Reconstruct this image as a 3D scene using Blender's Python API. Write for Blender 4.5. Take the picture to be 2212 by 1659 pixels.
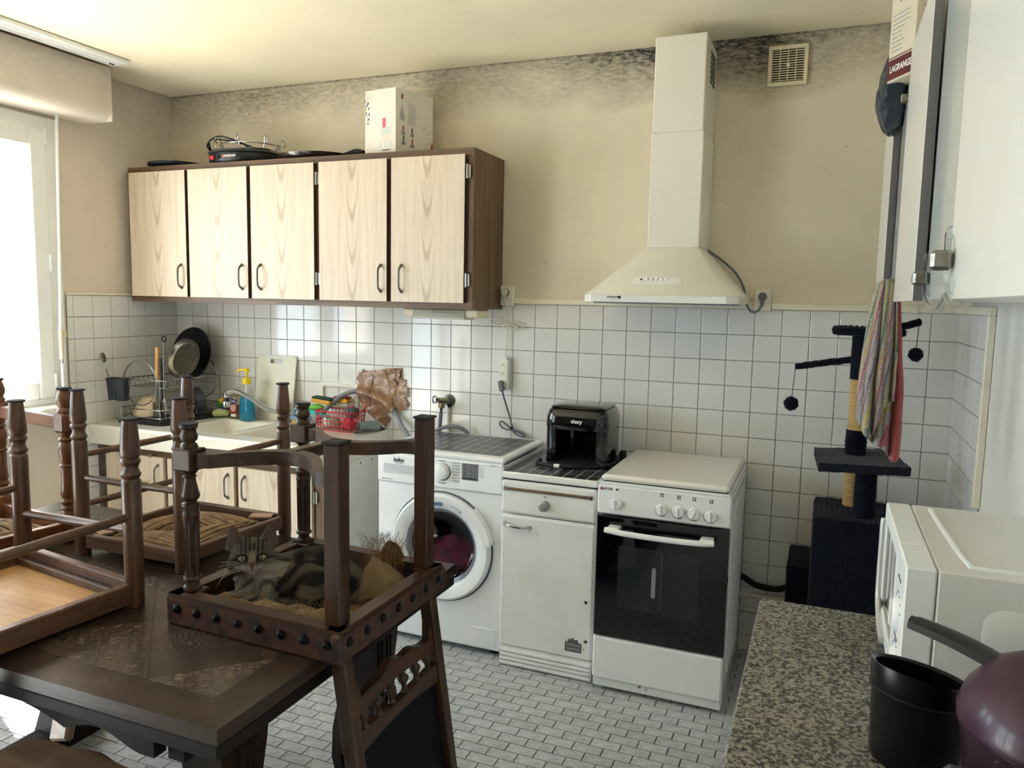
import bpy, math, random
from mathutils import Vector, Matrix, noise

for _o in list(bpy.data.objects):
    bpy.data.objects.remove(_o)
sc = bpy.context.scene
COL = sc.collection
RND = random.Random(11)
PI = math.pi
V = Vector

# ---------------------------------------------------------------- camera
cam_d = bpy.data.cameras.new('camera')
cam_d.sensor_width = 36.0
cam_d.lens = 36.0 * 1663.72 / 2212.0
cam_d.clip_start = 0.02
cam = bpy.data.objects.new('camera', cam_d)
COL.objects.link(cam)
_R = Matrix(((0.92588145, 0.37730639, 0.01958139),
             (-0.05971533, 0.09496665, 0.99368779),
             (0.37306517, -0.92120639, 0.11045884)))
CAMPOS = V((3.48114, -3.41133, 1.52548))
cam.matrix_world = Matrix.Translation(CAMPOS) @ _R.transposed().to_4x4()
sc.camera = cam

# ---------------------------------------------------------------- sky, sun, window portals, exposure
world = bpy.data.worlds.new('daylight')
world.use_nodes = True
sc.world = world
_bg = world.node_tree.nodes['Background']
_bg.inputs[0].default_value = (0.74, 0.87, 1.0, 1)
_bg.inputs[1].default_value = 5.5

sun_d = bpy.data.lights.new('sun', 'SUN')
sun_d.energy = 30.0
sun_d.angle = math.radians(0.6)
sun_d.color = (1.0, 0.97, 0.92)
sun = bpy.data.objects.new('sun', sun_d)
COL.objects.link(sun)
sun.rotation_euler = V((0.56, -0.22, -1.0)).to_track_quat('-Z', 'Y').to_euler()


def portal(name, y0, y1, z0, z1):
    d = bpy.data.lights.new(name, 'AREA')
    d.shape = 'RECTANGLE'
    d.size = z1 - z0
    d.size_y = abs(y1 - y0)
    d.cycles.is_portal = True
    o = bpy.data.objects.new(name, d)
    COL.objects.link(o)
    o.location = (-0.29, (y0 + y1) / 2, (z0 + z1) / 2)
    o.rotation_euler = (0, -PI / 2, 0)


portal('window_portal', -2.15, -0.72, 0.97, 2.33)
portal('door_portal', -4.15, -2.55, 0.0, 2.33)

sc.view_settings.view_transform = 'Standard'
sc.view_settings.look = 'None'
sc.view_settings.gamma = 1.0
sc.view_settings.use_curve_mapping = False
sc.view_settings.exposure = 1.25
sc.cycles.use_denoising = True
sc.cycles.max_bounces = 10
sc.cycles.diffuse_bounces = 6
sc.cycles.glossy_bounces = 4
sc.cycles.transmission_bounces = 6
sc.cycles.transparent_max_bounces = 12
sc.cycles.caustics_reflective = False
sc.cycles.caustics_refractive = False
sc.cycles.sample_clamp_indirect = 8.0


# ---------------------------------------------------------------- helpers
def lin(c):
    if isinstance(c, str):
        c = tuple(int(c[i:i + 2], 16) for i in (1, 3, 5))
    out = []
    for x in c[:3]:
        x = x / 255.0
        out.append(x / 12.92 if x <= 0.04045 else ((x + 0.055) / 1.055) ** 2.4)
    return (out[0], out[1], out[2], 1.0)


class NT:
    def __init__(s, m):
        s.t = m.node_tree
        s.b = s.t.nodes['Principled BSDF']

    def n(s, typ, **kw):
        nd = s.t.nodes.new(typ)
        for k, v in kw.items():
            if k.startswith('i_'):
                nd.inputs[k[2:].replace('_', ' ')].default_value = v
            else:
                setattr(nd, k, v)
        return nd

    def l(s, a, b):
        s.t.links.new(a, b)

    def ramp(s, src, stops):
        r = s.n('ShaderNodeValToRGB')
        cr = r.color_ramp
        while len(cr.elements) < len(stops):
            cr.elements.new(0.5)
        for e, (p, c) in zip(cr.elements, stops):
            e.position = p
            e.color = c if len(c) == 4 else lin(c)
        s.l(src, r.inputs[0])
        return r.outputs[0]

    def mix(s, f, a, b, mode='MIX'):
        m = s.n('ShaderNodeMix', data_type='RGBA', blend_type=mode)
        for sock, v in ((m.inputs[0], f), (m.inputs[6], a), (m.inputs[7], b)):
            if hasattr(v, 'is_linked') or hasattr(v, 'links'):
                s.l(v, sock)
            elif isinstance(v, (int, float)):
                sock.default_value = v
            else:
                sock.default_value = lin(v) if (isinstance(v, str) or max(v) > 1.01) else v
        return m.outputs[2]

    def math(s, op, a, b=0.0, clamp=False):
        m = s.n('ShaderNodeMath', operation=op)
        m.use_clamp = clamp
        for sock, v in ((m.inputs[0], a), (m.inputs[1], b)):
            if hasattr(v, 'links'):
                s.l(v, sock)
            else:
                sock.default_value = v
        return m.outputs[0]

    def coord(s, space='Object', scale=(1, 1, 1), rot=(0, 0, 0), loc=(0, 0, 0)):
        if space == 'World':
            src = s.n('ShaderNodeNewGeometry').outputs['Position']
        else:
            src = s.n('ShaderNodeTexCoord').outputs[space]
        mp = s.n('ShaderNodeMapping')
        mp.inputs['Scale'].default_value = scale
        mp.inputs['Rotation'].default_value = rot
        mp.inputs['Location'].default_value = loc
        s.l(src, mp.inputs[0])
        return mp.outputs[0]

    def noise(s, vec, scale=5.0, detail=3.0, rough=0.55, dist=0.0):
        nd = s.n('ShaderNodeTexNoise')
        nd.inputs['Scale'].default_value = scale
        nd.inputs['Detail'].default_value = detail
        nd.inputs['Roughness'].default_value = rough
        nd.inputs['Distortion'].default_value = dist
        s.l(vec, nd.inputs['Vector'])
        return nd.outputs[0]

    def bump(s, h, strength=0.3, dist=0.01):
        b = s.n('ShaderNodeBump')
        b.inputs['Strength'].default_value = strength
        b.inputs['Distance'].default_value = dist
        s.l(h, b.inputs['Height'])
        s.l(b.outputs[0], s.b.inputs['Normal'])


MATS = {}


def P(name, col, rough=0.5, metal=0.0, var=None, bump=None, spec=0.5, coat=0.0, trans=0.0, sheen=0.0,
      space='Object', pieces=0.0, ior=1.45, emit=None):
    """Principled material. var=(scale, second colour, low, high[, detail]); bump=(scale, strength, distance)"""
    m = bpy.data.materials.new(name)
    m.use_nodes = True
    t = NT(m)
    b = t.b
    b.inputs['Base Color'].default_value = lin(col)
    b.inputs['Roughness'].default_value = rough
    b.inputs['Metallic'].default_value = metal
    b.inputs['Specular IOR Level'].default_value = spec
    b.inputs['Coat Weight'].default_value = coat
    b.inputs['Transmission Weight'].default_value = trans
    b.inputs['Sheen Weight'].default_value = sheen
    b.inputs['IOR'].default_value = ior
    if emit:
        b.inputs['Emission Color'].default_value = lin(col)
        b.inputs['Emission Strength'].default_value = emit
    c = None
    if var:
        s = var[0]
        vec = t.coord(space, s if isinstance(s, tuple) else (s, s, s))
        h = t.noise(vec, 1.0, var[4] if len(var) > 4 else 4.0)
        c = t.ramp(h, [(var[2], lin(col)), (var[3], lin(var[1]))])
    if pieces:
        r = t.n('ShaderNodeObjectInfo').outputs['Random']
        hsv = t.n('ShaderNodeHueSaturation')
        val = t.math('ADD', t.math('MULTIPLY', r, pieces), 1.0 - pieces * 0.5)
        t.l(val, hsv.inputs['Value'])
        if c is not None:
            t.l(c, hsv.inputs['Color'])
        else:
            hsv.inputs['Color'].default_value = lin(col)
        c = hsv.outputs[0]
    if c is not None:
        t.l(c, b.inputs['Base Color'])
    if bump:
        s = bump[0]
        vec = t.coord(space, s if isinstance(s, tuple) else (s, s, s))
        t.bump(t.noise(vec, 1.0, 4.0), bump[1], bump[2])
    MATS[name] = m
    return m


def WOOD(name, dark, light, axis=2, scale=1.0, rough=0.4, worn=None, bumps=0.15, cathedral=False, coat=0.0, lo=0.3, hi=0.72, spec=0.5):
    """grain runs along the given axis of the object; worn=(colour, amount)"""
    m = bpy.data.materials.new(name)
    m.use_nodes = True
    t = NT(m)
    s = [55.0 * scale] * 3
    s[axis] = 3.0 * scale
    vec = t.coord('Object', tuple(s))
    h = t.noise(vec, 1.0, 6.0, 0.62, 0.4)
    c = t.ramp(h, [(lo, lin(dark)), (hi, lin(light))])
    if cathedral:                      # nested flame figure up the middle of each board
        sep = t.n('ShaderNodeSeparateXYZ')
        t.l(t.n('ShaderNodeTexCoord').outputs['Generated'], sep.inputs[0])
        dx = t.math('SUBTRACT', sep.outputs['X'], 0.5)
        d2 = t.math('MULTIPLY', dx, dx)
        wob = t.math('MULTIPLY', t.noise(t.coord('Object', (9, 9, 3)), 1.0, 3.0), 1.6)
        g = t.math('ADD', t.math('SUBTRACT', t.math('MULTIPLY', d2, 260.0), t.math('MULTIPLY', sep.outputs['Z'], 9.0)), wob)
        wv = t.math('SINE', t.math('MULTIPLY', g, 2.4))
        ln = t.ramp(wv, [(0.35, (0, 0, 0, 1)), (1.0, (0.55, 0.55, 0.55, 1))])
        mk = t.ramp(t.math('MULTIPLY', d2, 55.0, True), [(0.0, (1, 1, 1, 1)), (0.35, (0.5, 0.5, 0.5, 1)), (1.0, (0, 0, 0, 1))])
        c = t.mix(t.math('MULTIPLY', ln, mk), c, '#9d8565')
    if worn:
        v3 = t.coord('Object', (9, 9, 9))
        h3 = t.noise(v3, 1.0, 8.0, 0.7)
        f3 = t.ramp(h3, [(0.55, (0, 0, 0, 1)), (0.70, (worn[1],) * 3 + (1,))])
        c = t.mix(f3, c, worn[0])
    t.l(c, t.b.inputs['Base Color'])
    t.b.inputs['Roughness'].default_value = rough
    t.b.inputs['Specular IOR Level'].default_value = spec
    t.b.inputs['Coat Weight'].default_value = coat
    t.bump(h, bumps, 0.002)
    MATS[name] = m
    return m


def GLASS(name, tint=(1, 1, 1, 1), gloss=0.08, rough=0.02):
    m = bpy.data.materials.new(name)
    m.use_nodes = True
    nt = m.node_tree
    nt.nodes.remove(nt.nodes['Principled BSDF'])
    tr = nt.nodes.new('ShaderNodeBsdfTransparent')
    tr.inputs[0].default_value = tint
    gl = nt.nodes.new('ShaderNodeBsdfGlossy')
    gl.inputs['Roughness'].default_value = rough
    mx = nt.nodes.new('ShaderNodeMixShader')
    lw = nt.nodes.new('ShaderNodeLayerWeight')         # same from both sides of the thin wall
    pw = nt.nodes.new('ShaderNodeMath')
    pw.operation = 'POWER'
    pw.inputs[1].default_value = 4.0
    ad = nt.nodes.new('ShaderNodeMath')
    ad.operation = 'MULTIPLY_ADD'
    ad.inputs[1].default_value = 0.7
    ad.inputs[2].default_value = gloss * 0.5 + 0.02
    ad.use_clamp = True
    nt.links.new(lw.outputs['Facing'], pw.inputs[0])
    nt.links.new(pw.outputs[0], ad.inputs[0])
    nt.links.new(ad.outputs[0], mx.inputs[0])
    nt.links.new(tr.outputs[0], mx.inputs[1])
    nt.links.new(gl.outputs[0], mx.inputs[2])
    nt.links.new(mx.outputs[0], nt.nodes['Material Output'].inputs[0])
    MATS[name] = m
    return m


def frame_of(d):
    d = V(d).normalized()
    up = V((0, 0, 1)) if abs(d.z) < 0.95 else V((1, 0, 0))
    a = d.cross(up).normalized()
    b = a.cross(d).normalized()
    return a, b


class MB:
    """collects plain polygons for ONE mesh"""

    def __init__(s):
        s.v = []
        s.f = []

    def add(s, vs, fs):
        o = len(s.v)
        s.v += [tuple(p) for p in vs]
        s.f += [tuple(i + o for i in f) for f in fs]
        return s

    def box(s, a, b):
        x0, y0, z0 = (min(a[i], b[i]) for i in range(3))
        x1, y1, z1 = (max(a[i], b[i]) for i in range(3))
        return s.add([(x0, y0, z0), (x1, y0, z0), (x1, y1, z0), (x0, y1, z0), (x0, y0, z1), (x1, y0, z1), (x1, y1, z1), (x0, y1, z1)],
                     [(0, 3, 2, 1), (4, 5, 6, 7), (0, 1, 5, 4), (1, 2, 6, 5), (2, 3, 7, 6), (3, 0, 4, 7)])

    def rbox(s, a, b, r=0.004, M=None):
        """box with chamfered edges (26 faces); M maps it anywhere"""
        lo = [min(a[i], b[i]) for i in range(3)]
        hi = [max(a[i], b[i]) for i in range(3)]
        r = min([r] + [(hi[i] - lo[i]) * 0.45 for i in range(3)])
        vs = []
        idx = {}
        for cx in (0, 1):
            for cy in (0, 1):
                for cz in (0, 1):
                    c = (cx, cy, cz)
                    for ax in range(3):
                        p = []
                        for i in range(3):
                            e = hi[i] if c[i] else lo[i]
                            if i != ax:
                                e += -r if c[i] else r
                            p.append(e)
                        idx[(c, ax)] = len(vs)
                        vs.append(V(p))
        ctr = V([(lo[i] + hi[i]) / 2 for i in range(3)])
        fs = []
        for ax in range(3):
            o1, o2 = [i for i in range(3) if i != ax]
            for side in (0, 1):
                q = []
                for (u, w) in ((0, 0), (1, 0), (1, 1), (0, 1)):
                    c = [0, 0, 0]
                    c[ax] = side
                    c[o1] = u
                    c[o2] = w
                    q.append(idx[(tuple(c), ax)])
                fs.append(q)
        for ax in range(3):          # edges parallel to ax
            o1, o2 = [i for i in range(3) if i != ax]
            for u in (0, 1):
                for w in (0, 1):
                    c0 = [0, 0, 0]
                    c0[o1] = u
                    c0[o2] = w
                    c1 = list(c0)
                    c1[ax] = 1
                    c0, c1 = tuple(c0), tuple(c1)
                    fs.append([idx[(c0, o1)], idx[(c1, o1)], idx[(c1, o2)], idx[(c0, o2)]])
        for c in [(x, y, z) for x in (0, 1) for y in (0, 1) for z in (0, 1)]:
            fs.append([idx[(c, 0)], idx[(c, 1)], idx[(c, 2)]])
        out = []
        for f in fs:
            n = (vs[f[1]] - vs[f[0]]).cross(vs[f[2]] - vs[f[0]])
            m = sum((vs[i] for i in f), V()) / len(f) - ctr
            out.append(tuple(f) if n.dot(m) > 0 else tuple(reversed(f)))
        if M is not None:
            vs = [M @ p for p in vs]
        return s.add(vs, out)

    def beam(s, p, q, w, h, up=(0, 0, 1), r=0.003):
        """chamfered bar from p to q; w across, h along up"""
        p, q = V(p), V(q)
        d = (q - p)
        L = d.length
        d.normalize()
        a = d.cross(V(up)).normalized()
        u = a.cross(d).normalized()
        M = Matrix(((d.x, a.x, u.x, p.x), (d.y, a.y, u.y, p.y), (d.z, a.z, u.z, p.z), (0, 0, 0, 1)))
        return s.rbox((0, -w / 2, -h / 2), (L, w / 2, h / 2), r, M)

    def cyl(s, p, q, r1, r2=None, n=16, caps=True):
        r2 = r1 if r2 is None else r2
        p, q = V(p), V(q)
        a, b = frame_of(q - p)
        vs = []
        for c, r in ((p, r1), (q, r2)):
            for i in range(n):
                t = 2 * PI * i / n
                vs.append(c + a * (r * math.cos(t)) + b * (r * math.sin(t)))
        fs = [(i, i + n, (i + 1) % n + n, (i + 1) % n) for i in range(n)]
        if caps:
            fs += [tuple(range(n)), tuple(reversed(range(n, 2 * n)))]
        return s.add(vs, fs)

    def tube(s, pts, r, n=8, closed=False, caps=True):
        pts = [V(p) for p in pts]
        m = len(pts)
        rr = r if isinstance(r, (list, tuple)) else [r] * m
        vs = []
        prev = None
        for i, p in enumerate(pts):
            if closed:
                d = pts[(i + 1) % m] - pts[i - 1]
            else:
                d = pts[min(i + 1, m - 1)] - pts[max(i - 1, 0)]
            if d.length < 1e-9:
                d = V((0, 0, 1))
            d.normalize()
            if prev is None:
                a, b = frame_of(d)
            else:
                a = (prev - d * prev.dot(d))
                a = a.normalized() if a.length > 1e-6 else frame_of(d)[0]
                b = a.cross(d)
            prev = a
            for k in range(n):
                t = 2 * PI * k / n
                vs.append(p + a * (rr[i] * math.cos(t)) + b * (rr[i] * math.sin(t)))
        fs = []
        for i in range(m if closed else m - 1):
            j = (i + 1) % m
            for k in range(n):
                k2 = (k + 1) % n
                fs.append((i * n + k, j * n + k, j * n + k2, i * n + k2))
        if caps and not closed:
            fs += [tuple(range(n)), tuple(reversed(range((m - 1) * n, m * n)))]
        return s.add(vs, fs)

    def lathe(s, prof, c=(0, 0, 0), n=20, axis=(0, 0, 1), flute=None, sx=1.0, sy=1.0, caps=True, ring=False):
        """prof: [(radius, height)] along axis from c; flute=(h0,h1,count,depth)"""
        c = V(c)
        d = V(axis).normalized()
        if abs(d.z) > 0.99:
            a, b = V((1, 0, 0)), V((0, 1, 0)) * (1 if d.z > 0 else -1)
        else:
            a, b = frame_of(d)
            b = d.cross(a)
        vs = []
        for r, h in prof:
            for k in range(n):
                t = 2 * PI * k / n
                q = r
                if flute and flute[0] <= h <= flute[1]:
                    q = r - flute[3] * (0.5 - 0.5 * math.cos(t * flute[2]))
                vs.append(c + d * h + a * (q * sx * math.cos(t)) + b * (q * sy * math.sin(t)))
        m = len(prof)
        fs = []
        for i in range(m - 1):
            for k in range(n):
                k2 = (k + 1) % n
                fs.append((i * n + k, i * n + k2, (i + 1) * n + k2, (i + 1) * n + k))
        if ring:
            for k in range(n):
                k2 = (k + 1) % n
                fs.append(((m - 1) * n + k, (m - 1) * n + k2, k2, k))
        if caps and not ring and prof[0][0] > 1e-5:
            fs.append(tuple(reversed(range(n))))
        if caps and not ring and prof[-1][0] > 1e-5:
            fs.append(tuple(range((m - 1) * n, m * n)))
        return s.add(vs, fs)

    def prism(s, poly, fn, h0, h1):
        """poly [(u,v)] extruded from h0 to h1; fn(u,v,h)->point"""
        n = len(poly)
        vs = [fn(u, v, h0) for u, v in poly] + [fn(u, v, h1) for u, v in poly]
        fs = [(i, (i + 1) % n, (i + 1) % n + n, i + n) for i in range(n)]
        fs += [tuple(reversed(range(n))), tuple(range(n, 2 * n))]
        return s.add(vs, fs)

    def ell(s, c, rx, ry, rz, nu=16, nv=10, M=None):
        vs = []
        fs = []
        for j in range(nv + 1):
            ph = PI * j / nv
            for i in range(nu):
                th = 2 * PI * i / nu
                p = V((rx * math.sin(ph) * math.cos(th), ry * math.sin(ph) * math.sin(th), rz * math.cos(ph)))
                if M is not None:
                    p = M @ p
                vs.append(V(c) + p)
        for j in range(nv):
            for i in range(nu):
                i2 = (i + 1) % nu
                fs.append((j * nu + i, (j + 1) * nu + i, (j + 1) * nu + i2, j * nu + i2))
        return s.add(vs, fs)

    def sheet(s, fn, nu, nv, thick=0.0):
        """fn(u,v) over the unit square; with thickness it becomes a closed slab"""
        P0 = [[V(fn(i / nu, j / nv)) for i in range(nu + 1)] for j in range(nv + 1)]
        vs = [p for row in P0 for p in row]
        W = nu + 1
        fs = [(j * W + i, j * W + i + 1, (j + 1) * W + i + 1, (j + 1) * W + i) for j in range(nv) for i in range(nu)]
        if thick:
            N = []
            for j in range(nv + 1):
                for i in range(nu + 1):
                    du = P0[j][min(i + 1, nu)] - P0[j][max(i - 1, 0)]
                    dv = P0[min(j + 1, nv)][i] - P0[max(j - 1, 0)][i]
                    q = du.cross(dv)
                    N.append(q.normalized() if q.length > 1e-12 else V((0, 0, 1)))
            o = len(vs)
            vs = vs + [p - q * thick for p, q in zip(vs, N)]
            fs += [tuple(reversed([k + o for k in f])) for f in fs]
            rim = [(0 * W + i, 0 * W + i + 1) for i in range(nu)] + [(j * W + nu, (j + 1) * W + nu) for j in range(nv)] + \
                  [(nv * W + i + 1, nv * W + i) for i in range(nu)] + [((j + 1) * W, j * W) for j in range(nv)]
            fs += [(b, a, a + o, b + o) for a, b in rim]
        return s.add(vs, fs)

    def build(s, name, mat, parent=None, smooth=35, local=False):
        me = bpy.data.meshes.new(name)
        o = bpy.data.objects.new(name, me)
        vs = s.v
        if parent is None:
            xs = [p[0] for p in vs]
            ys = [p[1] for p in vs]
            zs = [p[2] for p in vs]
            base = V(((min(xs) + max(xs)) / 2, (min(ys) + max(ys)) / 2, min(zs)))
            vs = [(p[0] - base.x, p[1] - base.y, p[2] - base.z) for p in vs]
            o.location = base
            WORLD[o.name] = Matrix.Translation(base)
        else:
            Wm = WORLD[parent.name]
            WORLD[o.name] = Wm
            if not local:
                I = Wm.inverted()
                vs = [tuple(I @ V(p)) for p in vs]
            o.parent = parent
        me.from_pydata(vs, [], s.f)
        me.validate()
        if smooth:
            me.shade_smooth()
            me.set_sharp_from_angle(angle=math.radians(smooth))
        if mat is not None:
            me.materials.append(MATS[mat] if isinstance(mat, str) else mat)
        COL.objects.link(o)
        return o


WORLD = {}


def thing(name, label, cat, loc=(0, 0, 0), rz=0.0, group=None):
    o = bpy.data.objects.new(name, None)
    o.empty_display_size = 0.1
    COL.objects.link(o)
    o.location = loc
    o.rotation_euler = (0, 0, rz)
    WORLD[o.name] = Matrix.Translation(V(loc)) @ Matrix.Rotation(rz, 4, 'Z')
    return tag(o, label, cat, group)


def tag(o, label=None, cat=None, group=None, kind=None):
    if label:
        o['label'] = label
    if cat:
        o['category'] = cat
    if group:
        o['group'] = group
    if kind:
        o['kind'] = kind
    return o


def struct(name, mb, mat, label=None):
    o = mb.build(name, mat)
    o['kind'] = 'structure'
    o['label'] = label or name.replace('_', ' ')
    o['category'] = name.split('_')[0]
    return o


def copy_tree(o, parent=None, loc=None, rz=None):
    c = o.copy()
    COL.objects.link(c)
    if parent:
        c.parent = parent
    if loc is not None:
        c.location = loc
    if rz is not None:
        c.rotation_euler = (0, 0, rz)
    WORLD[c.name] = WORLD[parent.name] if parent else Matrix.Translation(c.location) @ Matrix.Rotation(c.rotation_euler.z, 4, 'Z')
    for ch in [x for x in bpy.data.objects if x.parent is o]:
        copy_tree(ch, c)
    return c


def shared(name, me, mat, parent, loc, rot=None, scale=None):
    """a piece that shares mesh data; loc is given in world space"""
    o = bpy.data.objects.new(name, me)
    o.parent = parent
    o.location = WORLD[parent.name].inverted() @ V(loc)
    if rot:
        o.rotation_euler = rot
    if scale:
        o.scale = scale
    WORLD[o.name] = WORLD[parent.name]
    COL.objects.link(o)
    return o


def mesh_of(mb, name, mat, smooth=35):
    me = bpy.data.meshes.new(name)
    me.from_pydata([tuple(p) for p in mb.v], [], mb.f)
    me.validate()
    if smooth:
        me.shade_smooth()
        me.set_sharp_from_angle(angle=math.radians(smooth))
    me.materials.append(MATS[mat])
    return me


def text(name, body, mat, parent, origin, xdir, ydir, size, depth=0.0004, spacing=1.0, stretch=1.0, align='CENTER', bold=0.0):
    """flat lettering as a mesh; origin is the middle of the line, xdir/ydir its axes"""
    cu = bpy.data.curves.new(name, 'FONT')
    cu.body = body
    cu.size = size
    cu.align_x = align
    cu.align_y = 'CENTER'
    cu.space_character = spacing
    cu.extrude = depth
    cu.offset = bold
    cu.resolution_u = 3
    tmp = bpy.data.objects.new(name + '_tmp', cu)
    COL.objects.link(tmp)
    dg = bpy.context.evaluated_depsgraph_get()
    me = bpy.data.meshes.new_from_object(tmp.evaluated_get(dg))
    bpy.data.objects.remove(tmp)
    x, y = V(xdir).normalized(), V(ydir).normalized()
    z = x.cross(y)
    M = Matrix(((x.x * stretch, y.x, z.x, origin[0]), (x.y * stretch, y.y, z.y, origin[1]), (x.z * stretch, y.z, z.z, origin[2]), (0, 0, 0, 1)))
    me.transform(WORLD[parent.name].inverted() @ M)
    me.materials.clear()
    me.materials.append(MATS[mat])
    o = bpy.data.objects.new(name, me)
    o.parent = parent
    WORLD[o.name] = WORLD[parent.name]
    COL.objects.link(o)
    return o


def spline(pts, n=8):
    """Catmull-Rom through the points"""
    pts = [V(p) for p in pts]
    out = []
    for i in range(len(pts) - 1):
        p0, p1, p2, p3 = pts[max(i - 1, 0)], pts[i], pts[i + 1], pts[min(i + 2, len(pts) - 1)]
        for k in range(n):
            t = k / n
            out.append(0.5 * ((2 * p1) + (-p0 + p2) * t + (2 * p0 - 5 * p1 + 4 * p2 - p3) * t * t + (-p0 + 3 * p1 - 3 * p2 + p3) * t ** 3))
    out.append(pts[-1])
    return out


def rrect(x0, x1, y0, y1, r, n=5):
    """rounded rectangle outline, counter-clockwise"""
    out = []
    for cx, cy, a in ((x1 - r, y0 + r, -PI / 2), (x1 - r, y1 - r, 0), (x0 + r, y1 - r, PI / 2), (x0 + r, y0 + r, PI)):
        for k in range(n + 1):
            t = a + PI / 2 * k / n
            out.append((cx + r * math.cos(t), cy + r * math.sin(t)))
    return out


XY = lambda u, v, h: (u, v, h)
XZ = lambda u, v, h: (u, h, v)
YZ = lambda u, v, h: (h, u, v)

# ---------------------------------------------------------------- materials of the room
def wall_paint(name, col, mould=0.0, weave=True):
    m = bpy.data.materials.new(name)
    m.use_nodes = True
    t = NT(m)
    v = t.coord('World', (1.7, 1.7, 1.7))
    h = t.noise(v, 1.0, 4.0)
    c = t.ramp(h, [(0.25, lin(col)), (0.8, lin(tuple(int(x * 0.93) for x in col)))])
    # fly specks and scuffs
    sp = t.noise(t.coord('World', (38, 38, 38)), 1.0, 2.0)
    c = t.mix(t.ramp(sp, [(0.745, (0, 0, 0, 1)), (0.775, (0.55, 0.55, 0.55, 1))]), c, (92, 78, 60))
    if mould:
        sep = t.n('ShaderNodeSeparateXYZ')
        t.l(t.n('ShaderNodeNewGeometry').outputs['Position'], sep.inputs[0])
        big = t.noise(t.coord('World', (2.6, 2.6, 5.0)), 1.0, 3.0)
        fine = t.noise(t.coord('World', (26, 26, 75)), 1.0, 6.0, 0.75)
        # mould creeps down from the ceiling line to a ragged edge
        zz = t.math('ADD', sep.outputs['Z'], t.math('MULTIPLY', big, 0.34))
        up = t.ramp(t.math('MULTIPLY', t.math('SUBTRACT', zz, 2.52), 3.4, True), [(0.0, (0, 0, 0, 1)), (0.35, (0.35, 0.35, 0.35, 1)), (1.0, (1, 1, 1, 1))])
        f = t.math('MULTIPLY', up, t.ramp(fine, [(0.30, (0.25, 0.25, 0.25, 1)), (0.62, (1, 1, 1, 1))]), True)
        # thickest round the hood flue and in the far corner
        fl = t.math('ABSOLUTE', t.math('SUBTRACT', sep.outputs['X'], 2.86))
        near = t.ramp(t.math('MULTIPLY', fl, 1.25, True), [(0.0, (1, 1, 1, 1)), (0.30, (0.75, 0.75, 0.75, 1)), (0.8, (0.42, 0.42, 0.42, 1))])
        f = t.math('MULTIPLY', f, t.math('MULTIPLY', near, mould), True)
        line = t.ramp(t.math('MULTIPLY', t.math('SUBTRACT', sep.outputs['Z'], 2.56), 20.0, True), [(0.4, (0, 0, 0, 1)), (1.0, (0.8, 0.8, 0.8, 1))])
        f = t.math('MAXIMUM', f, t.math('MULTIPLY', line, t.math('MULTIPLY', fine, mould)), True)
        c = t.mix(f, c, (58, 56, 54))
    t.l(c, t.b.inputs['Base Color'])
    t.b.inputs['Roughness'].default_value = 0.75
    t.b.inputs['Specular IOR Level'].default_value = 0.25
    if weave:
        ck = t.n('ShaderNodeTexWave', wave_type='BANDS', bands_direction='DIAGONAL')
        ck.inputs['Scale'].default_value = 60
        t.l(t.coord('World'), ck.inputs['Vector'])
        t.bump(ck.outputs['Fac'], 0.10, 0.002)
    MATS[name] = m


wall_paint('wall_cream', (236, 225, 202), 1.9)
wall_paint('wall_left_paint', (228, 217, 204), 0.8, False)
wall_paint('wall_white', (236, 234, 228), 0.0, False)
wall_paint('ceiling_paint', (247, 236, 210), 0.0, False)
P('grout', '#8d857b', 0.9, var=(14, '#5d564e', 0.4, 0.75))
P('wall_tile', '#e6e6e4', 0.10, var=(0.9, '#dfddd8', 0.35, 0.7), bump=(3.0, 0.05, 0.004), space='World', pieces=0.035, coat=0.25)
P('floor_grout', '#4b4b4c', 0.9)
P('floor_tile', '#c6c8ca', 0.42, var=(60, '#a9adae', 0.35, 0.72, 5.0), bump=(120, 0.18, 0.0015), pieces=0.16)
P('pvc_white', '#eef0f0', 0.3)
P('paint_white', '#ecebe6', 0.45, var=(6, '#dcd9d0', 0.45, 0.8))
P('trim_cream', '#e9e2cf', 0.45, var=(9, '#cdb98f', 0.55, 0.85))
P('yellowed_plastic', '#e7dcbd', 0.45)
P('peach_render', '#e8b49a', 0.9)
GLASS('window_glass', (0.97, 0.99, 0.98, 1))
P('pale_ground', '#cfc8bc', 0.95)

# ---------------------------------------------------------------- room shell
RX, RY, RZ = 3.956, -5.6, 2.61
TP = 0.11            # wall tile pitch
fl = struct('floor', MB().box((-0.3, RY - 0.1, -0.12), (RX + 0.1, 0.1, -0.004)), 'floor_grout', 'floor of small grey stone-look tiles with dark joints')
ce = struct('ceiling', MB().box((-0.3, RY - 0.1, RZ), (RX + 0.1, 0.1, RZ + 0.1)), 'ceiling_paint', 'cream painted ceiling')
wb = struct('wall_back', MB().box((-0.3, 0.004, -0.1), (RX + 0.1, 0.12, RZ)), 'wall_cream', 'cream wall with grey mould under the ceiling and white tiles below')
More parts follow.
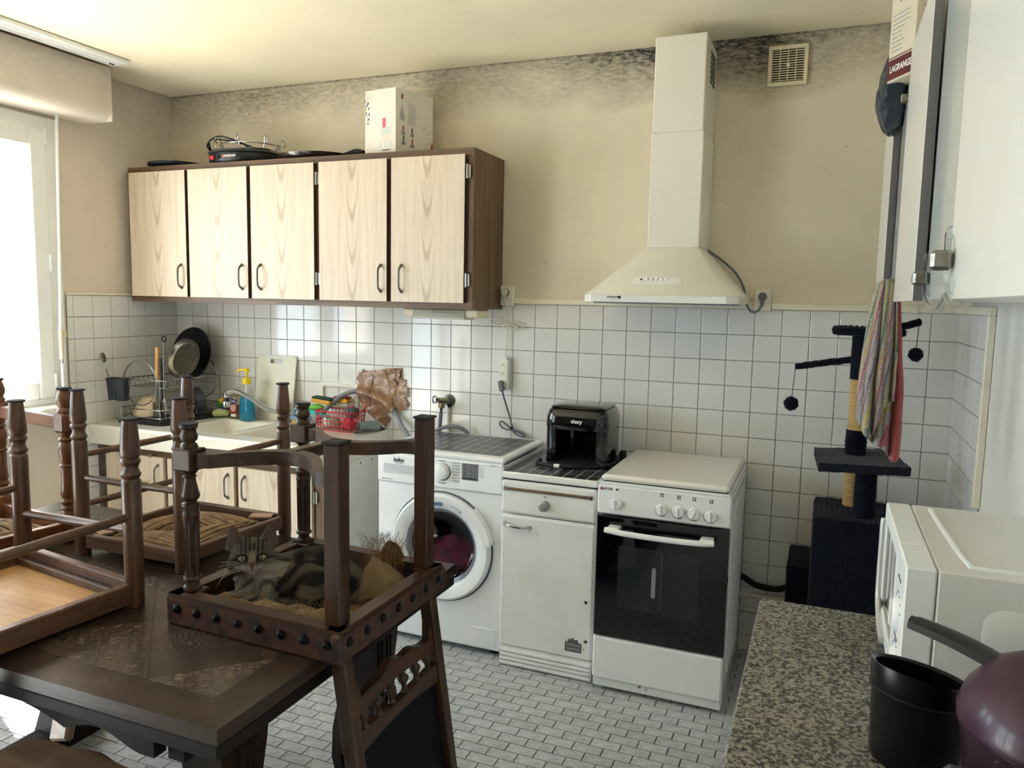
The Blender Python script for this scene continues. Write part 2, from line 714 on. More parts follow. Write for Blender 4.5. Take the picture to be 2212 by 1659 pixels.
# left wall with the window and the glazed door openings
m = MB()
WY0, WY1, WZ0, WZ1 = -0.72, -2.15, 0.97, 2.33
DY0, DY1 = -2.55, -4.15
for a, b, z0, z1 in ((0.004, WY0, 0, RZ), (WY0, WY1, 0, WZ0), (WY0, WY1, WZ1, RZ), (WY1, DY0, 0, RZ), (DY0, DY1, WZ1, RZ), (DY1, RY, 0, RZ)):
    m.box((-0.30, a, z0), (-0.004, b, z1))
wl = struct('wall_left', m, 'wall_left_paint', 'left wall with the window and a tiled corner')
wr = struct('wall_right', MB().box((RX + 0.004, RY, 0), (RX + 0.1, 0.004, RZ)), 'wall_white', 'white right wall with a tiled return')
struct('wall_front', MB().box((-0.004, RY - 0.1, 0), (RX + 0.004, RY, RZ)), P('hall_brown', '#6a5f54', 0.8), 'unseen wall behind the viewer, browned to dim the fill light')  # unseen wall, coloured dark to cut fill and dim reflections


def tile_mesh(w, h, axis, name, mat='wall_tile', t=0.006, c=0.0015):
    """tile face looks along -axis; centred at its back"""
    mb = MB()
    u, v = w / 2, h / 2
    o = [(-u, -v), (u, -v), (u, v), (-u, v)]
    i = [(-u + c, -v + c), (u - c, -v + c), (u - c, v - c), (-u + c, v - c)]
    vs = [(a, b, 0) for a, b in o] + [(a, b, t - c * 0.6) for a, b in o] + [(a, b, t) for a, b in i]
    fs = [(8, 9, 10, 11)] + [(k, (k + 1) % 4, (k + 1) % 4 + 4, k + 4) for k in range(4)] + [(k + 4, (k + 1) % 4 + 4, (k + 1) % 4 + 8, k + 8) for k in range(4)]
    mp = {'-y': lambda p: (p[0], -p[2], p[1]), 'x': lambda p: (p[2], p[0], p[1]), '-x': lambda p: (-p[2], -p[0], p[1]), 'z': lambda p: p}[axis]
    mb.add([mp(p) for p in vs], fs)
    return mesh_of(mb, name, mat, 0)


_tm = {}


def tm(w, h, axis):
    k = (round(w, 4), round(h, 4), axis)
    if k not in _tm:
        _tm[k] = tile_mesh(w, h, axis, 'wall_tile_mesh')
    return _tm[k]


G = 0.0026
X0 = 0.0107
rows = [(1.5 - TP * r, max(0.0, 1.5 - TP * (r + 1))) for r in range(14)]
cols = [(0.0, X0 + TP)] + [(X0 + TP * k, min(RX, X0 + TP * (k + 1))) for k in range(1, 36)]
hidden = MB()
for r, (zt, zb) in enumerate(rows):
    for k, (xa, xb) in enumerate(cols):
        w, h = xb - xa - G, zt - zb - G
        if w < 0.01 or h < 0.01:
            continue
        cx, cz = (xa + xb) / 2, (zt + zb) / 2
        seen = r <= 5 or (r <= 12 and 3.1 < cx < 3.75)
        if r == 5 and cx > 2.3 and cx < 2.6:
            seen = False
        me = tm(w, h, '-y')
        if seen:
            shared('wall_tile', me, 'wall_tile', wb, (cx, 0.004, cz))
        else:
            o = len(hidden.v)
            hidden.v += [(p.co.x + cx, p.co.y + 0.004, p.co.z + cz) for p in me.vertices]
            hidden.f += [tuple(i + o for i in f.vertices) for f in me.polygons]
tag(hidden.build('wall_tile_field', 'wall_tile', wb, 0), kind='stuff')
for r, (zt, zb) in enumerate(rows[:13]):
    for k in range(7):
        ya = 0.0 if k == 0 else -0.012 - TP * (k - 0) + TP * 0
        ya = 0.0 if k == 0 else -0.004 - TP * k
        yb = max(-0.70, -0.004 - TP * (k + 1))
        w, h = ya - yb - G, zt - zb - G
        if w < 0.012 or (r > 6 and k < 5):
            continue
        shared('wall_tile', tm(w, h, 'x'), 'wall_tile', wl, (-0.004, (ya + yb) / 2, (zt + zb) / 2))
    for k in range(7):
        ya, yb = -TP * k, max(-0.66, -TP * (k + 1))
        w, h = ya - yb - G, zt - zb - G
        if w < 0.012:
            continue
        shared('wall_tile', tm(w, h, '-x'), 'wall_tile', wr, (RX + 0.004, (ya + yb) / 2, (zt + zb) / 2))
# grout beds behind the tiles
MB().box((0, 0.001, 0), (RX, 0.0041, 1.5)).build('grout', 'grout', wb, 0)
MB().box((-0.0041, -0.702, 0), (-0.001, 0, 1.5)).build('grout', 'grout', wl, 0)
MB().box((RX + 0.001, -0.662, 0), (RX + 0.0041, 0, 1.5)).build('grout', 'grout', wr, 0)

# floor tiles, 10 x 5 cm in running bond
FW, FH = 0.102, 0.0495
ftm = tile_mesh(FW - 0.004, FH - 0.004, 'z', 'floor_tile_mesh', 'floor_tile', 0.004, 0.0012)


def proj(p):
    v = _R @ (V(p) - CAMPOS)
    if v.z > -0.05:
        return None
    return 1106 + 1663.72 * v.x / -v.z, 829.5 - 1663.72 * v.y / -v.z, -v.z


def inpoly(x, y, poly):
    c = False
    for i in range(len(poly)):
        (x1, y1), (x2, y2) = poly[i], poly[i - 1]
        if (y1 > y) != (y2 > y) and x < (x2 - x1) * (y - y1) / (y2 - y1) + x1:
            c = not c
    return c


ZONES = [[(930, 1395), (1290, 1480), (1290, 1500), (1560, 1560), (1600, 1500), (1600, 1659), (480, 1659), (480, 1590), (705, 1440), (760, 1420)],
         [(0, 1480), (110, 1480), (350, 1590), (350, 1659), (0, 1659)]]
cand, rest = [], []
nrow = int(5.6 / FH) + 1
for j in range(nrow):
    yt = -0.8316 + FH * (17 - j) - 0.001
    y = yt - FH / 2
    if y > -0.01 or y < RY + 0.02:
        continue
    off = 2.3014 + (FW / 2 if (17 - j) % 2 else 0)
    for i in range(-24, 18):
        x = off + FW * (i + 0.5)
        if x < -0.05 or x > RX + 0.05:
            continue
        q = proj((x, y, 0))
        vis = q and any(inpoly(q[0], q[1], z) for z in ZONES)
        (cand if vis else rest).append((q[2] if q else 9, x, y))
cand.sort()
rest += cand[300:]
for d, x, y in cand[:300]:
    shared('floor_tile', ftm, 'floor_tile', fl, (x, y, -0.004))
mb = MB()
for d, x, y in rest:
    o = len(mb.v)
    mb.v += [(p.co.x + x, p.co.y + y, p.co.z - 0.004) for p in ftm.vertices]
    mb.f += [tuple(i + o for i in f.vertices) for f in ftm.polygons]
tag(mb.build('floor_tile_field', 'floor_tile', fl, 0), kind='stuff')

# trims
t1 = struct('trim_1', MB().rbox((2.105, -0.016, 1.5), (3.20, 0.003, 1.528), 0.003).rbox((3.265, -0.016, 1.5), (RX, 0.003, 1.528), 0.003), 'trim_cream', 'cream wooden batten along the top of the back wall tiles')
MB().rbox((RX - 0.19, -0.022, 1.498), (RX - 0.145, 0, 1.53), 0.002).build('joint_cover', 'trim_cream', t1)
struct('trim_2', MB().rbox((RX - 0.018, -0.685, 1.5), (RX + 0.003, 0, 1.528), 0.003), 'trim_cream', 'cream wooden batten along the top of the right wall tiles')
struct('trim_3', MB().rbox((RX - 0.018, -0.685, 0.9), (RX + 0.003, -0.663, 1.5), 0.003), 'trim_cream', 'upright cream batten closing the tiled right wall')
struct('trim_4', MB().rbox((-0.003, -0.705, 1.5), (0.010, -0.002, 1.512), 0.002), 'trim_cream', 'thin cream bead on top of the left wall tiles')

# window: fixed frame, sash, pane, hinges, sill
w1 = struct('window_1', MB().rbox((-0.05, WY0, WZ0), (0.012, WY0 - 0.075, WZ1), 0.004).rbox((-0.05, WY1 + 0.075, WZ0), (0.012, WY1, WZ1), 0.004)
            .rbox((-0.05, WY0 - 0.075, WZ1 - 0.07), (0.012, WY1 + 0.075, WZ1), 0.004).rbox((-0.05, WY0 - 0.075, WZ0), (0.012, WY1 + 0.075, WZ0 + 0.03), 0.004),
            'pvc_white', 'white plastic window in the left wall')


def sash(y0, y1, z0, z1, par, x=0.0, w=0.085, name='sash'):
    s = MB()
    s.rbox((x - 0.05, y0, z0), (x + 0.02, y0 - w, z1), 0.008).rbox((x - 0.05, y1 + w, z0), (x + 0.02, y1, z1), 0.008)
    s.rbox((x - 0.05, y0 - w, z1 - w), (x + 0.02, y1 + w, z1), 0.008).rbox((x - 0.05, y0 - w, z0), (x + 0.02, y1 + w, z0 + w), 0.008)
    o = s.build(name, 'pvc_white', par)
    MB().box((x - 0.026, y0 - w + 0.005, z0 + w - 0.005), (x - 0.020, y1 + w - 0.005, z1 - w + 0.005)).build('pane', 'window_glass', o, 0)
    return o


s1 = sash(WY0 - 0.065, -1.43, WZ0 + 0.03, WZ1 - 0.06, w1)
s2 = sash(-1.44, WY1 + 0.065, WZ0 + 0.03, WZ1 - 0.06, w1)
for z in (1.04, 1.61, 2.20):
    MB().cyl((0.026, WY0 - 0.072, z), (0.026, WY0 - 0.072, z + 0.08), 0.008, n=12).build('hinge', 'pvc_white', s1)
MB().rbox((-0.02, WY0 + 0.0, WZ0 - 0.03), (0.13, WY1, WZ0), 0.006).build('window_sill', 'paint_white', w1)
d1 = struct('door_1', MB().rbox((-0.05, DY0, 0), (0.012, DY0 - 0.07, WZ1), 0.004).rbox((-0.05, DY1 + 0.07, 0), (0.012, DY1, WZ1), 0.004).rbox((-0.05, DY0, WZ1 - 0.07), (0.012, DY1, WZ1), 0.004),
            'pvc_white', 'white glazed balcony door in the left wall')
sash(DY0 - 0.065, -3.345, 0.02, WZ1 - 0.06, d1, 0, 0.09, 'door_leaf')
sash(-3.355, DY1 + 0.065, 0.02, WZ1 - 0.06, d1, 0, 0.09, 'door_leaf')
# outside: terrace and the peach rendered reveal seen through the pane
struct('terrace_ground', MB().box((-6, -9, -0.25), (-0.3, 4, -0.13)), 'pale_ground', 'pale terrace outside')
struct('arch_reveal', MB().prism([(0.4, 0.9), (0.4, 3.0), (-0.6, 3.0), (-0.6, 2.76), (-0.30, 2.68), (-0.12, 2.57), (-0.02, 2.43), (0.02, 2.32), (0.053, 2.10), (0.06, 0.9)], YZ, -1.7, -1.4),
       'peach_render', 'peach rendered arch outside the window')

# roller shutter box over the window, ceiling curtain track, crank rod, radiator
poly = [(0.0, 2.345), (0.13, 2.345)] + [(0.13 + 0.07 * math.sin(a), 2.415 - 0.07 * math.cos(a)) for a in [PI / 2 * k / 7 for k in range(1, 8)]] + [(0.2, 2.595), (0.0, 2.595)]
sb = tag(MB().prism(poly, lambda u, v, h: (u + 0.001, h, v), -0.565, -2.35).build('shutter_box', 'wall_left_paint'), 'rounded cream roller shutter box above the window', 'shutter box')
MB().rbox((0.001, -0.566, 2.345), (0.196, -0.556, 2.59), 0.02).build('end_cap', 'wall_left_paint', sb)
m = MB()
for x in (0.262, 0.30, 0.338):
    m.rbox((x - 0.016, -0.592, 2.590), (x + 0.016, -3.2, 2.609), 0.003)
ct = thing('curtain_track', 'white three-channel curtain track screwed to the ceiling by the window', 'curtain track', (0.30, -1.9, 2.59))
m.build('channel', 'pvc_white', ct)
MB().box((0.278, -0.60, 2.597), (0.284, -3.1, 2.609)).box((0.316, -0.60, 2.597), (0.322, -3.1, 2.609)).build('groove', P('shadow_grey', '#8d8a86', 0.7), ct)
for y in (-0.62, -0.635):
    MB().cyl((0.281, y, 2.586), (0.281, y, 2.597), 0.005, n=10).build('glider', P('dark_plastic', '#2a2a2c', 0.5), ct)
cr = thing('shutter_crank_rod', 'thin white crank rod hanging from the shutter box beside the window', 'crank rod', (0.05, -0.775, 1.0))
MB().tube([(0.06, -0.752, 2.345), (0.06, -0.755, 2.31), (0.06, -0.775, 1.55), (0.06, -0.783, 1.33)], 0.0075, 10).build('rod', 'pvc_white', cr)
MB().tube([(0.06, -0.783, 1.335), (0.06, -0.783, 1.19)], 0.0105, 12).build('sleeve', 'yellowed_plastic', cr)
MB().tube([(0.06, -0.783, 1.20), (0.06, -0.782, 1.165)], 0.005, 8).build('universal_joint', P('steel', '#b9bcbf', 0.25, 1.0), cr)
MB().tube([(0.06, -0.782, 1.17), (0.06, -0.780, 0.95), (0.06, -0.78, 0.80)], 0.0075, 10).build('lower_rod', 'pvc_white', cr)
MB().tube([(0.06, -0.752, 2.352), (0.06, -0.752, 2.318)], 0.006, 8).build('hook', 'steel', cr)
bk = tag(MB().rbox((0.0, -0.745, 1.29), (0.018, -0.715, 1.33), 0.003).build('rod_clip', 'yellowed_plastic'), 'small yellowed clip for the crank rod on the window frame', 'clip')
rad = thing('radiator', 'cream panel radiator under the window', 'radiator', (0.08, -1.6, 0.12))
MB().rbox((0.05, -1.085, 0.14), (0.075, -2.05, 0.80), 0.008).build('panel', 'paint_white', rad)
for i in range(16):
    y = -1.11 - i * 0.06
    MB().rbox((0.075, y, 0.17), (0.088, y - 0.035, 0.77), 0.006).build('rib', 'paint_white', rad)
MB().rbox((0.03, -1.075, 0.79), (0.10, -2.06, 0.81), 0.004).build('top_grille', 'paint_white', rad)
MB().tube([(0.06, -1.10, 0.15), (0.06, -1.10, 0.0)], 0.009, 10).build('pipe', 'paint_white', rad)
MB().rbox((0.0, -1.2, 0.3), (0.05, -1.25, 0.7), 0.004).build('bracket', 'paint_white', rad)

# ---------------------------------------------------------------- materials of the furniture
WOOD('walnut_laminate', '#4b3627', '#7a5d44', 2, 0.8, 0.45, bumps=0.05)
WOOD('walnut_laminate_x', '#4b3627', '#7d6047', 0, 0.8, 0.45, bumps=0.05)
WOOD('ash_laminate', '#cbb7a1', '#ddcdb9', 2, 0.9, 0.42, bumps=0.03, cathedral=True, lo=0.25, hi=0.6)
P('pewter', '#77726b', 0.4, 0.35, var=(40, '#57524d', 0.4, 0.7))
P('hinge_steel', '#a7a6a2', 0.35, 1.0)
P('enamel_white', '#eceded', 0.16, coat=0.4)
P('enamel_old', '#e9e9e7', 0.22, var=(5, '#dcdbd6', 0.5, 0.8), coat=0.2)
P('ceramic', '#e9e5da', 0.12, var=(3, '#ddd6c6', 0.5, 0.85), coat=0.4)
P('chrome', '#c9cccf', 0.12, 1.0)
P('black_gloss', '#08080a', 0.12, coat=0.4)
P('black_satin', '#0b0b0d', 0.3, spec=0.35)
P('black_matt', '#141416', 0.55)
P('black_rubber', '#1b1b1d', 0.75)
P('wire_chrome', '#b5b8ba', 0.22, 1.0)
P('grey_plastic', '#8d9297', 0.45)
P('hose_grey', '#85888b', 0.45)
P('cord_grey', '#6c6e72', 0.5)
P('cord_white', '#dcd8c8', 0.5)
P('cord_black', '#18181a', 0.5)
P('ink', '#2b2c30', 0.6)
P('ink_grey', '#8b9098', 0.6)
P('ink_pale', '#b9b7b2', 0.6)
P('ink_blue', '#3f5f86', 0.5)
P('ink_pink', '#e06a7b', 0.5)
P('ink_red', '#a3262c', 0.5)
P('ink_white', '#f1f0ec', 0.5)
P('print_palegreen', '#cfd8d0', 0.6)
P('carton', '#ece6dd', 0.7, var=(7, '#ddd5c8', 0.45, 0.8))
P('gap_black', '#050505', 0.9)

# ---------------------------------------------------------------- wall cabinet with five doors
wc = thing('wall_cabinet', 'long brown wall cabinet with five pale ash-grain doors above the sink', 'cabinet', (1.035, -0.17, 1.472))
CX0, CX1, CZ0, CZ1, CY = 0.03, 2.04, 1.472, 2.168, -0.335
MB().rbox((CX0, CY + 0.018, CZ0 + 0.02), (CX0 + 0.018, -0.002, CZ1 - 0.02), 0.001).rbox((CX1 - 0.018, CY + 0.018, CZ0), (CX1, -0.002, CZ1), 0.001) \
    .box((CX0 + 0.018, -0.012, CZ0 + 0.02), (CX1 - 0.018, -0.002, CZ1 - 0.02)).build('side_panel', 'walnut_laminate', wc)
MB().rbox((CX0, CY + 0.018, CZ1 - 0.02), (CX1 - 0.018, -0.002, CZ1), 0.001).build('top_panel', 'walnut_laminate_x', wc)
MB().rbox((CX0, CY + 0.018, CZ0), (CX1 - 0.018, -0.002, CZ0 + 0.02), 0.001).build('bottom_panel', 'walnut_laminate_x', wc)
DOORS = [(0.055, 0.437), (0.455, 0.829), (0.850, 1.222), (1.250, 1.618), (1.640, 2.006)]
ff = MB()
ff.rbox((CX0, CY, CZ1 - 0.034), (CX1, CY + 0.018, CZ1), 0.001).rbox((CX0, CY, CZ0), (CX1, CY + 0.018, CZ0 + 0.036), 0.001)
ff.build('face_rail', 'walnut_laminate_x', wc)
for a, b in [(CX0, 0.065), (0.43, 0.465), (0.82, 0.86), (1.213, 1.26), (1.61, 1.65), (1.99, CX1)]:
    MB().box((a, CY, CZ0 + 0.034), (b, CY + 0.018, CZ1 - 0.032)).build('face_stile', 'walnut_laminate', wc)


def pull(par, x, y, z0, z1, name='handle', out=0.026, flip=1):
    """arched cast pull with flared feet, standing off a front that looks along -y"""
    zc = (z0 + z1) / 2
    h = (z1 - z0) / 2
    pts = spline([(x, y, zc - h), (x, y - out * 0.65, zc - h * 0.82), (x, y - out, zc - h * 0.55), (x, y - out, zc + h * 0.55), (x, y - out * 0.65, zc + h * 0.82), (x, y, zc + h)], 5)
    n = len(pts)
    rr = [0.0042 + 0.0032 * (abs(i / (n - 1) - 0.5) * 2) ** 2 for i in range(n)]
    return MB().tube(pts, rr, 8).build(name, 'pewter', par)


def butt_hinge(par, x, y, z):
    return MB().cyl((x, y, z - 0.03), (x, y, z + 0.03), 0.006, n=10).rbox((x - 0.014, y + 0.002, z - 0.027), (x + 0.014, y + 0.005, z + 0.027), 0.001) \
        .cyl((x, y, z - 0.008), (x, y, z - 0.006), 0.0068, n=10).cyl((x, y, z + 0.006), (x, y, z + 0.008), 0.0068, n=10).build('hinge', 'hinge_steel', par)


HX = [0.402, 0.794, 0.908, 1.588, 1.696]
for i, (a, b) in enumerate(DOORS):
    d = MB().rbox((a, CY - 0.02, CZ0 + 0.028), (b, CY - 0.001, CZ1 - 0.03), 0.0015).build('door', 'ash_laminate', wc)
    MB().box((b, CY - 0.0195, CZ0 + 0.030), (b + 0.0012, CY - 0.002, CZ1 - 0.032)).build('edge_band', P('edge_brown', '#3b2c22', 0.6) if i == 0 else 'edge_brown', d)
    pull(d, HX[i], CY - 0.02, 1.545, 1.665)
    if i in (2, 4):
        for z in (1.60, 2.065):
            butt_hinge(d, b + 0.009, CY - 0.013, z)

# under-cabinet strip light
sl = thing('strip_light', 'slim cream strip light with ribbed cover under the wall cabinet', 'light', (1.85, -0.2, 1.42))
MB().rbox((1.645, -0.255, 1.434), (2.03, -0.13, 1.471), 0.006).build('housing', 'yellowed_plastic', sl)
m = MB()
for i in range(46):
    x = 1.70 + i * 0.0058
    m.box((x, -0.262, 1.432), (x + 0.0035, -0.255, 1.464))
m.build('diffuser_rib', P('diffuser', '#c9c4b4', 0.3), sl)
MB().rbox((1.695, -0.259, 1.424), (1.97, -0.15, 1.436), 0.004).build('diffuser', 'diffuser', sl)
MB().rbox((1.80, -0.264, 1.452), (1.95, -0.256, 1.469), 0.002).build('switch_plate', P('beige_grey', '#9b9382', 0.5), sl)

# ---- things on top of the wall cabinet
TZ = CZ1 + 0.001


def dish(prof, c, n=32, sx=1, sy=1):
    return MB().lathe(prof, c, n, sx=sx, sy=sy)


bt = thing('griddle_plate', 'thin blue-black round griddle plate lying at the left end of the cabinet top', 'pan', (0.235, -0.17, TZ))
dish([(0.0, 0.0), (0.125, 0.0), (0.155, 0.018), (0.157, 0.030), (0.152, 0.030), (0.12, 0.008), (0.0, 0.006)], (0.22, -0.17, TZ)).build('plate', P('blueblack', '#1c222b', 0.45), bt)
MB().rbox((0.36, -0.19, TZ + 0.012), (0.43, -0.155, TZ + 0.024), 0.004).build('handle', 'blueblack', bt)
cm = thing('crepe_maker', 'black electric crepe maker with a red switch on top of the wall cabinet', 'crepe maker', (0.66, -0.165, TZ))
MB().lathe([(0.0, 0), (0.150, 0), (0.158, 0.012), (0.160, 0.05), (0.155, 0.056), (0.0, 0.056)], (0.66, -0.165, TZ), 40, sx=1.18, sy=1.0).build('base', P('appliance_black', '#191a1d', 0.4), cm)
MB().lathe([(0.0, 0.056), (0.158, 0.056), (0.165, 0.062), (0.158, 0.068), (0.0, 0.066)], (0.66, -0.165, TZ), 40, sx=1.18, sy=1.0).build('hot_plate', P('plate_grey', '#5c5f62', 0.3, 0.6), cm)
MB().rbox((0.575, -0.327, TZ + 0.016), (0.600, -0.318, TZ + 0.036), 0.003).build('switch', P('red_switch', '#d8342a', 0.4), cm)
MB().cyl((0.625, -0.322, TZ + 0.026), (0.625, -0.328, TZ + 0.026), 0.011, n=16).build('dial', 'appliance_black', cm)
text('lettering', 'NORDOV', 'ink_white', cm, (0.705, -0.3275, TZ + 0.03), (1, 0.05, 0), (0, 0, 1), 0.016, bold=0.0003)
MB().cyl((0.665, -0.3258, TZ + 0.03), (0.665, -0.329, TZ + 0.03), 0.006, n=12).build('emblem', P('emblem_orange', '#c98a4a', 0.5), cm)
m = MB()
m.tube(spline([(0.48, -0.20, TZ + 0.075), (0.52, -0.28, TZ + 0.10), (0.60, -0.29, TZ + 0.135), (0.70, -0.26, TZ + 0.11), (0.76, -0.18, TZ + 0.075), (0.82, -0.10, TZ + 0.073), (0.78, -0.06, TZ + 0.075), (0.66, -0.09, TZ + 0.08),
                (0.60, -0.17, TZ + 0.078), (0.67, -0.24, TZ + 0.076), (0.80, -0.24, TZ + 0.075), (0.84, -0.19, TZ + 0.074)], 7), 0.0042, 8)
m.tube(spline([(0.49, -0.22, TZ + 0.075), (0.55, -0.29, TZ + 0.12), (0.66, -0.25, TZ + 0.115), (0.74, -0.20, TZ + 0.09), (0.76, -0.16, TZ + 0.075)], 7), 0.0042, 8)
m.build('mains_cord', 'cord_black', cm)
MB().cyl((0.72, -0.22, TZ + 0.082), (0.77, -0.20, TZ + 0.075), 0.016, 0.012, n=14).build('plug', 'cord_black', cm)
hr = thing('wire_hanging_ring', 'chrome wire ring with hooks lying over the crepe maker', 'wire rack', (0.68, -0.15, TZ + 0.07))
ring = lambda r, z, c=(0.68, -0.15), sx=1.15: [(c[0] + r * sx * math.cos(a), c[1] + r * math.sin(a), z) for a in [2 * PI * k / 36 for k in range(36)]]
MB().tube(ring(0.135, TZ + 0.105), 0.003, 8, True).build('ring', 'wire_chrome', hr)
MB().tube(ring(0.125, TZ + 0.078), 0.003, 8, True).build('lower_ring', 'wire_chrome', hr)
for a in (-2.75, -2.1, -1.3, -0.45, 0.35, 1.2, 2.4):
    c, s = math.cos(a), math.sin(a)
    p = V((0.68 + 0.135 * 1.15 * c, -0.15 + 0.135 * s, TZ + 0.105))
    q = V((0.68 + 0.125 * 1.15 * c, -0.15 + 0.125 * s, TZ + 0.078))
    o = V((c, s, 0)) * 0.03
    MB().tube(spline([q, p, p + o * 0.4 + V((0, 0, 0.03)), p + o + V((0, 0, 0.028)), p + o * 1.1 + V((0, 0, 0.008)), p + o * 0.7 - V((0, 0, 0.004))], 5), 0.0028, 6).build('hook', 'wire_chrome', hr)
fp = thing('flat_pan', 'wide flat dark brown pan on the cabinet top beside the white box', 'pan', (1.13, -0.17, TZ))
MB().lathe([(0, 0), (0.14, 0), (0.155, 0.012), (0.163, 0.030), (0.158, 0.032), (0.14, 0.016), (0, 0.012)], (1.10, -0.17, TZ), 40, sx=1.25).build('pan_body', P('dark_brown_gloss', '#2a211c', 0.2, coat=0.3), fp)
MB().tube(spline([(1.29, -0.2, TZ + 0.026), (1.36, -0.22, TZ + 0.034), (1.42, -0.235, TZ + 0.026)], 6), [0.010] * 5 + [0.012] * 5 + [0.009] * 3, 10).build('handle', 'black_matt', fp)

# printed white carton
cb = thing('printed_carton', 'white carton printed with a pale blender on top of the wall cabinet', 'box', (1.575, -0.185, TZ))
A, Bp, Cp = V((1.631, -0.30, 0)), V((1.453, -0.276, 0)), V((1.697, -0.069, 0))
ux = (A - Bp).normalized()
uy = (Cp - A).normalized()
Wd, Dp, Hh = (A - Bp).length, (Cp - A).length, 0.29
Mx = Matrix(((ux.x, uy.x, 0, Bp.x), (ux.y, uy.y, 0, Bp.y), (0, 0, 1, TZ), (0, 0, 0, 1)))
MB().rbox((0, 0, 0), (Wd, Dp, Hh), 0.0015, Mx).build('carton_body', 'carton', cb)
MB().rbox((-0.001, Dp * 0.48, Hh), (Wd + 0.001, Dp + 0.001, Hh + 0.0015), 0.0005, Mx).build('lid_flap', 'carton', cb)
cf = lambda u, v, o=0.0008: V((Bp.x, Bp.y, 0)) + ux * u - uy * o + V((0, 0, TZ + v))      # front face
cs = lambda u, v, o=0.0008: A + uy * u + ux * o + V((0, 0, TZ + v))                       # side face


def flat(par, name, mat, fn, poly):
    return MB().add([fn(u, v) for u, v in poly], [tuple(range(len(poly)))]).build(name, mat, par, 0)


def oval(cx, cy, rx, ry, n=16, a0=0.0, a1=2 * PI):
    return [(cx + rx * math.cos(a0 + (a1 - a0) * k / n), cy + ry * math.sin(a0 + (a1 - a0) * k / n)) for k in range(n)]


pr = flat(cb, 'blender_print', 'print_palegreen', cf, rrect(0.094, 0.152, 0.088, 0.122, 0.008))
flat(cb, 'blender_cup_print', P('print_offwhite', '#e4dccd', 0.7), lambda u, v: cf(u, v, 0.0007), [(0.096, 0.088), (0.150, 0.088), (0.146, 0.052), (0.100, 0.052)])
flat(cb, 'blender_tube_print', 'ink_pink', lambda u, v: cf(u, v, 0.0010), rrect(0.104, 0.123, 0.118, 0.160, 0.004))
for x in (0.082, 0.112, 0.142):
    flat(cb, 'foot_print', 'print_palegreen', lambda u, v: cf(u, v, 0.0009), [(x, 0.030), (x + 0.02, 0.032), (x + 0.012, 0.058), (x + 0.006, 0.056)])
text('caption', 'BLENDER SET', 'ink', cb, cf(0.125, 0.018), ux, (0, 0, 1), 0.0075)
m = MB()
rr_ = random.Random(3)
for k in range(42):
    t = k / 42
    px, py = 0.004 + 0.03 * rr_.random() * (1 - 0.4 * t), 0.135 + 0.125 * t
    r = 0.0010 + 0.0032 * rr_.random() ** 2
    pl = oval(px + (0.03 * rr_.random() if rr_.random() < 0.3 else 0), py, r, r * 1.4, 8)
    m.add([cf(u, v, 0.0009) for u, v in pl], [tuple(range(8))])
m.build('splash_print', 'ink_blue', cb, 0)
for k in range(20):
    pass
m = MB()
for k in range(19):
    L = 0.040 + 0.02 * rr_.random()
    y = 0.232 - k * 0.0052
    m.add([cs(0.075, y), cs(0.075 + L, y - 0.004), cs(0.075 + L, y - 0.0026), cs(0.075, y + 0.0014)], [(0, 1, 2, 3)])
m.build('text_block', 'ink_grey', cb, 0)
flat(cb, 'bottle_print', 'ink_pale', cs, [(0.024, 0.155), (0.054, 0.150), (0.054, 0.180), (0.044, 0.195), (0.040, 0.22), (0.036, 0.22), (0.034, 0.197), (0.024, 0.185)])
flat(cb, 'cap_print', 'ink_red', cs, rrect(0.034, 0.044, 0.245, 0.268, 0.003))
for (x, y, mt) in ((0.042, 0.105, 'ink_red'), (0.098, 0.102, 'ink'), (0.044, 0.062, 'ink'), (0.100, 0.055, 'ink_red')):
    flat(cb, 'accessory_print', mt, cs, rrect(x, x + 0.008, y, y + 0.024, 0.002))
    flat(cb, 'accessory_base_print', 'ink_grey', cs, rrect(x - 0.008, x + 0.016, y - 0.016, y - 0.002, 0.003))
m = MB()
for k in range(40):
    u, v = 0.175 + 0.06 * rr_.random() ** 0.7, 0.03 + 0.11 * rr_.random()
    r = 0.001 + 0.003 * rr_.random() ** 2
    m.add([cs(a, b) for a, b in oval(min(u, Dp - 0.005), v, r, r, 7)], [tuple(range(7))])
m.build('splash_print', 'ink_grey', cb, 0)
flat(cb, 'red_print', 'ink_red', cs, [(Dp - 0.002, 0.012), (Dp - 0.002, 0.085), (Dp - 0.015, 0.06), (Dp - 0.018, 0.03)])

# ---------------------------------------------------------------- sink base cabinet
bc = thing('sink_cabinet', 'low brown sink cabinet with pale ash-grain doors under the ceramic sink', 'cabinet', (0.71, -0.29, 0.0))
BY = -0.545
MB().rbox((0.035, BY + 0.02, 0.10), (0.055, -0.01, 0.738), 0.001).build('side_panel', 'walnut_laminate', bc)
MB().rbox((1.398, BY + 0.02, 0.02), (1.418, -0.01, 0.738), 0.001).build('end_panel', 'enamel_old', bc)
MB().rbox((1.4185, BY + 0.02, 0.700), (1.4205, -0.02, 0.732), 0.0005).build('edge_strip', 'enamel_old', bc)
for y in (-0.47, -0.37, -0.27, -0.17, -0.07):
    MB().cyl((1.419, y, 0.715), (1.4225, y, 0.715), 0.004, n=10).build('rivet', 'black_matt', bc)
MB().box((0.055, -0.02, 0.10), (1.398, -0.012, 0.738)).build('back_panel', 'walnut_laminate', bc)
MB().rbox((0.055, BY + 0.02, 0.10), (1.398, -0.02, 0.118), 0.001).build('bottom_panel', 'walnut_laminate_x', bc)
MB().rbox((0.035, BY, 0.690), (1.418, BY + 0.018, 0.738), 0.001).rbox((0.035, BY, 0.10), (1.418, BY + 0.018, 0.135), 0.001).build('face_rail', 'walnut_laminate_x', bc)
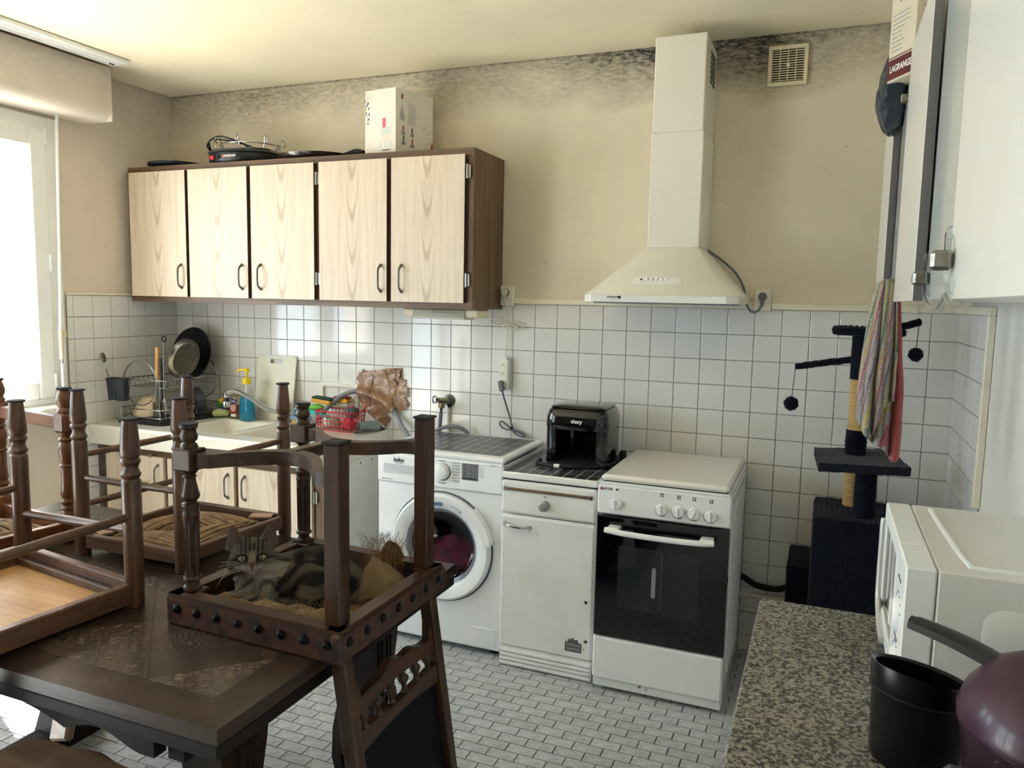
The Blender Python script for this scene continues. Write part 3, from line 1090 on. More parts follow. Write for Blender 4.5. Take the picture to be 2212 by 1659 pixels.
for a, b in ((0.035, 0.075), (0.452, 0.49), (0.897, 0.935), (1.345, 1.418)):
    MB().box((a, BY, 0.135), (b, BY + 0.018, 0.690)).build('face_stile', 'walnut_laminate', bc)
MB().box((0.05, BY + 0.05, 0.0), (1.40, BY + 0.065, 0.10)).build('plinth', 'walnut_laminate_x', bc)
for i, (a, b, hx) in enumerate(((0.065, 0.458, 0.425), (0.484, 0.903, 0.868), (0.929, 1.352, 0.972))):
    d = MB().rbox((a, BY - 0.02, 0.125), (b, BY - 0.001, 0.700), 0.0015).build('door', 'ash_laminate', bc)
    pull(d, hx, BY - 0.02, 0.545, 0.662)
    if i == 2:
        butt_hinge(d, b + 0.009, BY - 0.013, 0.60)
        butt_hinge(d, b + 0.009, BY - 0.013, 0.20)
    if i == 0:
        MB().rbox((0.36, BY - 0.022, 0.695), (0.385, BY - 0.004, 0.712), 0.002).build('magnet_catch', 'hinge_steel', d)

# ceramic double sink: slab with two basins (boxed walls) and rounded apron
sk = thing('ceramic_sink', 'white ceramic double sink with a deep front apron', 'sink', (0.71, -0.3, 0.74))
SX0, SX1, SY0, SY1, SZ0, SZ1 = 0.004, 1.424, -0.592, -0.004, 0.742, 0.842
B1 = (0.47, 0.80, -0.50, -0.13)
B2 = (0.83, 1.16, -0.50, -0.13)
m = MB()
xs = [SX0, B1[0], B1[1], B2[0], B2[1], SX1]
ys = [SY0, -0.50, -0.13, SY1]
for i in range(5):
    for j in range(3):
        if j == 1 and i in (1, 3):
            continue
        a, b, c, d = xs[i], xs[i + 1], ys[j], ys[j + 1]
        m.add([(a, c, SZ1), (b, c, SZ1), (b, d, SZ1), (a, d, SZ1)], [(0, 1, 2, 3)])
# rounded front and right rim, underside
nr = 5
prof = [(SY0 - 0.014 * math.sin(PI / 2 * k / nr), SZ1 - 0.014 * (1 - math.cos(PI / 2 * k / nr))) for k in range(nr + 1)] + [(SY0 - 0.014, SZ0 + 0.004), (SY0 - 0.010, SZ0)]
for k in range(len(prof) - 1):
    (y0, z0), (y1, z1) = prof[k], prof[k + 1]
    m.add([(SX0, y0, z0), (SX1, y0, z0), (SX1, y1, z1), (SX0, y1, z1)], [(3, 2, 1, 0)])
m.add([(SX1, SY0 - 0.012, SZ0), (SX1, SY1, SZ0), (SX1, SY1, SZ1), (SX1, SY0, SZ1), (SX1, SY0 - 0.014, SZ1 - 0.014)], [(0, 1, 2, 3, 4)])
m.add([(SX0, SY0 - 0.01, SZ0), (SX1, SY0 - 0.01, SZ0), (SX1, SY1, SZ0), (SX0, SY1, SZ0)], [(3, 2, 1, 0)])
m.add([(SX0, SY0 - 0.012, SZ0), (SX0, SY1, SZ0), (SX0, SY1, SZ1), (SX0, SY0, SZ1)], [(3, 2, 1, 0)])
m.build('slab', 'ceramic', sk)
for n_, B in (('basin', B1), ('basin', B2)):
    out = rrect(B[0], B[1], B[2], B[3], 0.002, 4)
    mid = rrect(B[0] + 0.01, B[1] - 0.01, B[2] + 0.01, B[3] - 0.01, 0.04, 4)
    low = rrect(B[0] + 0.03, B[1] - 0.03, B[2] + 0.03, B[3] - 0.03, 0.05, 4)
    N = len(out)
    vs = [(u, v, SZ1) for u, v in out] + [(u, v, SZ1 - 0.008) for u, v in mid] + [(u, v, 0.66) for u, v in low]
    fs = [(k, (k + 1) % N, (k + 1) % N + N, k + N) for k in range(N)] + [(k + N, (k + 1) % N + N, (k + 1) % N + 2 * N, k + 2 * N) for k in range(N)] + [tuple(range(2 * N, 3 * N))]
    o = MB().add(vs, fs).build('basin', 'ceramic', sk)
    bx, by = (B[0] + B[1]) / 2, B[2] + 0.19
    MB().lathe([(0, 0.002), (0.03, 0.002), (0.036, 0.0)], (bx, by, 0.661), 20).build('drain', 'chrome', o)
    for x, r in ((B[0] + 0.12, 0.010), (B[0] + 0.165, 0.017)) if B is B2 else ():
        MB().lathe([(0, 0.0), (r, 0.0), (r * 1.1, -0.002)], (x, B[3] - 0.014, 0.808), 14, axis=(0, -1, 0.12)).build('overflow_hole', 'gap_black', o)
MB().lathe([(0, 0.0), (0.004, 0.0)], (0.035, SY0 - 0.0145, 0.80), 10, axis=(0, -1, 0)).build('screw_hole', 'ink_grey', sk)

# mixer tap
tp = thing('mixer_tap', 'chrome mixer tap with a long swivel spout and black nozzle', 'tap', (0.815, -0.085, SZ1))
MB().lathe([(0.026, 0), (0.027, 0.006), (0.019, 0.012), (0.019, 0.075), (0.021, 0.08), (0.021, 0.10), (0.012, 0.112), (0, 0.114)], (0.815, -0.085, SZ1), 20).build('body', 'chrome', tp)
MB().tube(spline([(0.812, -0.095, SZ1 + 0.045), (0.76, -0.17, SZ1 + 0.085), (0.70, -0.24, SZ1 + 0.155), (0.665, -0.285, SZ1 + 0.178), (0.640, -0.31, SZ1 + 0.168)], 6), [0.012] * 7 + [0.011] * 18, 12).build('spout', 'chrome', tp)
n1 = MB().lathe([(0.013, 0), (0.014, -0.02), (0.012, -0.026)], (0.637, -0.312, SZ1 + 0.172), 16).build('swivel', 'chrome', tp)
MB().lathe([(0.012, 0), (0.013, -0.012), (0.018, -0.02), (0.0, -0.02)], (0.637, -0.312, SZ1 + 0.147), 16).build('nozzle_collar', 'black_matt', tp)
MB().lathe([(0.017, 0), (0.0195, -0.004), (0.0195, -0.026), (0.015, -0.03), (0.0, -0.03)], (0.637, -0.312, SZ1 + 0.127), 16).build('nozzle', 'chrome', tp)
MB().tube(spline([(0.815, -0.085, SZ1 + 0.108), (0.825, -0.095, SZ1 + 0.135), (0.835, -0.115, SZ1 + 0.155)], 5), 0.008, 10).build('lever', 'chrome', tp)

# ---------------------------------------------------------------- on the sink: dish rack, pans, bottles
P('rack_black', '#15171a', 0.5)
P('cup_slate', '#2a3037', 0.55)
P('steel_brushed', '#9a958b', 0.30, 1.0, var=(60, '#736e64', 0.35, 0.7))
P('pan_dark', '#14181f', 0.35)
P('beech', '#c99962', 0.5)
P('stoneware', '#d9c5a7', 0.45)
P('mug_white', '#e9e8e3', 0.25)
P('melamine_dark', '#2c2f36', 0.4)
P('blue_soap', '#149fd0', 0.1, trans=0.35)
P('yellow_plastic', '#f0cf2a', 0.35)
GLASS('clear_plastic', (0.93, 0.95, 0.93, 1), 0.05)
GLASS('tinted_plastic', (0.86, 0.84, 0.74, 1), 0.05)
P('board_plastic', '#e4e2cf', 0.4, var=(6, '#d8d2a8', 0.45, 0.75), trans=0.1)
P('scrub_green', '#2a4736', 0.9, bump=(180, 0.6, 0.004))
P('foam_yellow', '#d9a548', 0.9)
P('scrub_red', '#8e2f2c', 0.9, bump=(180, 0.6, 0.004))
P('lime_foam', '#6fbf4d', 0.85)
P('teal_cloth', '#2fa8a4', 0.8)
P('brush_blue', '#7b98bd', 0.4)
P('bristle_yellow', '#b9a24b', 0.8)
P('basket_red', '#b8222f', 0.35)
P('tape_brown', '#a58063', 0.20, var=(26, '#83604a', 0.35, 0.7, 6.0), bump=(34, 0.9, 0.008), coat=0.3)
P('sage_grey', '#7d8a88', 0.5)
P('charcoal_plastic', '#4d5154', 0.5)
P('brass_old', '#9c9479', 0.35, 1.0)
P('label_red', '#9c3a34', 0.5)
P('label_blue', '#23307a', 0.5)

dt = tag(MB().prism(rrect(0.07, 0.385, -0.50, -0.045, 0.03), XY, SZ1 + 0.001, SZ1 + 0.014).prism(rrect(0.066, 0.389, -0.504, -0.041, 0.03), XY, SZ1 + 0.014, SZ1 + 0.022)
         .build('drip_tray', 'rack_black'), 'black drip tray under the dish rack in the sink corner', 'tray')
rk = thing('dish_rack', 'two-tier chrome wire dish rack standing in the corner of the sink', 'dish rack', (0.227, -0.27, SZ1 + 0.022))
wz = SZ1 + 0.0225
rx0, rx1, ry0, ry1 = 0.085, 0.372, -0.485, -0.06


def loop(z, x0=rx0, x1=rx1, y0=ry0, y1=ry1, r=0.025):
    return [(u, v, z) for u, v in rrect(x0, x1, y0, y1, r, 4)]


for z in (wz + 0.012, wz + 0.055):
    MB().tube(loop(z), 0.0028, 6, True).build('rim_wire', 'wire_chrome', rk)
MB().tube(loop(wz + 0.205, 0.095, 0.362, ry0 + 0.02, ry1 - 0.0), 0.0028, 6, True).build('upper_rim_wire', 'wire_chrome', rk)
MB().tube(loop(wz + 0.165, 0.115, 0.342, ry0 + 0.04, ry1 - 0.02), 0.0022, 6, True).build('upper_floor_wire', 'wire_chrome', rk)
for k in range(13):
    y = ry0 + 0.03 + k * (ry1 - ry0 - 0.06) / 12
    MB().tube([(rx0, y, wz + 0.055), (rx0 + 0.005, y, wz + 0.012), (rx0 + 0.02, y, wz + 0.008), (rx1 - 0.02, y, wz + 0.008), (rx1 - 0.005, y, wz + 0.012), (rx1, y, wz + 0.055)], 0.0016, 5).build('grid_wire', 'wire_chrome', rk)
for k in range(12):
    y = ry0 + 0.05 + k * (ry1 - ry0 - 0.08) / 11
    MB().tube([(0.362, y, wz + 0.205), (0.342, y, wz + 0.165), (0.115, y, wz + 0.165), (0.095, y, wz + 0.205)], 0.0016, 5).build('upper_grid_wire', 'wire_chrome', rk)
for x, y in ((rx0 + 0.01, ry0), (rx1 - 0.01, ry0), (rx0 + 0.01, ry1), (rx1 - 0.01, ry1)):
    MB().tube([(x, y, wz), (x, y, wz + 0.205)], 0.003, 6).build('post_wire', 'wire_chrome', rk)
for y in (ry0 + 0.005, ry1):
    c = V((0.228, y, wz + 0.19))
    MB().tube([(c.x + 0.115 * math.cos(a), y, c.z + 0.115 * math.sin(a)) for a in [2 * PI * k / 30 for k in range(30)]], 0.0032, 7, True).build('end_hoop', 'wire_chrome', rk)
for i, (x, y) in enumerate(((0.085, -0.515), (0.155, -0.525))):
    cu = thing('cutlery_cup', ('slate plastic cutlery cup with a spoon, the left of two on the dish rack', 'slate plastic cutlery cup with forks, the right of two on the dish rack')[i], 'cutlery cup', (x, y, wz + 0.10), group='cutlery cups on the dish rack')
    o = rrect(x - 0.034, x + 0.034, y - 0.026, y + 0.026, 0.012, 3)
    b = rrect(x - 0.026, x + 0.026, y - 0.02, y + 0.02, 0.01, 3)
    N = len(o)
    MB().add([(u, v, wz + 0.213) for u, v in o] + [(u, v, wz + 0.10) for u, v in b] + [(x + (u - x) * 0.92, y + (v - y) * 0.92, wz + 0.212) for u, v in o] + [(x + (u - x) * 0.9, y + (v - y) * 0.9, wz + 0.11) for u, v in b],
             [(k, (k + 1) % N, (k + 1) % N + N, k + N) for k in range(N)] + [tuple(range(N, 2 * N))] + [(k, (k + 1) % N, (k + 1) % N + 2 * N, k + 2 * N) for k in range(N)]
             + [(k + 2 * N, (k + 1) % N + 2 * N, (k + 1) % N + 3 * N, k + 3 * N) for k in range(N)] + [tuple(range(3 * N, 4 * N))]).build('cup', 'cup_slate', cu)
    MB().rbox((x - 0.02, y + 0.026, wz + 0.198), (x + 0.02, -0.484, wz + 0.213), 0.002).build('hook', 'cup_slate', cu)


def spoon(name, label, p, q, head, mat='steel_brushed', parts=True, w=0.018):
    """p handle foot, q handle top, head centre beyond q"""
    t = thing(name, label, name.split('_')[-1], p)
    MB().tube(spline([p, (V(p) + V(q)) / 2, q], 6), 0.003, 8).build('handle', mat, t)
    d = (V(head) - V(q)).normalized()
    a, b = frame_of(d)
    M = Matrix((a, b, d)).transposed()
    MB().ell(head, w, 0.006, w * 1.7, 14, 8, M).build('bowl', mat, t)
    return t


spoon('serving_spoon', 'steel spoon leaning out of the left cutlery cup', (0.085, -0.512, wz + 0.112), (0.040, -0.52, wz + 0.255), (0.024, -0.522, wz + 0.315), w=0.016)
for i, dx in enumerate((0.01, 0.03)):
    f = thing('fork', ('steel fork upright in the right cutlery cup', 'steel fork leaning right in the right cutlery cup')[i], 'fork', (0.15 + dx / 3, -0.523, wz + 0.112))
    e = V((0.152 + dx * 1.5, -0.523 + 0.01 * i, wz + 0.215))
    MB().tube([(0.15 + dx / 3, -0.523, wz + 0.112), e], 0.003, 6).build('handle', 'steel_brushed', f)
    for k in (-1, 0, 1):
        MB().tube([e, e + V((0.006 * k + dx * 0.2, 0, 0.012)), e + V((0.006 * k + dx * 0.5, 0, 0.042))], 0.0014, 5).build('tine', 'steel_brushed', f)
# utensils standing in the rack
ut = thing('spatula', 'spatula with a light wooden handle standing in the dish rack', 'spatula', (0.30, -0.43, wz + 0.01))
MB().tube([(0.292, -0.432, wz + 0.19), (0.300, -0.430, wz + 0.375)], [0.009, 0.011], 10).build('handle', 'beech', ut)
for z in (0.22, 0.33):
    MB().cyl((0.296, -0.445, wz + z), (0.296, -0.438, wz + z), 0.003, n=8).build('rivet', 'chrome', ut)
MB().tube([(0.288, -0.433, wz + 0.08), (0.292, -0.432, wz + 0.19)], 0.006, 8).build('shank', 'pewter', ut)
MB().rbox((0.262, -0.437, wz + 0.012), (0.312, -0.433, wz + 0.09), 0.002).build('blade', 'steel_brushed', ut)
wh = thing('slotted_turner', 'long steel turner with a black ring end standing in the dish rack', 'turner', (0.325, -0.42, wz + 0.01))
MB().tube([(0.322, -0.418, wz + 0.10), (0.328, -0.414, wz + 0.40)], 0.0055, 8).build('handle', 'steel_brushed', wh)
MB().tube([(0.330 + 0.012 * math.cos(a), -0.414, wz + 0.418 + 0.014 * math.sin(a)) for a in [2 * PI * k / 16 for k in range(16)]], 0.0045, 7, True).build('hanging_ring', 'black_matt', wh)
MB().tube([(0.318, -0.424, wz + 0.10), (0.316, -0.424, wz + 0.32)], 0.006, 8).build('black_stem', 'black_matt', wh)
MB().ell((0.318, -0.42, wz + 0.065), 0.028, 0.006, 0.05, 14, 8).build('head', 'steel_brushed', wh)


def pan(name, label, c, r, nrm, mat_in, mat_out, depth, handle=None):
    t = thing(name, label, 'pan', c)
    d = V(nrm).normalized()
    MB().lathe([(0, 0), (r * 0.80, 0), (r * 0.97, depth * 0.8), (r, depth), (r * 0.975, depth), (r * 0.94, depth * 0.75), (r * 0.78, 0.004), (0, 0.004)], c, 44, axis=d).build('pan_body', mat_out, t)
    MB().lathe([(0, 0.0045), (r * 0.77, 0.0045)], c, 44, axis=d).build('cooking_surface', mat_in, t)
    if handle:
        MB().tube(handle, 0.009, 8).build('handle', 'black_matt', t)
    return t


pan('wok', 'large dark blue-black pan standing on edge at the back of the dish rack', (0.212, -0.085, 1.178), 0.150, (-0.06, -0.97, 0.20), 'pan_dark', 'pan_dark', 0.03)
pan('frying_pan', 'small steel frying pan tilted in front of the dark pan in the dish rack', (0.240, -0.180, 1.158), 0.112, (0.0, -0.95, 0.32), 'steel_brushed', 'steel_brushed', 0.022)
bw = MB()
N = 32
prof = [(0.088, 0.0), (0.088, 0.012), (0.078, 0.035), (0.060, 0.066), (0.040, 0.088), (0.038, 0.094), (0.0, 0.094)]
vs, fs = [], []
for i, (r, h) in enumerate(prof):
    for k in range(N):
        a = 2 * PI * k / N
        q = r * (1 + 0.025 * math.cos(a * 8)) if 0 < i < 5 else r
        vs.append((0.185 + q * math.cos(a), -0.375 + q * math.sin(a), wz + 0.0105 + h))
for i in range(len(prof) - 1):
    for k in range(N):
        fs.append((i * N + k, i * N + (k + 1) % N, (i + 1) * N + (k + 1) % N, (i + 1) * N + k))
bw.add(vs, fs)
tag(bw.build('bowl', 'stoneware'), 'beige ribbed bowl upside down on the lower tier of the dish rack', 'bowl')
mg = thing('mug', 'white mug upside down in the far end of the dish rack', 'mug', (0.28, -0.16, wz + 0.0105))
MB().lathe([(0.036, 0), (0.038, 0.004), (0.038, 0.08), (0.034, 0.086), (0, 0.086)], (0.28, -0.16, wz + 0.0105), 22).build('body', 'mug_white', mg)
MB().tube(spline([(0.313, -0.175, wz + 0.025), (0.34, -0.188, wz + 0.03), (0.345, -0.19, wz + 0.055), (0.313, -0.175, wz + 0.07)], 5), 0.005, 8).build('handle', 'mug_white', mg)
tag(MB().lathe([(0.04, 0), (0.043, 0.004), (0.052, 0.13), (0.05, 0.13), (0.038, 0.008)], (0.20, -0.12, wz + 0.0105), 24).build('food_tub', 'clear_plastic'), 'frosted clear plastic tub at the back of the dish rack', 'tub')
tag(MB().lathe([(0.02, 0), (0.055, 0.008), (0.075, 0.05), (0.072, 0.05), (0.05, 0.012), (0.0, 0.008)], (0.325, -0.245, wz + 0.07), 24, axis=(0.2, 0.9, 0.1)).build('dark_bowl', 'melamine_dark'), 'dark grey bowl on its side in the middle of the dish rack', 'bowl')

# bottles, sponge flower, cutting board, brush
b1 = thing('lotion_bottle', 'clear bottle with a red and blue label beside the blue soap', 'bottle', (0.515, -0.105, SZ1))
SZ = SZ1 + 0.0005
MB().lathe([(0.0, 0), (0.040, 0), (0.043, 0.006), (0.043, 0.10), (0.036, 0.122), (0.017, 0.135), (0.015, 0.150), (0.0, 0.150)], (0.515, -0.105, SZ), 24, sy=0.7).build('body', 'tinted_plastic', b1)
MB().lathe([(0.0, 0.002), (0.040, 0.002), (0.040, 0.075), (0.0, 0.075)], (0.515, -0.105, SZ), 20, sy=0.66).build('lotion', P('lotion_amber', '#b99c74', 0.2, trans=0.5), b1)
MB().lathe([(0.017, 0.150), (0.018, 0.152), (0.018, 0.170), (0.0, 0.172)], (0.515, -0.105, SZ), 18).build('cap', 'clear_plastic', b1)
MB().rbox((0.498, -0.1390, SZ + 0.035), (0.548, -0.1345, SZ + 0.082), 0.001).build('red_label', 'label_red', b1)
MB().prism(oval(0.523, SZ + 0.098, 0.024, 0.012, 18), XZ, -0.1385, -0.1340).build('blue_label', 'label_blue', b1)
text('lettering', 'LABELL', 'ink_white', b1, (0.523, -0.1392, SZ + 0.098), (1, 0, 0), (0, 0, 1), 0.011, bold=0.0002)
for k, w in enumerate((0.030, 0.036, 0.032, 0.020)):
    MB().box((0.523 - w / 2, -0.1396, SZ + 0.072 - k * 0.009), (0.523 + w / 2, -0.1390, SZ + 0.0765 - k * 0.009)).build('label_line', 'ink_white', b1, 0)
MB().rbox((0.506, -0.1388, SZ + 0.014), (0.540, -0.1345, SZ + 0.028), 0.001).build('white_label', 'ink_white', b1)

b2 = thing('soap_bottle', 'bright blue hand soap bottle with a yellow pump by the cutting board', 'bottle', (0.612, -0.13, SZ))
MB().lathe([(0, 0), (0.046, 0), (0.051, 0.01), (0.048, 0.07), (0.040, 0.13), (0.028, 0.175), (0.020, 0.195), (0.020, 0.20), (0, 0.20)], (0.612, -0.13, SZ), 26, sy=0.65).build('body', 'clear_plastic', b2)
MB().lathe([(0, 0.002), (0.044, 0.003), (0.049, 0.01), (0.046, 0.07), (0.0385, 0.13), (0, 0.13)], (0.612, -0.13, SZ), 26, sy=0.62).build('liquid', 'blue_soap', b2)
MB().lathe([(0.022, 0.198), (0.022, 0.23), (0.012, 0.232)], (0.612, -0.13, SZ), 18).build('pump_collar', 'yellow_plastic', b2)
MB().lathe([(0.0055, 0.232), (0.0055, 0.262), (0.016, 0.263), (0.014, 0.282), (0.0, 0.284)], (0.612, -0.13, SZ), 16).build('pump_stem', 'yellow_plastic', b2)
MB().tube(spline([(0.612, -0.13, SZ + 0.273), (0.58, -0.14, SZ + 0.274), (0.562, -0.145, SZ + 0.262)], 4), 0.0055, 8).build('pump_nozzle', 'yellow_plastic', b2)
MB().tube([(0.612, -0.13, SZ + 0.02), (0.612, -0.13, SZ + 0.2)], 0.003, 6).build('dip_tube', 'ink_white', b2)

fs_ = thing('flower_sponge', 'rainbow petal sponge behind the dish rack', 'sponge', (0.40, -0.07, SZ))
for k, cc in enumerate(('#c8352f', '#e8a02c', '#e6d33c', '#3fa24a', '#2f7fb3', '#7b4fa0')):
    a = 2 * PI * k / 6
    MB().ell((0.405 + 0.026 * math.cos(a), -0.08, SZ + 0.062 + 0.026 * math.sin(a)), 0.017, 0.02, 0.017, 10, 8).build('petal', P('petal_%d' % k, cc, 0.85), fs_)
MB().ell((0.405, -0.08, SZ + 0.018), 0.02, 0.025, 0.018, 10, 8).build('stem', 'lime_foam', fs_)
tag(MB().tube(spline([(0.40, -0.16, SZ + 0.022), (0.43, -0.14, SZ + 0.03), (0.465, -0.10, SZ + 0.022)], 5), [0.010, 0.016, 0.019, 0.021, 0.022, 0.022, 0.021, 0.019, 0.017, 0.014, 0.008], 10).build('scrub_pad', P('pale_green_pad', '#b7c48a', 0.9)),
    'pale green scrub pad lying beside the lotion bottle', 'sponge')
cbd = thing('cutting_board', 'cream plastic cutting board leaning on the tiles behind the tap', 'cutting board', (0.72, -0.03, SZ))
Mcb = Matrix.Translation((0.0, -0.055, SZ)) @ Matrix.Rotation(math.radians(-8), 4, 'X')
o = rrect(0.595, 0.85, 0.0, 0.352, 0.02, 4)
i = rrect(0.68, 0.765, 0.308, 0.330, 0.004, 4)
N = len(o)
vs = []
for h in (0.0, -0.009):
    vs += [Mcb @ V((u, h, v)) for u, v in o] + [Mcb @ V((u, h, v)) for u, v in i]
fs = []
for k in range(N):
    k2 = (k + 1) % N
    fs += [(k, k2, k2 + N, k + N), (k + 2 * N, k + 3 * N, k2 + 3 * N, k2 + 2 * N), (k, k + 2 * N, k2 + 2 * N, k2), (k + N, k2 + N, k2 + 3 * N, k + 3 * N)]
MB().add(vs, fs).build('board', 'board_plastic', cbd)
br = thing('scrub_brush', 'blue hand brush with a bow handle on the sink rim', 'brush', (0.93, -0.085, SZ))
MB().prism(rrect(0.875, 0.985, -0.11, -0.06, 0.012), XY, SZ + 0.022, SZ + 0.040).build('back', 'brush_blue', br)
MB().prism(rrect(0.88, 0.98, -0.106, -0.064, 0.01), XY, SZ, SZ + 0.022).build('bristles', 'bristle_yellow', br)
MB().tube(spline([(0.885, -0.085, SZ + 0.038), (0.89, -0.085, SZ + 0.072), (0.91, -0.085, SZ + 0.080), (0.955, -0.085, SZ + 0.080), (0.972, -0.085, SZ + 0.072), (0.977, -0.085, SZ + 0.038)], 5), 0.008, 10).build('handle', 'brush_blue', br)

# built-in soap dish
sd = thing('soap_dish', 'white ceramic soap dish set into the tiles above the sink', 'soap dish', (1.12, 0.0, 0.935))
m = MB()
o = rrect(1.0, 1.24, 0.93, 1.065, 0.01, 3)
i = rrect(1.02, 1.22, 0.952, 1.045, 0.015, 3)
N = len(o)
m.add([(u, 0.0, v) for u, v in o] + [(u, -0.018, v) for u, v in o] + [(u, -0.018, v) for u, v in i] + [(u, 0.0015, v) for u, v in i],
      [(k, (k + 1) % N, (k + 1) % N + N, k + N) for k in range(N)] + [(k + N, (k + 1) % N + N, (k + 1) % N + 2 * N, k + 2 * N) for k in range(N)]
      + [(k + 2 * N, (k + 1) % N + 2 * N, (k + 1) % N + 3 * N, k + 3 * N) for k in range(N)] + [tuple(range(3 * N, 4 * N))])
m.build('frame', 'ceramic', sd)
tray = MB().rbox((1.03, -0.075, 0.952), (1.215, -0.012, 0.960), 0.003).build('tray', 'ceramic', sd)
for k in range(9):
    MB().rbox((1.045 + k * 0.02, -0.078, 0.959), (1.053 + k * 0.02, -0.015, 0.967), 0.002).build('ridge', 'ceramic', tray)


def sponge(name, label, c, rz, mat_top, mat_low, tilt=0.0, L=0.095, W=0.06):
    t = thing(name, label, 'sponge', c, rz)
    M = WORLD[t.name] @ Matrix.Rotation(tilt, 4, 'Y')
    MB().rbox((-L / 2, -W / 2, 0), (L / 2, W / 2, 0.022), 0.005, M).build('foam', mat_low, t)
    MB().rbox((-L / 2, -W / 2, 0.0222), (L / 2, W / 2, 0.032), 0.004, M).build('scouring_layer', mat_top, t)


sponge('red_sponge', 'yellow sponge with a red scouring layer on the soap dish', (1.165, -0.047, 0.9675), 0.0, 'scrub_red', 'foam_yellow', L=0.085, W=0.05)
sponge('green_sponge', 'yellow sponge with a dark green scouring layer leaning on the red basket', (1.085, -0.105, 0.965), 0.1, 'scrub_green', 'foam_yellow', 0.10, 0.11)
tag(MB().ell((1.055, -0.125, 0.945), 0.05, 0.035, 0.016, 14, 8).build('lime_sponge', 'lime_foam'), 'lime green sponge tucked under the dark green scourer', 'sponge')
tag(MB().tube(spline([(1.02, -0.14, 0.925), (1.08, -0.155, 0.918), (1.16, -0.16, 0.905)], 6), [0.012] * 6 + [0.010] * 6 + [0.006], 8).build('teal_cloth', 'teal_cloth'), 'teal cloth draped on the front of the red basket', 'cloth')

# red wire basket with brushes
rb = thing('red_basket', 'red plastic mesh basket of cleaning things at the right end of the sink', 'basket', (1.19, -0.14, SZ))
bx0, bx1, by0, by1, bz = 1.10, 1.335, -0.205, -0.075, SZ + 0.002
def bp(u, v, t):
    """point on the basket wall: t 0 bottom, 1 top"""
    cx, cy = (bx0 + bx1) / 2, (by0 + by1) / 2
    k = 0.9 + 0.1 * t
    return (cx + (u - cx) * k, cy + (v - cy) * k, bz + 0.095 * t)
per = rrect(bx0, bx1, by0, by1, 0.02, 3)
for t in (0, 0.25, 0.5, 0.75, 1.0):
    MB().tube([bp(u, v, t) for u, v in per], 0.0022 if t < 1 else 0.004, 5, True).build('hoop', 'basket_red', rb)
nv = 30
L = sum((V(per[k] + (0,)) - V(per[k - 1] + (0,))).length for k in range(len(per)))
pos, acc, k = [], 0.0, 0
for q in range(nv):
    target = L * q / nv
    acc = 0
    for k in range(len(per)):
        a, b = V(per[k] + (0,)), V(per[(k + 1) % len(per)] + (0,))
        l = (b - a).length
        if acc + l >= target:
            p = a + (b - a) * ((target - acc) / max(l, 1e-9))
            pos.append((p.x, p.y))
            break
        acc += l
for u, v in pos:
    MB().tube([bp(u, v, 0), bp(u, v, 1)], 0.0018, 5).build('stave', 'basket_red', rb)
for k in range(6):
    x = bx0 + 0.03 + k * 0.035
    MB().tube([bp(x, by0, 0), bp(x, by1, 0)], 0.0018, 5).build('floor_bar', 'basket_red', rb)
MB().tube(spline([bp(1.31, by1, 1), (1.325, by1, bz + 0.125), (1.334, by1 - 0.03, bz + 0.095)], 4), 0.003, 6).build('ear', 'basket_red', rb)
pot = thing('pot_brush', 'round dark pot brush with a red hub on top of the red basket', 'brush', (1.285, -0.14, bz + 0.05))
MB().lathe([(0.015, 0.0), (0.034, 0.012), (0.038, 0.035), (0.030, 0.052), (0.012, 0.058), (0, 0.058)], (1.285, -0.14, bz + 0.062), 24, flute=(0.01, 0.06, 12, 0.004)).build('brush_head', 'charcoal_plastic', pot)
MB().lathe([(0.012, 0.0), (0.01, 0.006), (0, 0.008)], (1.285, -0.14, bz + 0.1195), 14).build('hub', 'basket_red', pot)
for nm, lb, c, rad, mt in (('green_scrubber', 'grey green scrubber inside the red basket', (1.19, -0.15, bz + 0.034), (0.03, 0.03, 0.03), P('scrub_sage', '#93a08c', 0.8)),
                       ('pink_net_ball', 'pink net ball inside the red basket', (1.275, -0.15, bz + 0.034), (0.034, 0.03, 0.03), P('net_pink', '#c23a55', 0.7)),
                       ('orange_cap', 'orange cap inside the red basket', (1.232, -0.13, bz + 0.03), (0.018, 0.018, 0.027), P('orange', '#d8773d', 0.6)),
                       ('white_cloth_ball', 'white rag balled up inside the red basket', (1.14, -0.14, bz + 0.034), (0.028, 0.03, 0.03), 'mug_white')):
    mm = MB().ell(c, *rad, 18, 12)
    mm.v = [tuple(V(p) + (V(p) - V(c)).normalized() * 0.004 * noise.noise(V(p) * 90)) for p in mm.v]
    tag(mm.build(nm, mt), lb, 'brush' if 'scrub' in nm else ('cap' if 'cap' in nm else 'cloth'))

rl = thing('lint_roller', 'sage grey lint roller lying at the corner of the sink', 'lint roller', (1.365, -0.13, SZ))
MB().cyl((1.345, -0.165, SZ + 0.028), (1.408, -0.085, SZ + 0.028), 0.027, n=22).build('roll', 'sage_grey', rl)
MB().cyl((1.343, -0.168, SZ + 0.028), (1.3455, -0.1645, SZ + 0.028), 0.02, n=18).build('core', 'charcoal_plastic', rl)
MB().beam((1.36, -0.235, SZ + 0.010), (1.40, -0.16, SZ + 0.014), 0.02, 0.01).build('handle', 'charcoal_plastic', rl)
sp = thing('sink_plug', 'flat grey sink plug lying at the sink corner', 'plug', (1.40, -0.045, SZ))
MB().lathe([(0.0, 0), (0.022, 0), (0.026, 0.008), (0.012, 0.01), (0.010, 0.02), (0, 0.022)], (1.392, -0.045, SZ), 18).build('stopper', 'charcoal_plastic', sp)
MB().tube([(1.392 + 0.012 * math.cos(a), -0.045, SZ + 0.026 + 0.008 * math.sin(a)) for a in [2 * PI * k / 12 for k in range(12)]], 0.002, 6, True).build('ring', 'chrome', sp)

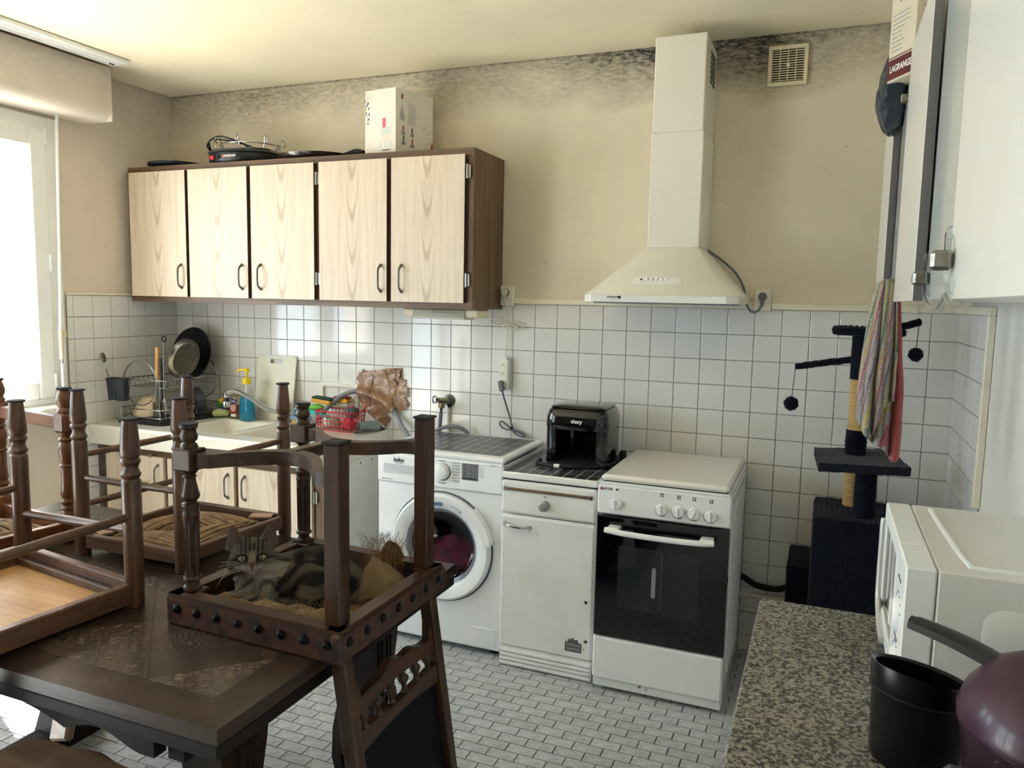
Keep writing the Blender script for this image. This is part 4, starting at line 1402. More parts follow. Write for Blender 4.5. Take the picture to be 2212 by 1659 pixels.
# drain hose taped to the wall
hs = thing('drain_hose', 'grey washing machine drain hose looping from the sink across the tiles', 'hose', (1.35, -0.05, 0.85))
MB().tube(spline([(1.075, -0.19, SZ + 0.006), (1.09, -0.165, 0.885), (1.12, -0.12, 0.945), (1.17, -0.075, 1.0), (1.225, -0.035, 1.028), (1.285, -0.020, 1.028), (1.35, -0.02, 1.01), (1.43, -0.02, 0.975), (1.475, -0.025, 0.925), (1.53, -0.06, 0.87), (1.58, -0.09, 0.835), (1.66, -0.10, 0.70), (1.665, -0.06, 0.45)], 8), 0.0125, 12).build('tube', 'hose_grey', hs)
tp_ = thing('tape_patch', 'crumpled brown parcel tape patch holding the hose to the tiles', 'tape', (1.38, -0.01, 0.9))
R4 = random.Random(5)


def strip(p0, p1, w, lift):
    """one strip of tape from p0 to p1 (x,z on the wall) with ragged ends, bulging over the hose"""
    p0, p1 = V((p0[0], 0, p0[1])), V((p1[0], 0, p1[1]))
    d = (p1 - p0)
    nn = V((-d.z, 0, d.x)).normalized()
    s0, s1 = (R4.random() - 0.5) * 0.02, (R4.random() - 0.5) * 0.02

    def fn(u, v):
        q = p0 + d * u + nn * ((v - 0.5) * w)
        q += d.normalized() * ((v - 0.5) * (s0 if u < 0.5 else s1))
        # hose line inside the patch
        best = 9
        for a, b in (((1.235, 1.03), (1.30, 1.025)), ((1.30, 1.025), (1.36, 1.005)), ((1.36, 1.005), (1.44, 0.968)), ((1.44, 0.968), (1.48, 0.92))):
            a, b = V((a[0], 0, a[1])), V((b[0], 0, b[1]))
            t = max(0, min(1, (q - a).dot(b - a) / (b - a).length_squared))
            best = min(best, (q - a - (b - a) * t).length)
        bulge = 0.036 * math.exp(-(best / 0.026) ** 2)
        y = -0.005 - lift - bulge - 0.007 * noise.noise(V((q.x * 34, q.z * 34, lift * 700)))
        return (q.x, y, q.z)
    return MB().sheet(fn, 22, 8, 0.0004)


pieces = [((1.235, 1.10), (1.50, 1.135), 0.06), ((1.24, 1.07), (1.52, 1.07), 0.07), ((1.245, 1.12), (1.47, 0.96), 0.07), ((1.25, 1.00), (1.50, 1.02), 0.07),
          ((1.26, 0.975), (1.42, 0.875), 0.06), ((1.30, 1.13), (1.36, 0.93), 0.08), ((1.42, 1.10), (1.52, 0.955), 0.06), ((1.36, 1.14), (1.43, 0.93), 0.08), ((1.28, 0.95), (1.30, 1.12), 0.06), ((1.41, 1.135), (1.49, 1.13), 0.05), ((1.34, 0.92), (1.41, 0.88), 0.05), ((1.44, 1.05), (1.535, 1.04), 0.055)]
for k, (a, b, w) in enumerate(pieces):
    strip(a, b, w, 0.0012 * k).build('tape_strip', 'tape_brown', tp_, 60)

# wall tap, inlet hoses
wt = thing('wall_tap', 'old chrome wall tap with a black washer above the washing machine', 'tap', (1.76, 0, 1.0))
MB().lathe([(0.030, 0), (0.030, 0.006), (0.018, 0.012), (0.014, 0.03)], (1.768, 0, 1.015), 20, axis=(0, -1, 0)).build('rosette', 'pewter', wt)
MB().cyl((1.768, -0.02, 1.015), (1.735, -0.062, 1.020), 0.013, n=14).build('valve_body', 'brass_old', wt)
MB().lathe([(0.012, 0), (0.022, 0.008), (0.022, 0.02), (0.010, 0.026), (0, 0.026)], (1.730, -0.062, 1.022), 16, axis=(-0.55, -0.8, 0.1), flute=(0.005, 0.022, 5, 0.006)).build('handwheel', 'chrome', wt)
MB().lathe([(0.016, 0), (0.017, -0.02), (0.014, -0.026)], (1.748, -0.05, 1.008), 16).build('outlet_nut', 'brass_old', wt)
MB().cyl((1.772, -0.014, 0.998), (1.772, -0.014, 0.982), 0.009, n=10).build('stub', 'black_matt', wt)
MB().tube([(1.745, -0.05, 0.985), (1.744, -0.05, 0.955)], 0.008, 10).build('hose_ferrule', 'chrome', wt)
ih = thing('inlet_hose', 'dark grey inlet hose running from the wall tap behind the washing machine', 'hose', (1.75, -0.05, 0.8))
MB().tube(spline([(1.744, -0.05, 0.958), (1.742, -0.052, 0.92), (1.735, -0.05, 0.86), (1.718, -0.045, 0.80), (1.71, -0.04, 0.66)], 7), 0.0095, 10).build('tube', 'cord_grey', ih)
MB().tube(spline([(1.66, -0.05, 0.80), (1.70, -0.055, 0.85), (1.76, -0.06, 0.885), (1.83, -0.06, 0.895), (1.885, -0.055, 0.875), (1.905, -0.05, 0.82), (1.91, -0.04, 0.7)], 8), 0.0095, 10).build('tube', 'cord_grey', ih)
tag(MB().tube([(1.768, -0.012, 0.99), (1.768, -0.012, 0.4)], 0.0075, 10).build('copper_pipe', 'trim_cream'), 'thin cream painted pipe below the wall tap', 'pipe')

# ---------------------------------------------------------------- washing machine
P('washer_white', '#e8ebee', 0.28, coat=0.2)
P('washer_grey', '#c3c6ca', 0.4)
P('lcd_grey', '#6a6d70', 0.25)
GLASS('door_glass', (0.50, 0.50, 0.54, 1), 0.04, 0.03)
P('laundry_wine', '#8f1c40', 0.85, var=(18, '#4a0d24', 0.4, 0.7))
P('drum_steel', '#54585c', 0.4, 0.8)
P('marble_vinyl_base', '#26282b', 0.35)


def tiled_vinyl(name):
    """black marbled sticky vinyl with thin pale grid lines"""
    m = bpy.data.materials.new(name)
    m.use_nodes = True
    t = NT(m)
    v = t.coord('World', (14, 60, 20))
    h = t.noise(v, 1.0, 7.0, 0.7, 0.8)
    c = t.ramp(h, [(0.35, lin('#16181b')), (0.58, lin('#3c4045')), (0.74, lin('#8f959a'))])
    sep = t.n('ShaderNodeSeparateXYZ')
    t.l(t.n('ShaderNodeNewGeometry').outputs['Position'], sep.inputs[0])
    lx = t.math('ABSOLUTE', t.math('SUBTRACT', t.math('FRACT', t.math('MULTIPLY', sep.outputs['X'], 1 / 0.050)), 0.5))
    ly = t.math('ABSOLUTE', t.math('SUBTRACT', t.math('FRACT', t.math('MULTIPLY', sep.outputs['Y'], 1 / 0.10)), 0.5))
    f = t.math('MAXIMUM', t.math('GREATER_THAN', lx, 0.468), t.math('GREATER_THAN', ly, 0.488))
    c = t.mix(f, c, (206, 208, 208))
    sm = t.noise(t.coord('World', (30, 30, 30)), 1.0, 7.0, 0.75)
    c = t.mix(t.ramp(sm, [(0.60, (0, 0, 0, 1)), (0.72, (0.45, 0.45, 0.45, 1))]), c, (205, 203, 198))
    t.l(c, t.b.inputs['Base Color'])
    t.b.inputs['Roughness'].default_value = 0.3
    MATS[name] = m


tiled_vinyl('marble_vinyl')
WX0, WX1, WF, WT = 1.684, 2.284, -0.525, 0.845
WC = V((2.0, WF, 0.457))
wm = thing('washing_machine', 'white front-loading washing machine between the sink and the enamel cabinet', 'washing machine', ((WX0 + WX1) / 2, -0.29, 0))
ri = 0.222
m = MB()                          # front skin with a round opening: ring fan to a rounded rectangle
N = 48
out = []
for k in range(N):
    a = 2 * PI * k / N
    c, s = math.cos(a), math.sin(a)
    hx, hz0, hz1 = (WX1 - WX0) / 2, WC.z - 0.035, 0.712 - WC.z
    cx = (WX0 + WX1) / 2 - WC.x
    tx = ((hx + cx) if c > 0 else (hx - cx)) / max(abs(c), 1e-6)
    tz = (hz1 if s > 0 else hz0) / max(abs(s), 1e-6)
    t = min(tx, tz)
    out.append((WC.x + c * t, WC.z + s * t))
vs = [(x, WF, z) for x, z in out] + [(WC.x + ri * math.cos(2 * PI * k / N), WF, WC.z + ri * math.sin(2 * PI * k / N)) for k in range(N)] \
    + [(WC.x + (ri - 0.01) * math.cos(2 * PI * k / N), WF + 0.03, WC.z + (ri - 0.01) * math.sin(2 * PI * k / N)) for k in range(N)]
m.add(vs, [(k, (k + 1) % N, (k + 1) % N + N, k + N) for k in range(N)] + [(k + N, (k + 1) % N + N, (k + 1) % N + 2 * N, k + 2 * N) for k in range(N)])
for (a, b) in (((WX0, 0.035), (WX0, 0.712)), ((WX1, 0.035), (WX1, 0.712))):   # corner fillers
    pass
for cxn, czn in ((WX0, 0.035), (WX1, 0.035), (WX0, 0.712), (WX1, 0.712)):
    best = sorted(out, key=lambda p: (p[0] - cxn) ** 2 + (p[1] - czn) ** 2)
    e1 = min((p for p in out if abs(p[0] - cxn) < 1e-4), key=lambda p: abs(p[1] - czn))
    e2 = min((p for p in out if abs(p[1] - czn) < 1e-4), key=lambda p: abs(p[0] - cxn))
    m.add([(cxn, WF, czn), (e1[0], WF, e1[1]), (e2[0], WF, e2[1])], [(0, 1, 2)])
m.build('front_panel', 'washer_white', wm)
MB().rbox((WX0, WF + 0.002, 0.03), (WX0 + 0.012, -0.06, 0.835), 0.004).rbox((WX1 - 0.012, WF + 0.002, 0.03), (WX1, -0.06, 0.835), 0.004).box((WX0 + 0.01, -0.07, 0.03), (WX1 - 0.01, -0.06, 0.83)) \
    .box((WX0 + 0.01, WF + 0.004, 0.03), (WX1 - 0.01, -0.07, 0.04)).build('casing', 'washer_white', wm)
for x in (WX0 + 0.05, WX1 - 0.05):
    for y in (WF + 0.06, -0.11):
        MB().cyl((x, y, 0.0), (x, y, 0.03), 0.022, n=14).build('foot', 'black_rubber', wm)
# control fascia with drawer recess
cp = MB().rbox((WX0, WF - 0.012, 0.7145), (WX1, WF + 0.02, 0.842), 0.006).build('control_panel', 'washer_white', wm)
fy = WF - 0.0125
dr = MB().rbox((1.712, fy - 0.004, 0.758), (1.905, fy, 0.834), 0.003).build('detergent_drawer', 'washer_white', wm)
MB().rbox((1.720, fy - 0.0055, 0.762), (1.898, fy - 0.0035, 0.798), 0.002).build('recess', 'washer_grey', dr)
text('brand_lettering', 'beko', 'ink', dr, (1.795, fy - 0.0045, 0.8175), (1, 0, 0), (0, 0, 1), 0.026, bold=0.0007)
MB().box((1.774, fy - 0.0046, 0.803), (1.818, fy - 0.004, 0.8048)).build('brand_underline', 'ink', dr, 0)
MB().lathe([(0.036, 0), (0.034, 0.004), (0.031, 0.020), (0.028, 0.022), (0, 0.0225)], (2.005, fy, 0.787), 32, axis=(0, -1, 0)).build('programme_knob', 'washer_white', wm)
MB().lathe([(0.038, 0), (0.036, 0.001)], (2.0065, fy, 0.786), 32, axis=(0, -1, 0)).build('knob_shadow_ring', 'charcoal_plastic', wm)
for k in range(7):
    z = 0.832 - k * 0.013
    dx = 0.043 + 0.010 * (k in (0, 6))
    MB().box((2.005 + dx, fy - 0.0006, z - 0.007), (2.082, fy, z - 0.0062)).build('tick_line', 'ink_pale', wm, 0)
    text('programme_name', ('Cotons 20', 'Cotons 40', 'Eco 40-60', 'Cotons 60', 'Mini 30', 'Cotons 90', 'Chemises')[k], 'ink_grey', wm, (2.070, fy - 0.0003, z - 0.001), (1, 0, 0), (0, 0, 1), 0.0085)
    MB().box((1.93, fy - 0.0006, z - 0.007), (2.005 - dx, fy, z - 0.0062)).build('tick_line', 'ink_pale', wm, 0)
text('programme_name', 'Rapide 28', 'ink_grey', wm, (2.004, fy - 0.0003, 0.834), (1, 0, 0), (0, 0, 1), 0.0085)
text('programme_name', 'Essorage', 'ink_grey', wm, (2.004, fy - 0.0003, 0.738), (1, 0, 0), (0, 0, 1), 0.0085)
lc = MB().rbox((2.098, fy - 0.0015, 0.762), (2.172, fy + 0.001, 0.833), 0.001).build('display', 'lcd_grey', wm)
for k in range(5):
    for x in (2.108, 2.137, 2.158):
        MB().box((x, fy - 0.0021, 0.823 - k * 0.010), (x + (0.010 if x < 2.11 else 0.004), fy - 0.0015, 0.826 - k * 0.010)).build('display_mark', 'ink', lc, 0)
for x in (2.102, 2.126, 2.148):
    MB().box((x, fy - 0.0021, 0.766), (x + 0.020, fy - 0.0015, 0.773)).build('display_key', 'ink', lc, 0)
for k in range(5):
    MB().box((2.178, fy - 0.0006, 0.816 - k * 0.009), (2.200 - 0.003 * (k % 2), fy, 0.8185 - k * 0.009)).build('print_line', 'ink_pale', wm, 0)
text('capacity_print', '5kg | 1000 tr/min', 'ink_grey', wm, (1.735, fy - 0.0003, 0.728), (1, 0, 0), (0, 0, 1), 0.008)
text('model_print', 'WP51031W', 'ink_pale', wm, (2.246, fy - 0.0003, 0.835), (1, 0, 0), (0, 0, 1), 0.007)
# door
dd = MB().lathe([(0.150, -0.002), (0.165, 0.012), (0.190, 0.030), (0.224, 0.034), (0.234, 0.024), (0.236, 0.006), (0.224, 0.0)], WC + V((0, 0.004, 0)), 56, axis=(0, -1, 0), ring=True).build('door', 'washer_white', wm)
MB().lathe([(0.237, 0.0), (0.242, 0.0), (0.242, 0.004), (0.237, 0.004)], WC + V((0, -0.001, 0)), 56, axis=(0, -1, 0), ring=True).build('door_gap', 'charcoal_plastic', dd)
MB().lathe([(0.0, 0.010), (0.08, 0.008), (0.13, 0.004), (0.160, 0.010), (0.168, 0.016)], WC + V((0, 0.002, 0)), 48, axis=(0, -1, 0), caps=False).build('porthole_glass', 'door_glass', dd)
MB().lathe([(0.0, -0.25), (0.20, -0.25), (0.20, -0.02), (0.165, 0.0)], WC + V((0, 0.004, 0)), 40, axis=(0, -1, 0), caps=False).build('drum', 'drum_steel', wm)
lm = MB().ell((WC.x + 0.03, WF + 0.075, WC.z - 0.055), 0.125, 0.06, 0.085, 26, 18)
lm.v = [tuple(V(p) + V((0, -1, 0.6)) * 0.028 * noise.noise(V(p) * 16)) for p in lm.v]
tag(lm.build('laundry', 'laundry_wine'), 'wine red laundry seen behind the washing machine porthole', 'laundry')


def arc_plate(r0, r1, a0, a1, y0, y1, n=10):
    mb = MB()
    poly = [(WC.x + r1 * math.cos(a0 + (a1 - a0) * k / n), WC.z + r1 * math.sin(a0 + (a1 - a0) * k / n)) for k in range(n + 1)] + \
           [(WC.x + r0 * math.cos(a1 - (a1 - a0) * k / n), WC.z + r0 * math.sin(a1 - (a1 - a0) * k / n)) for k in range(n + 1)]
    return mb.prism(poly, XZ, y0, y1)


arc_plate(0.215, 0.247, 0.16, 0.86, WF - 0.041, WF - 0.003).build('door_handle', 'enamel_white', dd)
arc_plate(0.183, 0.200, 1.05, 1.30, WF - 0.0315, WF - 0.026).build('sticker', 'washer_grey', dd)
arc_plate(0.185, 0.198, 1.50, 1.75, WF - 0.0315, WF - 0.026).build('sticker', 'ink_blue', dd)
MB().rbox((2.150, WF - 0.003, 0.045), (2.258, WF + 0.002, 0.125), 0.003).build('filter_flap', 'washer_white', wm)
# top with sticky vinyl
MB().rbox((WX0 - 0.004, WF - 0.006, 0.842), (WX1 + 0.004, -0.045, 0.866), 0.008).build('top_board', 'washer_white', wm)
MB().rbox((WX0 + 0.03, WF + 0.045, 0.8655), (WX1 - 0.03, -0.075, 0.867), 0.0005).build('vinyl_cover', 'marble_vinyl', wm)

# ---------------------------------------------------------------- enamel cabinet with drawer
EX0, EX1, EF = 2.296, 2.694, -0.565
P('rust', '#6b4a30', 0.9)
P('bronze_strip', '#7b6a54', 0.4, 0.8)
ec = thing('enamel_cabinet', 'narrow old white enamel cabinet with a drawer next to the stove', 'cabinet', ((EX0 + EX1) / 2, -0.29, 0))
MB().rbox((EX0, EF + 0.02, 0.0), (EX1, -0.03, 0.795), 0.006).build('carcass', 'enamel_old', ec)
ed = MB().rbox((EX0 - 0.004, EF - 0.004, 0.654), (EX1 + 0.0, EF + 0.02, 0.792), 0.010).build('drawer', 'enamel_old', ec)
MB().rbox((EX0 + 0.008, EF - 0.012, 0.752), (EX1 - 0.012, EF - 0.003, 0.763), 0.002).build('metal_strip', 'bronze_strip', ed)
for x in (EX0 + 0.010, EX1 - 0.018):
    MB().rbox((x - 0.004, EF - 0.014, 0.749), (x + 0.004, EF - 0.002, 0.766), 0.001).build('strip_cap', 'chrome', ed)
kn = MB().lathe([(0.020, 0), (0.020, 0.003), (0.010, 0.006), (0.012, 0.012), (0.021, 0.018), (0.021, 0.026), (0.016, 0.030), (0, 0.031)], (2.483, EF - 0.004, 0.704), 22, axis=(0, -1, 0), flute=(0.016, 0.029, 11, 0.002)).build('knob', 'hinge_steel', ed)
MB().lathe([(0.003, 0), (0.003, 0.002), (0, 0.002)], (2.483, EF - 0.004, 0.738), 8, axis=(0, -1, 0)).build('screw', 'black_matt', ed)
edr = MB().rbox((EX0 - 0.004, EF - 0.004, 0.086), (EX1, EF + 0.02, 0.648), 0.010).build('door', 'enamel_old', ec)
MB().tube(spline([(2.308, EF - 0.004, 0.613), (2.325, EF - 0.026, 0.612), (2.362, EF - 0.034, 0.609), (2.40, EF - 0.026, 0.606), (2.420, EF - 0.004, 0.605)], 5), [0.008] * 3 + [0.006] * 15 + [0.008] * 3, 10).build('handle', 'chrome', edr)
m = MB()
for k in range(4):
    m.tube([(EX0 + 0.002, EF - 0.002, 0.016 + k * 0.018), (EX1 - 0.006, EF - 0.002, 0.016 + k * 0.018)], 0.0085, 8)
m.box((EX0, EF + 0.0, 0.004), (EX1, EF + 0.02, 0.086))
tag(m.build('ribbed_plinth', 'enamel_old', ec))
MB().rbox((2.582, EF - 0.0052, 0.118), (2.652, EF - 0.0040, 0.158), 0.0004).build('sticker', P('sticker_grey', '#5a5a5c', 0.5), edr)
MB().prism([(2.592, 0.157), (2.640, 0.157), (2.634, 0.172), (2.622, 0.168), (2.614, 0.178), (2.606, 0.168), (2.598, 0.171)], XZ, EF - 0.0052, EF - 0.0040).build('sticker_crest', 'sticker_grey', edr)
text('sticker_lettering', 'EXTREME', 'ink_pale', edr, (2.617, EF - 0.0054, 0.147), (1, 0, 0), (0, 0, 1), 0.014)
text('sticker_lettering', 'GAMING', 'ink_pale', edr, (2.617, EF - 0.0054, 0.130), (1, 0, 0), (0, 0, 1), 0.014)
for x, z, s in ((2.668, 0.170, 0.007), (2.664, 0.332, 0.006), (2.661, 0.136, 0.003), (2.688, 0.42, 0.002), (2.688, 0.50, 0.002)):
    MB().prism([(x + s * (1 + 0.5 * math.sin(7 * a + x * 90)) * math.cos(a), z + s * (1 + 0.5 * math.cos(5 * a + z * 60)) * math.sin(a)) for a in [2 * PI * k / 14 for k in range(14)]], XZ, EF - 0.0046, EF - 0.0040).build('enamel_chip', 'black_matt', edr)
tpx = MB().rbox((EX0 - 0.005, EF - 0.006, 0.798), (EX1 + 0.004, -0.025, 0.826), 0.006).build('top_board', 'enamel_old', ec)
MB().rbox((EX0 - 0.001, EF + 0.004, 0.8255), (EX1 - 0.002, -0.03, 0.8272), 0.0005).build('vinyl_cover', 'marble_vinyl', ec)
MB().box((EX0, EF + 0.004, 0.792), (EX1, -0.03, 0.7985)).build('shadow_gap', 'gap_black', ec, 0)

# ---------------------------------------------------------------- air fryer
P('fryer_gloss', '#0d0d0f', 0.10, coat=0.6)
af = thing('air_fryer', 'black air fryer without its basket on the enamel cabinet', 'air fryer', (2.53, -0.24, 0.828))
AX0, AX1, AY0, AY1, AZ = 2.395, 2.672, -0.375, -0.10, 0.8285


def ring_loft(m, loops, cap0=True, cap1=True):
    N = len(loops[0])
    o = [p for l in loops for p in l]
    fs = []
    for i in range(len(loops) - 1):
        fs += [(i * N + k, i * N + (k + 1) % N, (i + 1) * N + (k + 1) % N, (i + 1) * N + k) for k in range(N)]
    if cap0:
        fs.append(tuple(reversed(range(N))))
    if cap1:
        fs.append(tuple(range((len(loops) - 1) * N, len(loops) * N)))
    return m.add(o, fs)


lp = lambda ins, z, r=0.055: [(u, v, z) for u, v in rrect(AX0 + ins, AX1 - ins, AY0 + ins, AY1 - ins, max(0.01, r - ins * 0.3), 6)]
upper = [lp(0.002, AZ + 0.155), lp(0.0, AZ + 0.17), lp(0.002, AZ + 0.205), lp(0.010, AZ + 0.232), lp(0.022, AZ + 0.244)]
ring_loft(MB(), upper, True, True).build('head', 'fryer_gloss', af, 50)
ring_loft(MB(), [lp(0.016, AZ + 0.2435), lp(0.022, AZ + 0.250), lp(0.06, AZ + 0.256)], True, True).build('lid_panel', 'fryer_gloss', af, 50)
full = rrect(AX0 + 0.003, AX1 - 0.003, AY0 + 0.003, AY1 - 0.003, 0.052, 6)
# body shell: C-shaped wall open to the front
ang = [p for p in full if p[1] > AY0 + 0.035]
side = sorted([p for p in ang], key=lambda p: math.atan2(p[0] - (AX0 + AX1) / 2, -(p[1] - (AY0 + AY1) / 2) * 1.0))
m = MB()
outr = [p for p in full]
cxa, cya = (AX0 + AX1) / 2, (AY0 + AY1) / 2
sel = [(math.atan2(p[1] - cya, p[0] - cxa), p) for p in outr]
sel = sorted([((a + PI / 2) % (2 * PI), p) for a, p in sel])
sel = [p for a, p in sel if 0.60 < a < 2 * PI - 0.60]
inn = [(cxa + (x - cxa) * 0.88, cya + (y - cya) * 0.90) for x, y in sel]
m.prism(sel + list(reversed(inn)), XY, AZ + 0.012, AZ + 0.157)
m.build('body_shell', 'black_gloss', af, 50)
MB().prism(full, XY, AZ + 0.003, AZ + 0.013).build('base', 'black_matt', af)
MB().prism(rrect(AX0 + 0.03, AX1 - 0.03, AY0 + 0.03, AY1 - 0.03, 0.03, 4), XY, AZ + 0.0135, AZ + 0.0165).build('cavity_floor', 'black_matt', af)
for x in (AX0 + 0.05, AX1 - 0.05):
    for y in (AY0 + 0.05, AY1 - 0.05):
        MB().cyl((x, y, AZ - 0.0005), (x, y, AZ + 0.004), 0.012, n=12).build('foot', 'black_rubber', af)
text('brand_lettering', 'elecy', 'ink_white', af, ((AX0 + AX1) / 2 + 0.01, AY0 - 0.0006, AZ + 0.192), (1, 0, 0), (0, 0, 1), 0.024, bold=0.0004)
cd = thing('wrapped_cable', 'black spiral-wrapped cable lying round the front of the air fryer', 'cable', (2.55, -0.40, 0.828))
cpth = spline([(2.375, -0.335, AZ + 0.0085), (2.385, -0.40, AZ + 0.0085), (2.46, -0.425, AZ + 0.0085), (2.55, -0.415, AZ + 0.0085), (2.64, -0.36, AZ + 0.0085), (2.683, -0.29, AZ + 0.010), (2.688, -0.20, AZ + 0.012)], 14)
MB().tube(cpth, [0.0078 + 0.0009 * math.sin(k * 2.1) for k in range(len(cpth))], 10).build('spiral_wrap', 'cord_black', cd)
MB().cyl((2.468, -0.4262, AZ + 0.0085), (2.492, -0.4255, AZ + 0.0085), 0.0092, n=14).build('white_band', 'enamel_white', cd)
MB().rbox((2.677, -0.175, AZ + 0.001), (2.705, -0.135, AZ + 0.045), 0.006).build('plug', 'cord_black', cd)

# ---------------------------------------------------------------- gas stove
P('stove_black_glass', '#050507', 0.06, coat=0.5)
P('oven_window', '#1f2224', 0.12, coat=0.4)  # grey lifts the pane from black as a painted reflection
P('stove_white', '#e9ebec', 0.20, coat=0.3)
SX_0, SX_1, SF = 2.708, 3.206, -0.605
st = thing('gas_stove', 'white gas stove with black oven door and closed lid under the hood', 'stove', ((SX_0 + SX_1) / 2, -0.31, 0))
MB().rbox((SX_0 + 0.002, SF + 0.03, 0.03), (SX_1 - 0.002, -0.04, 0.815), 0.004).build('casing', 'stove_white', st)
for k in range(6):
    MB().rbox((SX_1 - 0.003, SF + 0.08 + k * 0.075, 0.10), (SX_1 + 0.0015, SF + 0.10 + k * 0.075, 0.78), 0.0015).build('side_rib', 'stove_white', st)
for x in (SX_0 + 0.04, SX_1 - 0.04):
    for y in (SF + 0.06, -0.09):
        MB().cyl((x, y, 0), (x, y, 0.03), 0.02, n=12).build('foot', 'black_rubber', st)
MB().rbox((SX_0, SF, 0.712), (SX_1, SF + 0.035, 0.826), 0.006).build('control_panel', 'stove_white', st)
MB().rbox((SX_0 + 0.003, SF + 0.002, 0.826), (SX_1 - 0.003, -0.03, 0.838), 0.003).build('hob_edge', 'stove_white', st)
ld = MB().rbox((SX_0 + 0.012, SF + 0.0, 0.8415), (SX_1 - 0.012, -0.045, 0.866), 0.010).build('lid', P('lid_cream', '#e9e6df', 0.16, coat=0.4), st)
MB().rbox((SX_0 + 0.02, SF + 0.01, 0.836), (SX_1 - 0.02, -0.05, 0.8425), 0.001).build('lid_gap', 'gap_black', st)
for x in (SX_0 + 0.07, SX_1 - 0.07):
    MB().cyl((x - 0.015, -0.040, 0.853), (x + 0.015, -0.040, 0.853), 0.008, n=12).build('lid_hinge', 'stove_white', st)
ov = MB().rbox((SX_0 + 0.002, SF - 0.006, 0.228), (SX_1 - 0.002, SF + 0.03, 0.706), 0.003).build('oven_door', 'stove_black_glass', st)
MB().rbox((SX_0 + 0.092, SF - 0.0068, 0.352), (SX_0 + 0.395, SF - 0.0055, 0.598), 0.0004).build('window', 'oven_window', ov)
MB().prism(rrect(2.929, 2.945, 0.41, 0.53, 0.0075, 4), XZ, SF - 0.0074, SF - 0.0066).build('lamp_slot', P('lamp_slot', '#787d80', 0.3), ov)  # pale grey capsule laid on the glass as a painted highlight
for x_, z_ in ((2.965, 0.475),):
    MB().box((x_, SF - 0.0071, 0.36), (x_ + 0.0012, SF - 0.0067, 0.59)).build('window_joint', 'lcd_grey', ov, 0)
m = MB()
hp = spline([(SX_0 + 0.045, SF - 0.045, 0.664), (SX_0 + 0.12, SF - 0.053, 0.6605), (SX_0 + 0.25, SF - 0.056, 0.659), (SX_0 + 0.38, SF - 0.053, 0.6605), (SX_0 + 0.448, SF - 0.045, 0.664)], 6)
hb = m.tube(hp, 0.011, 12).build('handle', 'enamel_white', ov)
for x in (SX_0 + 0.075, SX_0 + 0.42):
    MB().rbox((x - 0.024, SF - 0.050, 0.659), (x + 0.024, SF - 0.004, 0.676), 0.004).build('handle_mount', 'enamel_white', ov)
bd = MB().rbox((SX_0, SF - 0.006, 0.052), (SX_1 - 0.001, SF + 0.03, 0.224), 0.008).build('bottom_drawer', 'stove_white', st)
MB().rbox((SX_0 + 0.002, SF + 0.006, 0.016), (SX_1 - 0.004, SF + 0.03, 0.052), 0.004).build('plinth', P('stove_rusty', '#e2e3e1', 0.3, var=(30, '#7d5a3c', 0.64, 0.72, 6.0)), st)
KX = [(2.780, 0.757), (2.955, 0.756), (3.017, 0.755), (3.073, 0.754), (3.134, 0.752)]
for i, (x, z) in enumerate(KX):
    k_ = MB().lathe([(0.0225, 0), (0.0225, 0.004), (0.020, 0.016), (0.018, 0.018), (0, 0.018)], (x, SF - 0.001, z), 26, axis=(0, -1, 0)).build('knob', 'enamel_white', st)
    a = 0.0 if i != 3 else 0.35
    MB().beam((x - math.sin(a) * 0.019, SF - 0.021, z - math.cos(a) * 0.019), (x + math.sin(a) * 0.019, SF - 0.021, z + math.cos(a) * 0.019), 0.008, 0.010, up=(0, -1, 0)).build('grip', 'enamel_white', k_)
    if i:
        MB().tube([(x + 0.026 * math.cos(t), SF - 0.0012, z + 0.026 * math.sin(t)) for t in [PI * 0.92 + 0.75 * PI * q / 10 for q in range(11)]], [0.0003 + 0.0001 * q for q in range(11)], 6).build('flame_scale', 'ink', st)
        for q in range(4):
            dx, dz = ((-0.004, 0.004), (0.004, 0.004), (-0.004, -0.004), (0.004, -0.004))[q]
            on = q == (0, 0, 2, 3, 1)[i]
            MB().lathe([(0.0030, 0), (0.0030, 0.0006), (0, 0.0006)] if on else [(0.0030, 0), (0.0030, 0.0006), (0.0023, 0.0006), (0.0023, 0)], (x + dx, SF - 0.0008, z + 0.054 + dz), 12, axis=(0, -1, 0)).build('burner_mark', 'ink' if on else 'ink_grey', st)
    else:
        for q in range(7):
            t = PI * 0.95 + 0.9 * q / 6 * PI
            MB().lathe([(0.0008, 0), (0.0008, 0.0006), (0, 0.0006)], (x + 0.028 * math.cos(t), SF - 0.0008, z + 0.028 * math.sin(t)), 6, axis=(0, -1, 0)).build('scale_dot', 'ink', st)
    MB().lathe([(0.0012, 0), (0.0012, 0.0006), (0, 0.0006)], (x, SF - 0.0008, z + 0.031), 8, axis=(0, -1, 0)).build('index_dot', 'ink_grey', st)
MB().lathe([(0.0055, 0), (0.0055, 0.0008), (0, 0.0008)], (2.724, SF - 0.0008, 0.811), 14, axis=(0, -1, 0)).build('brand_dot', P('aya_red', '#c8342f', 0.5), st)
text('brand_lettering', 'AYA', 'ink', st, (2.7485, SF - 0.0008, 0.811), (1, 0, 0), (0, 0, 1), 0.0145, stretch=1.35)
MB().rbox((2.778, SF - 0.0015, 0.807), (2.789, SF, 0.816), 0.0005).build('igniter_frame', 'ink_pale', st)
MB().rbox((2.780, SF - 0.0022, 0.8085), (2.787, SF - 0.001, 0.8145), 0.0005).build('igniter', 'ink', st)

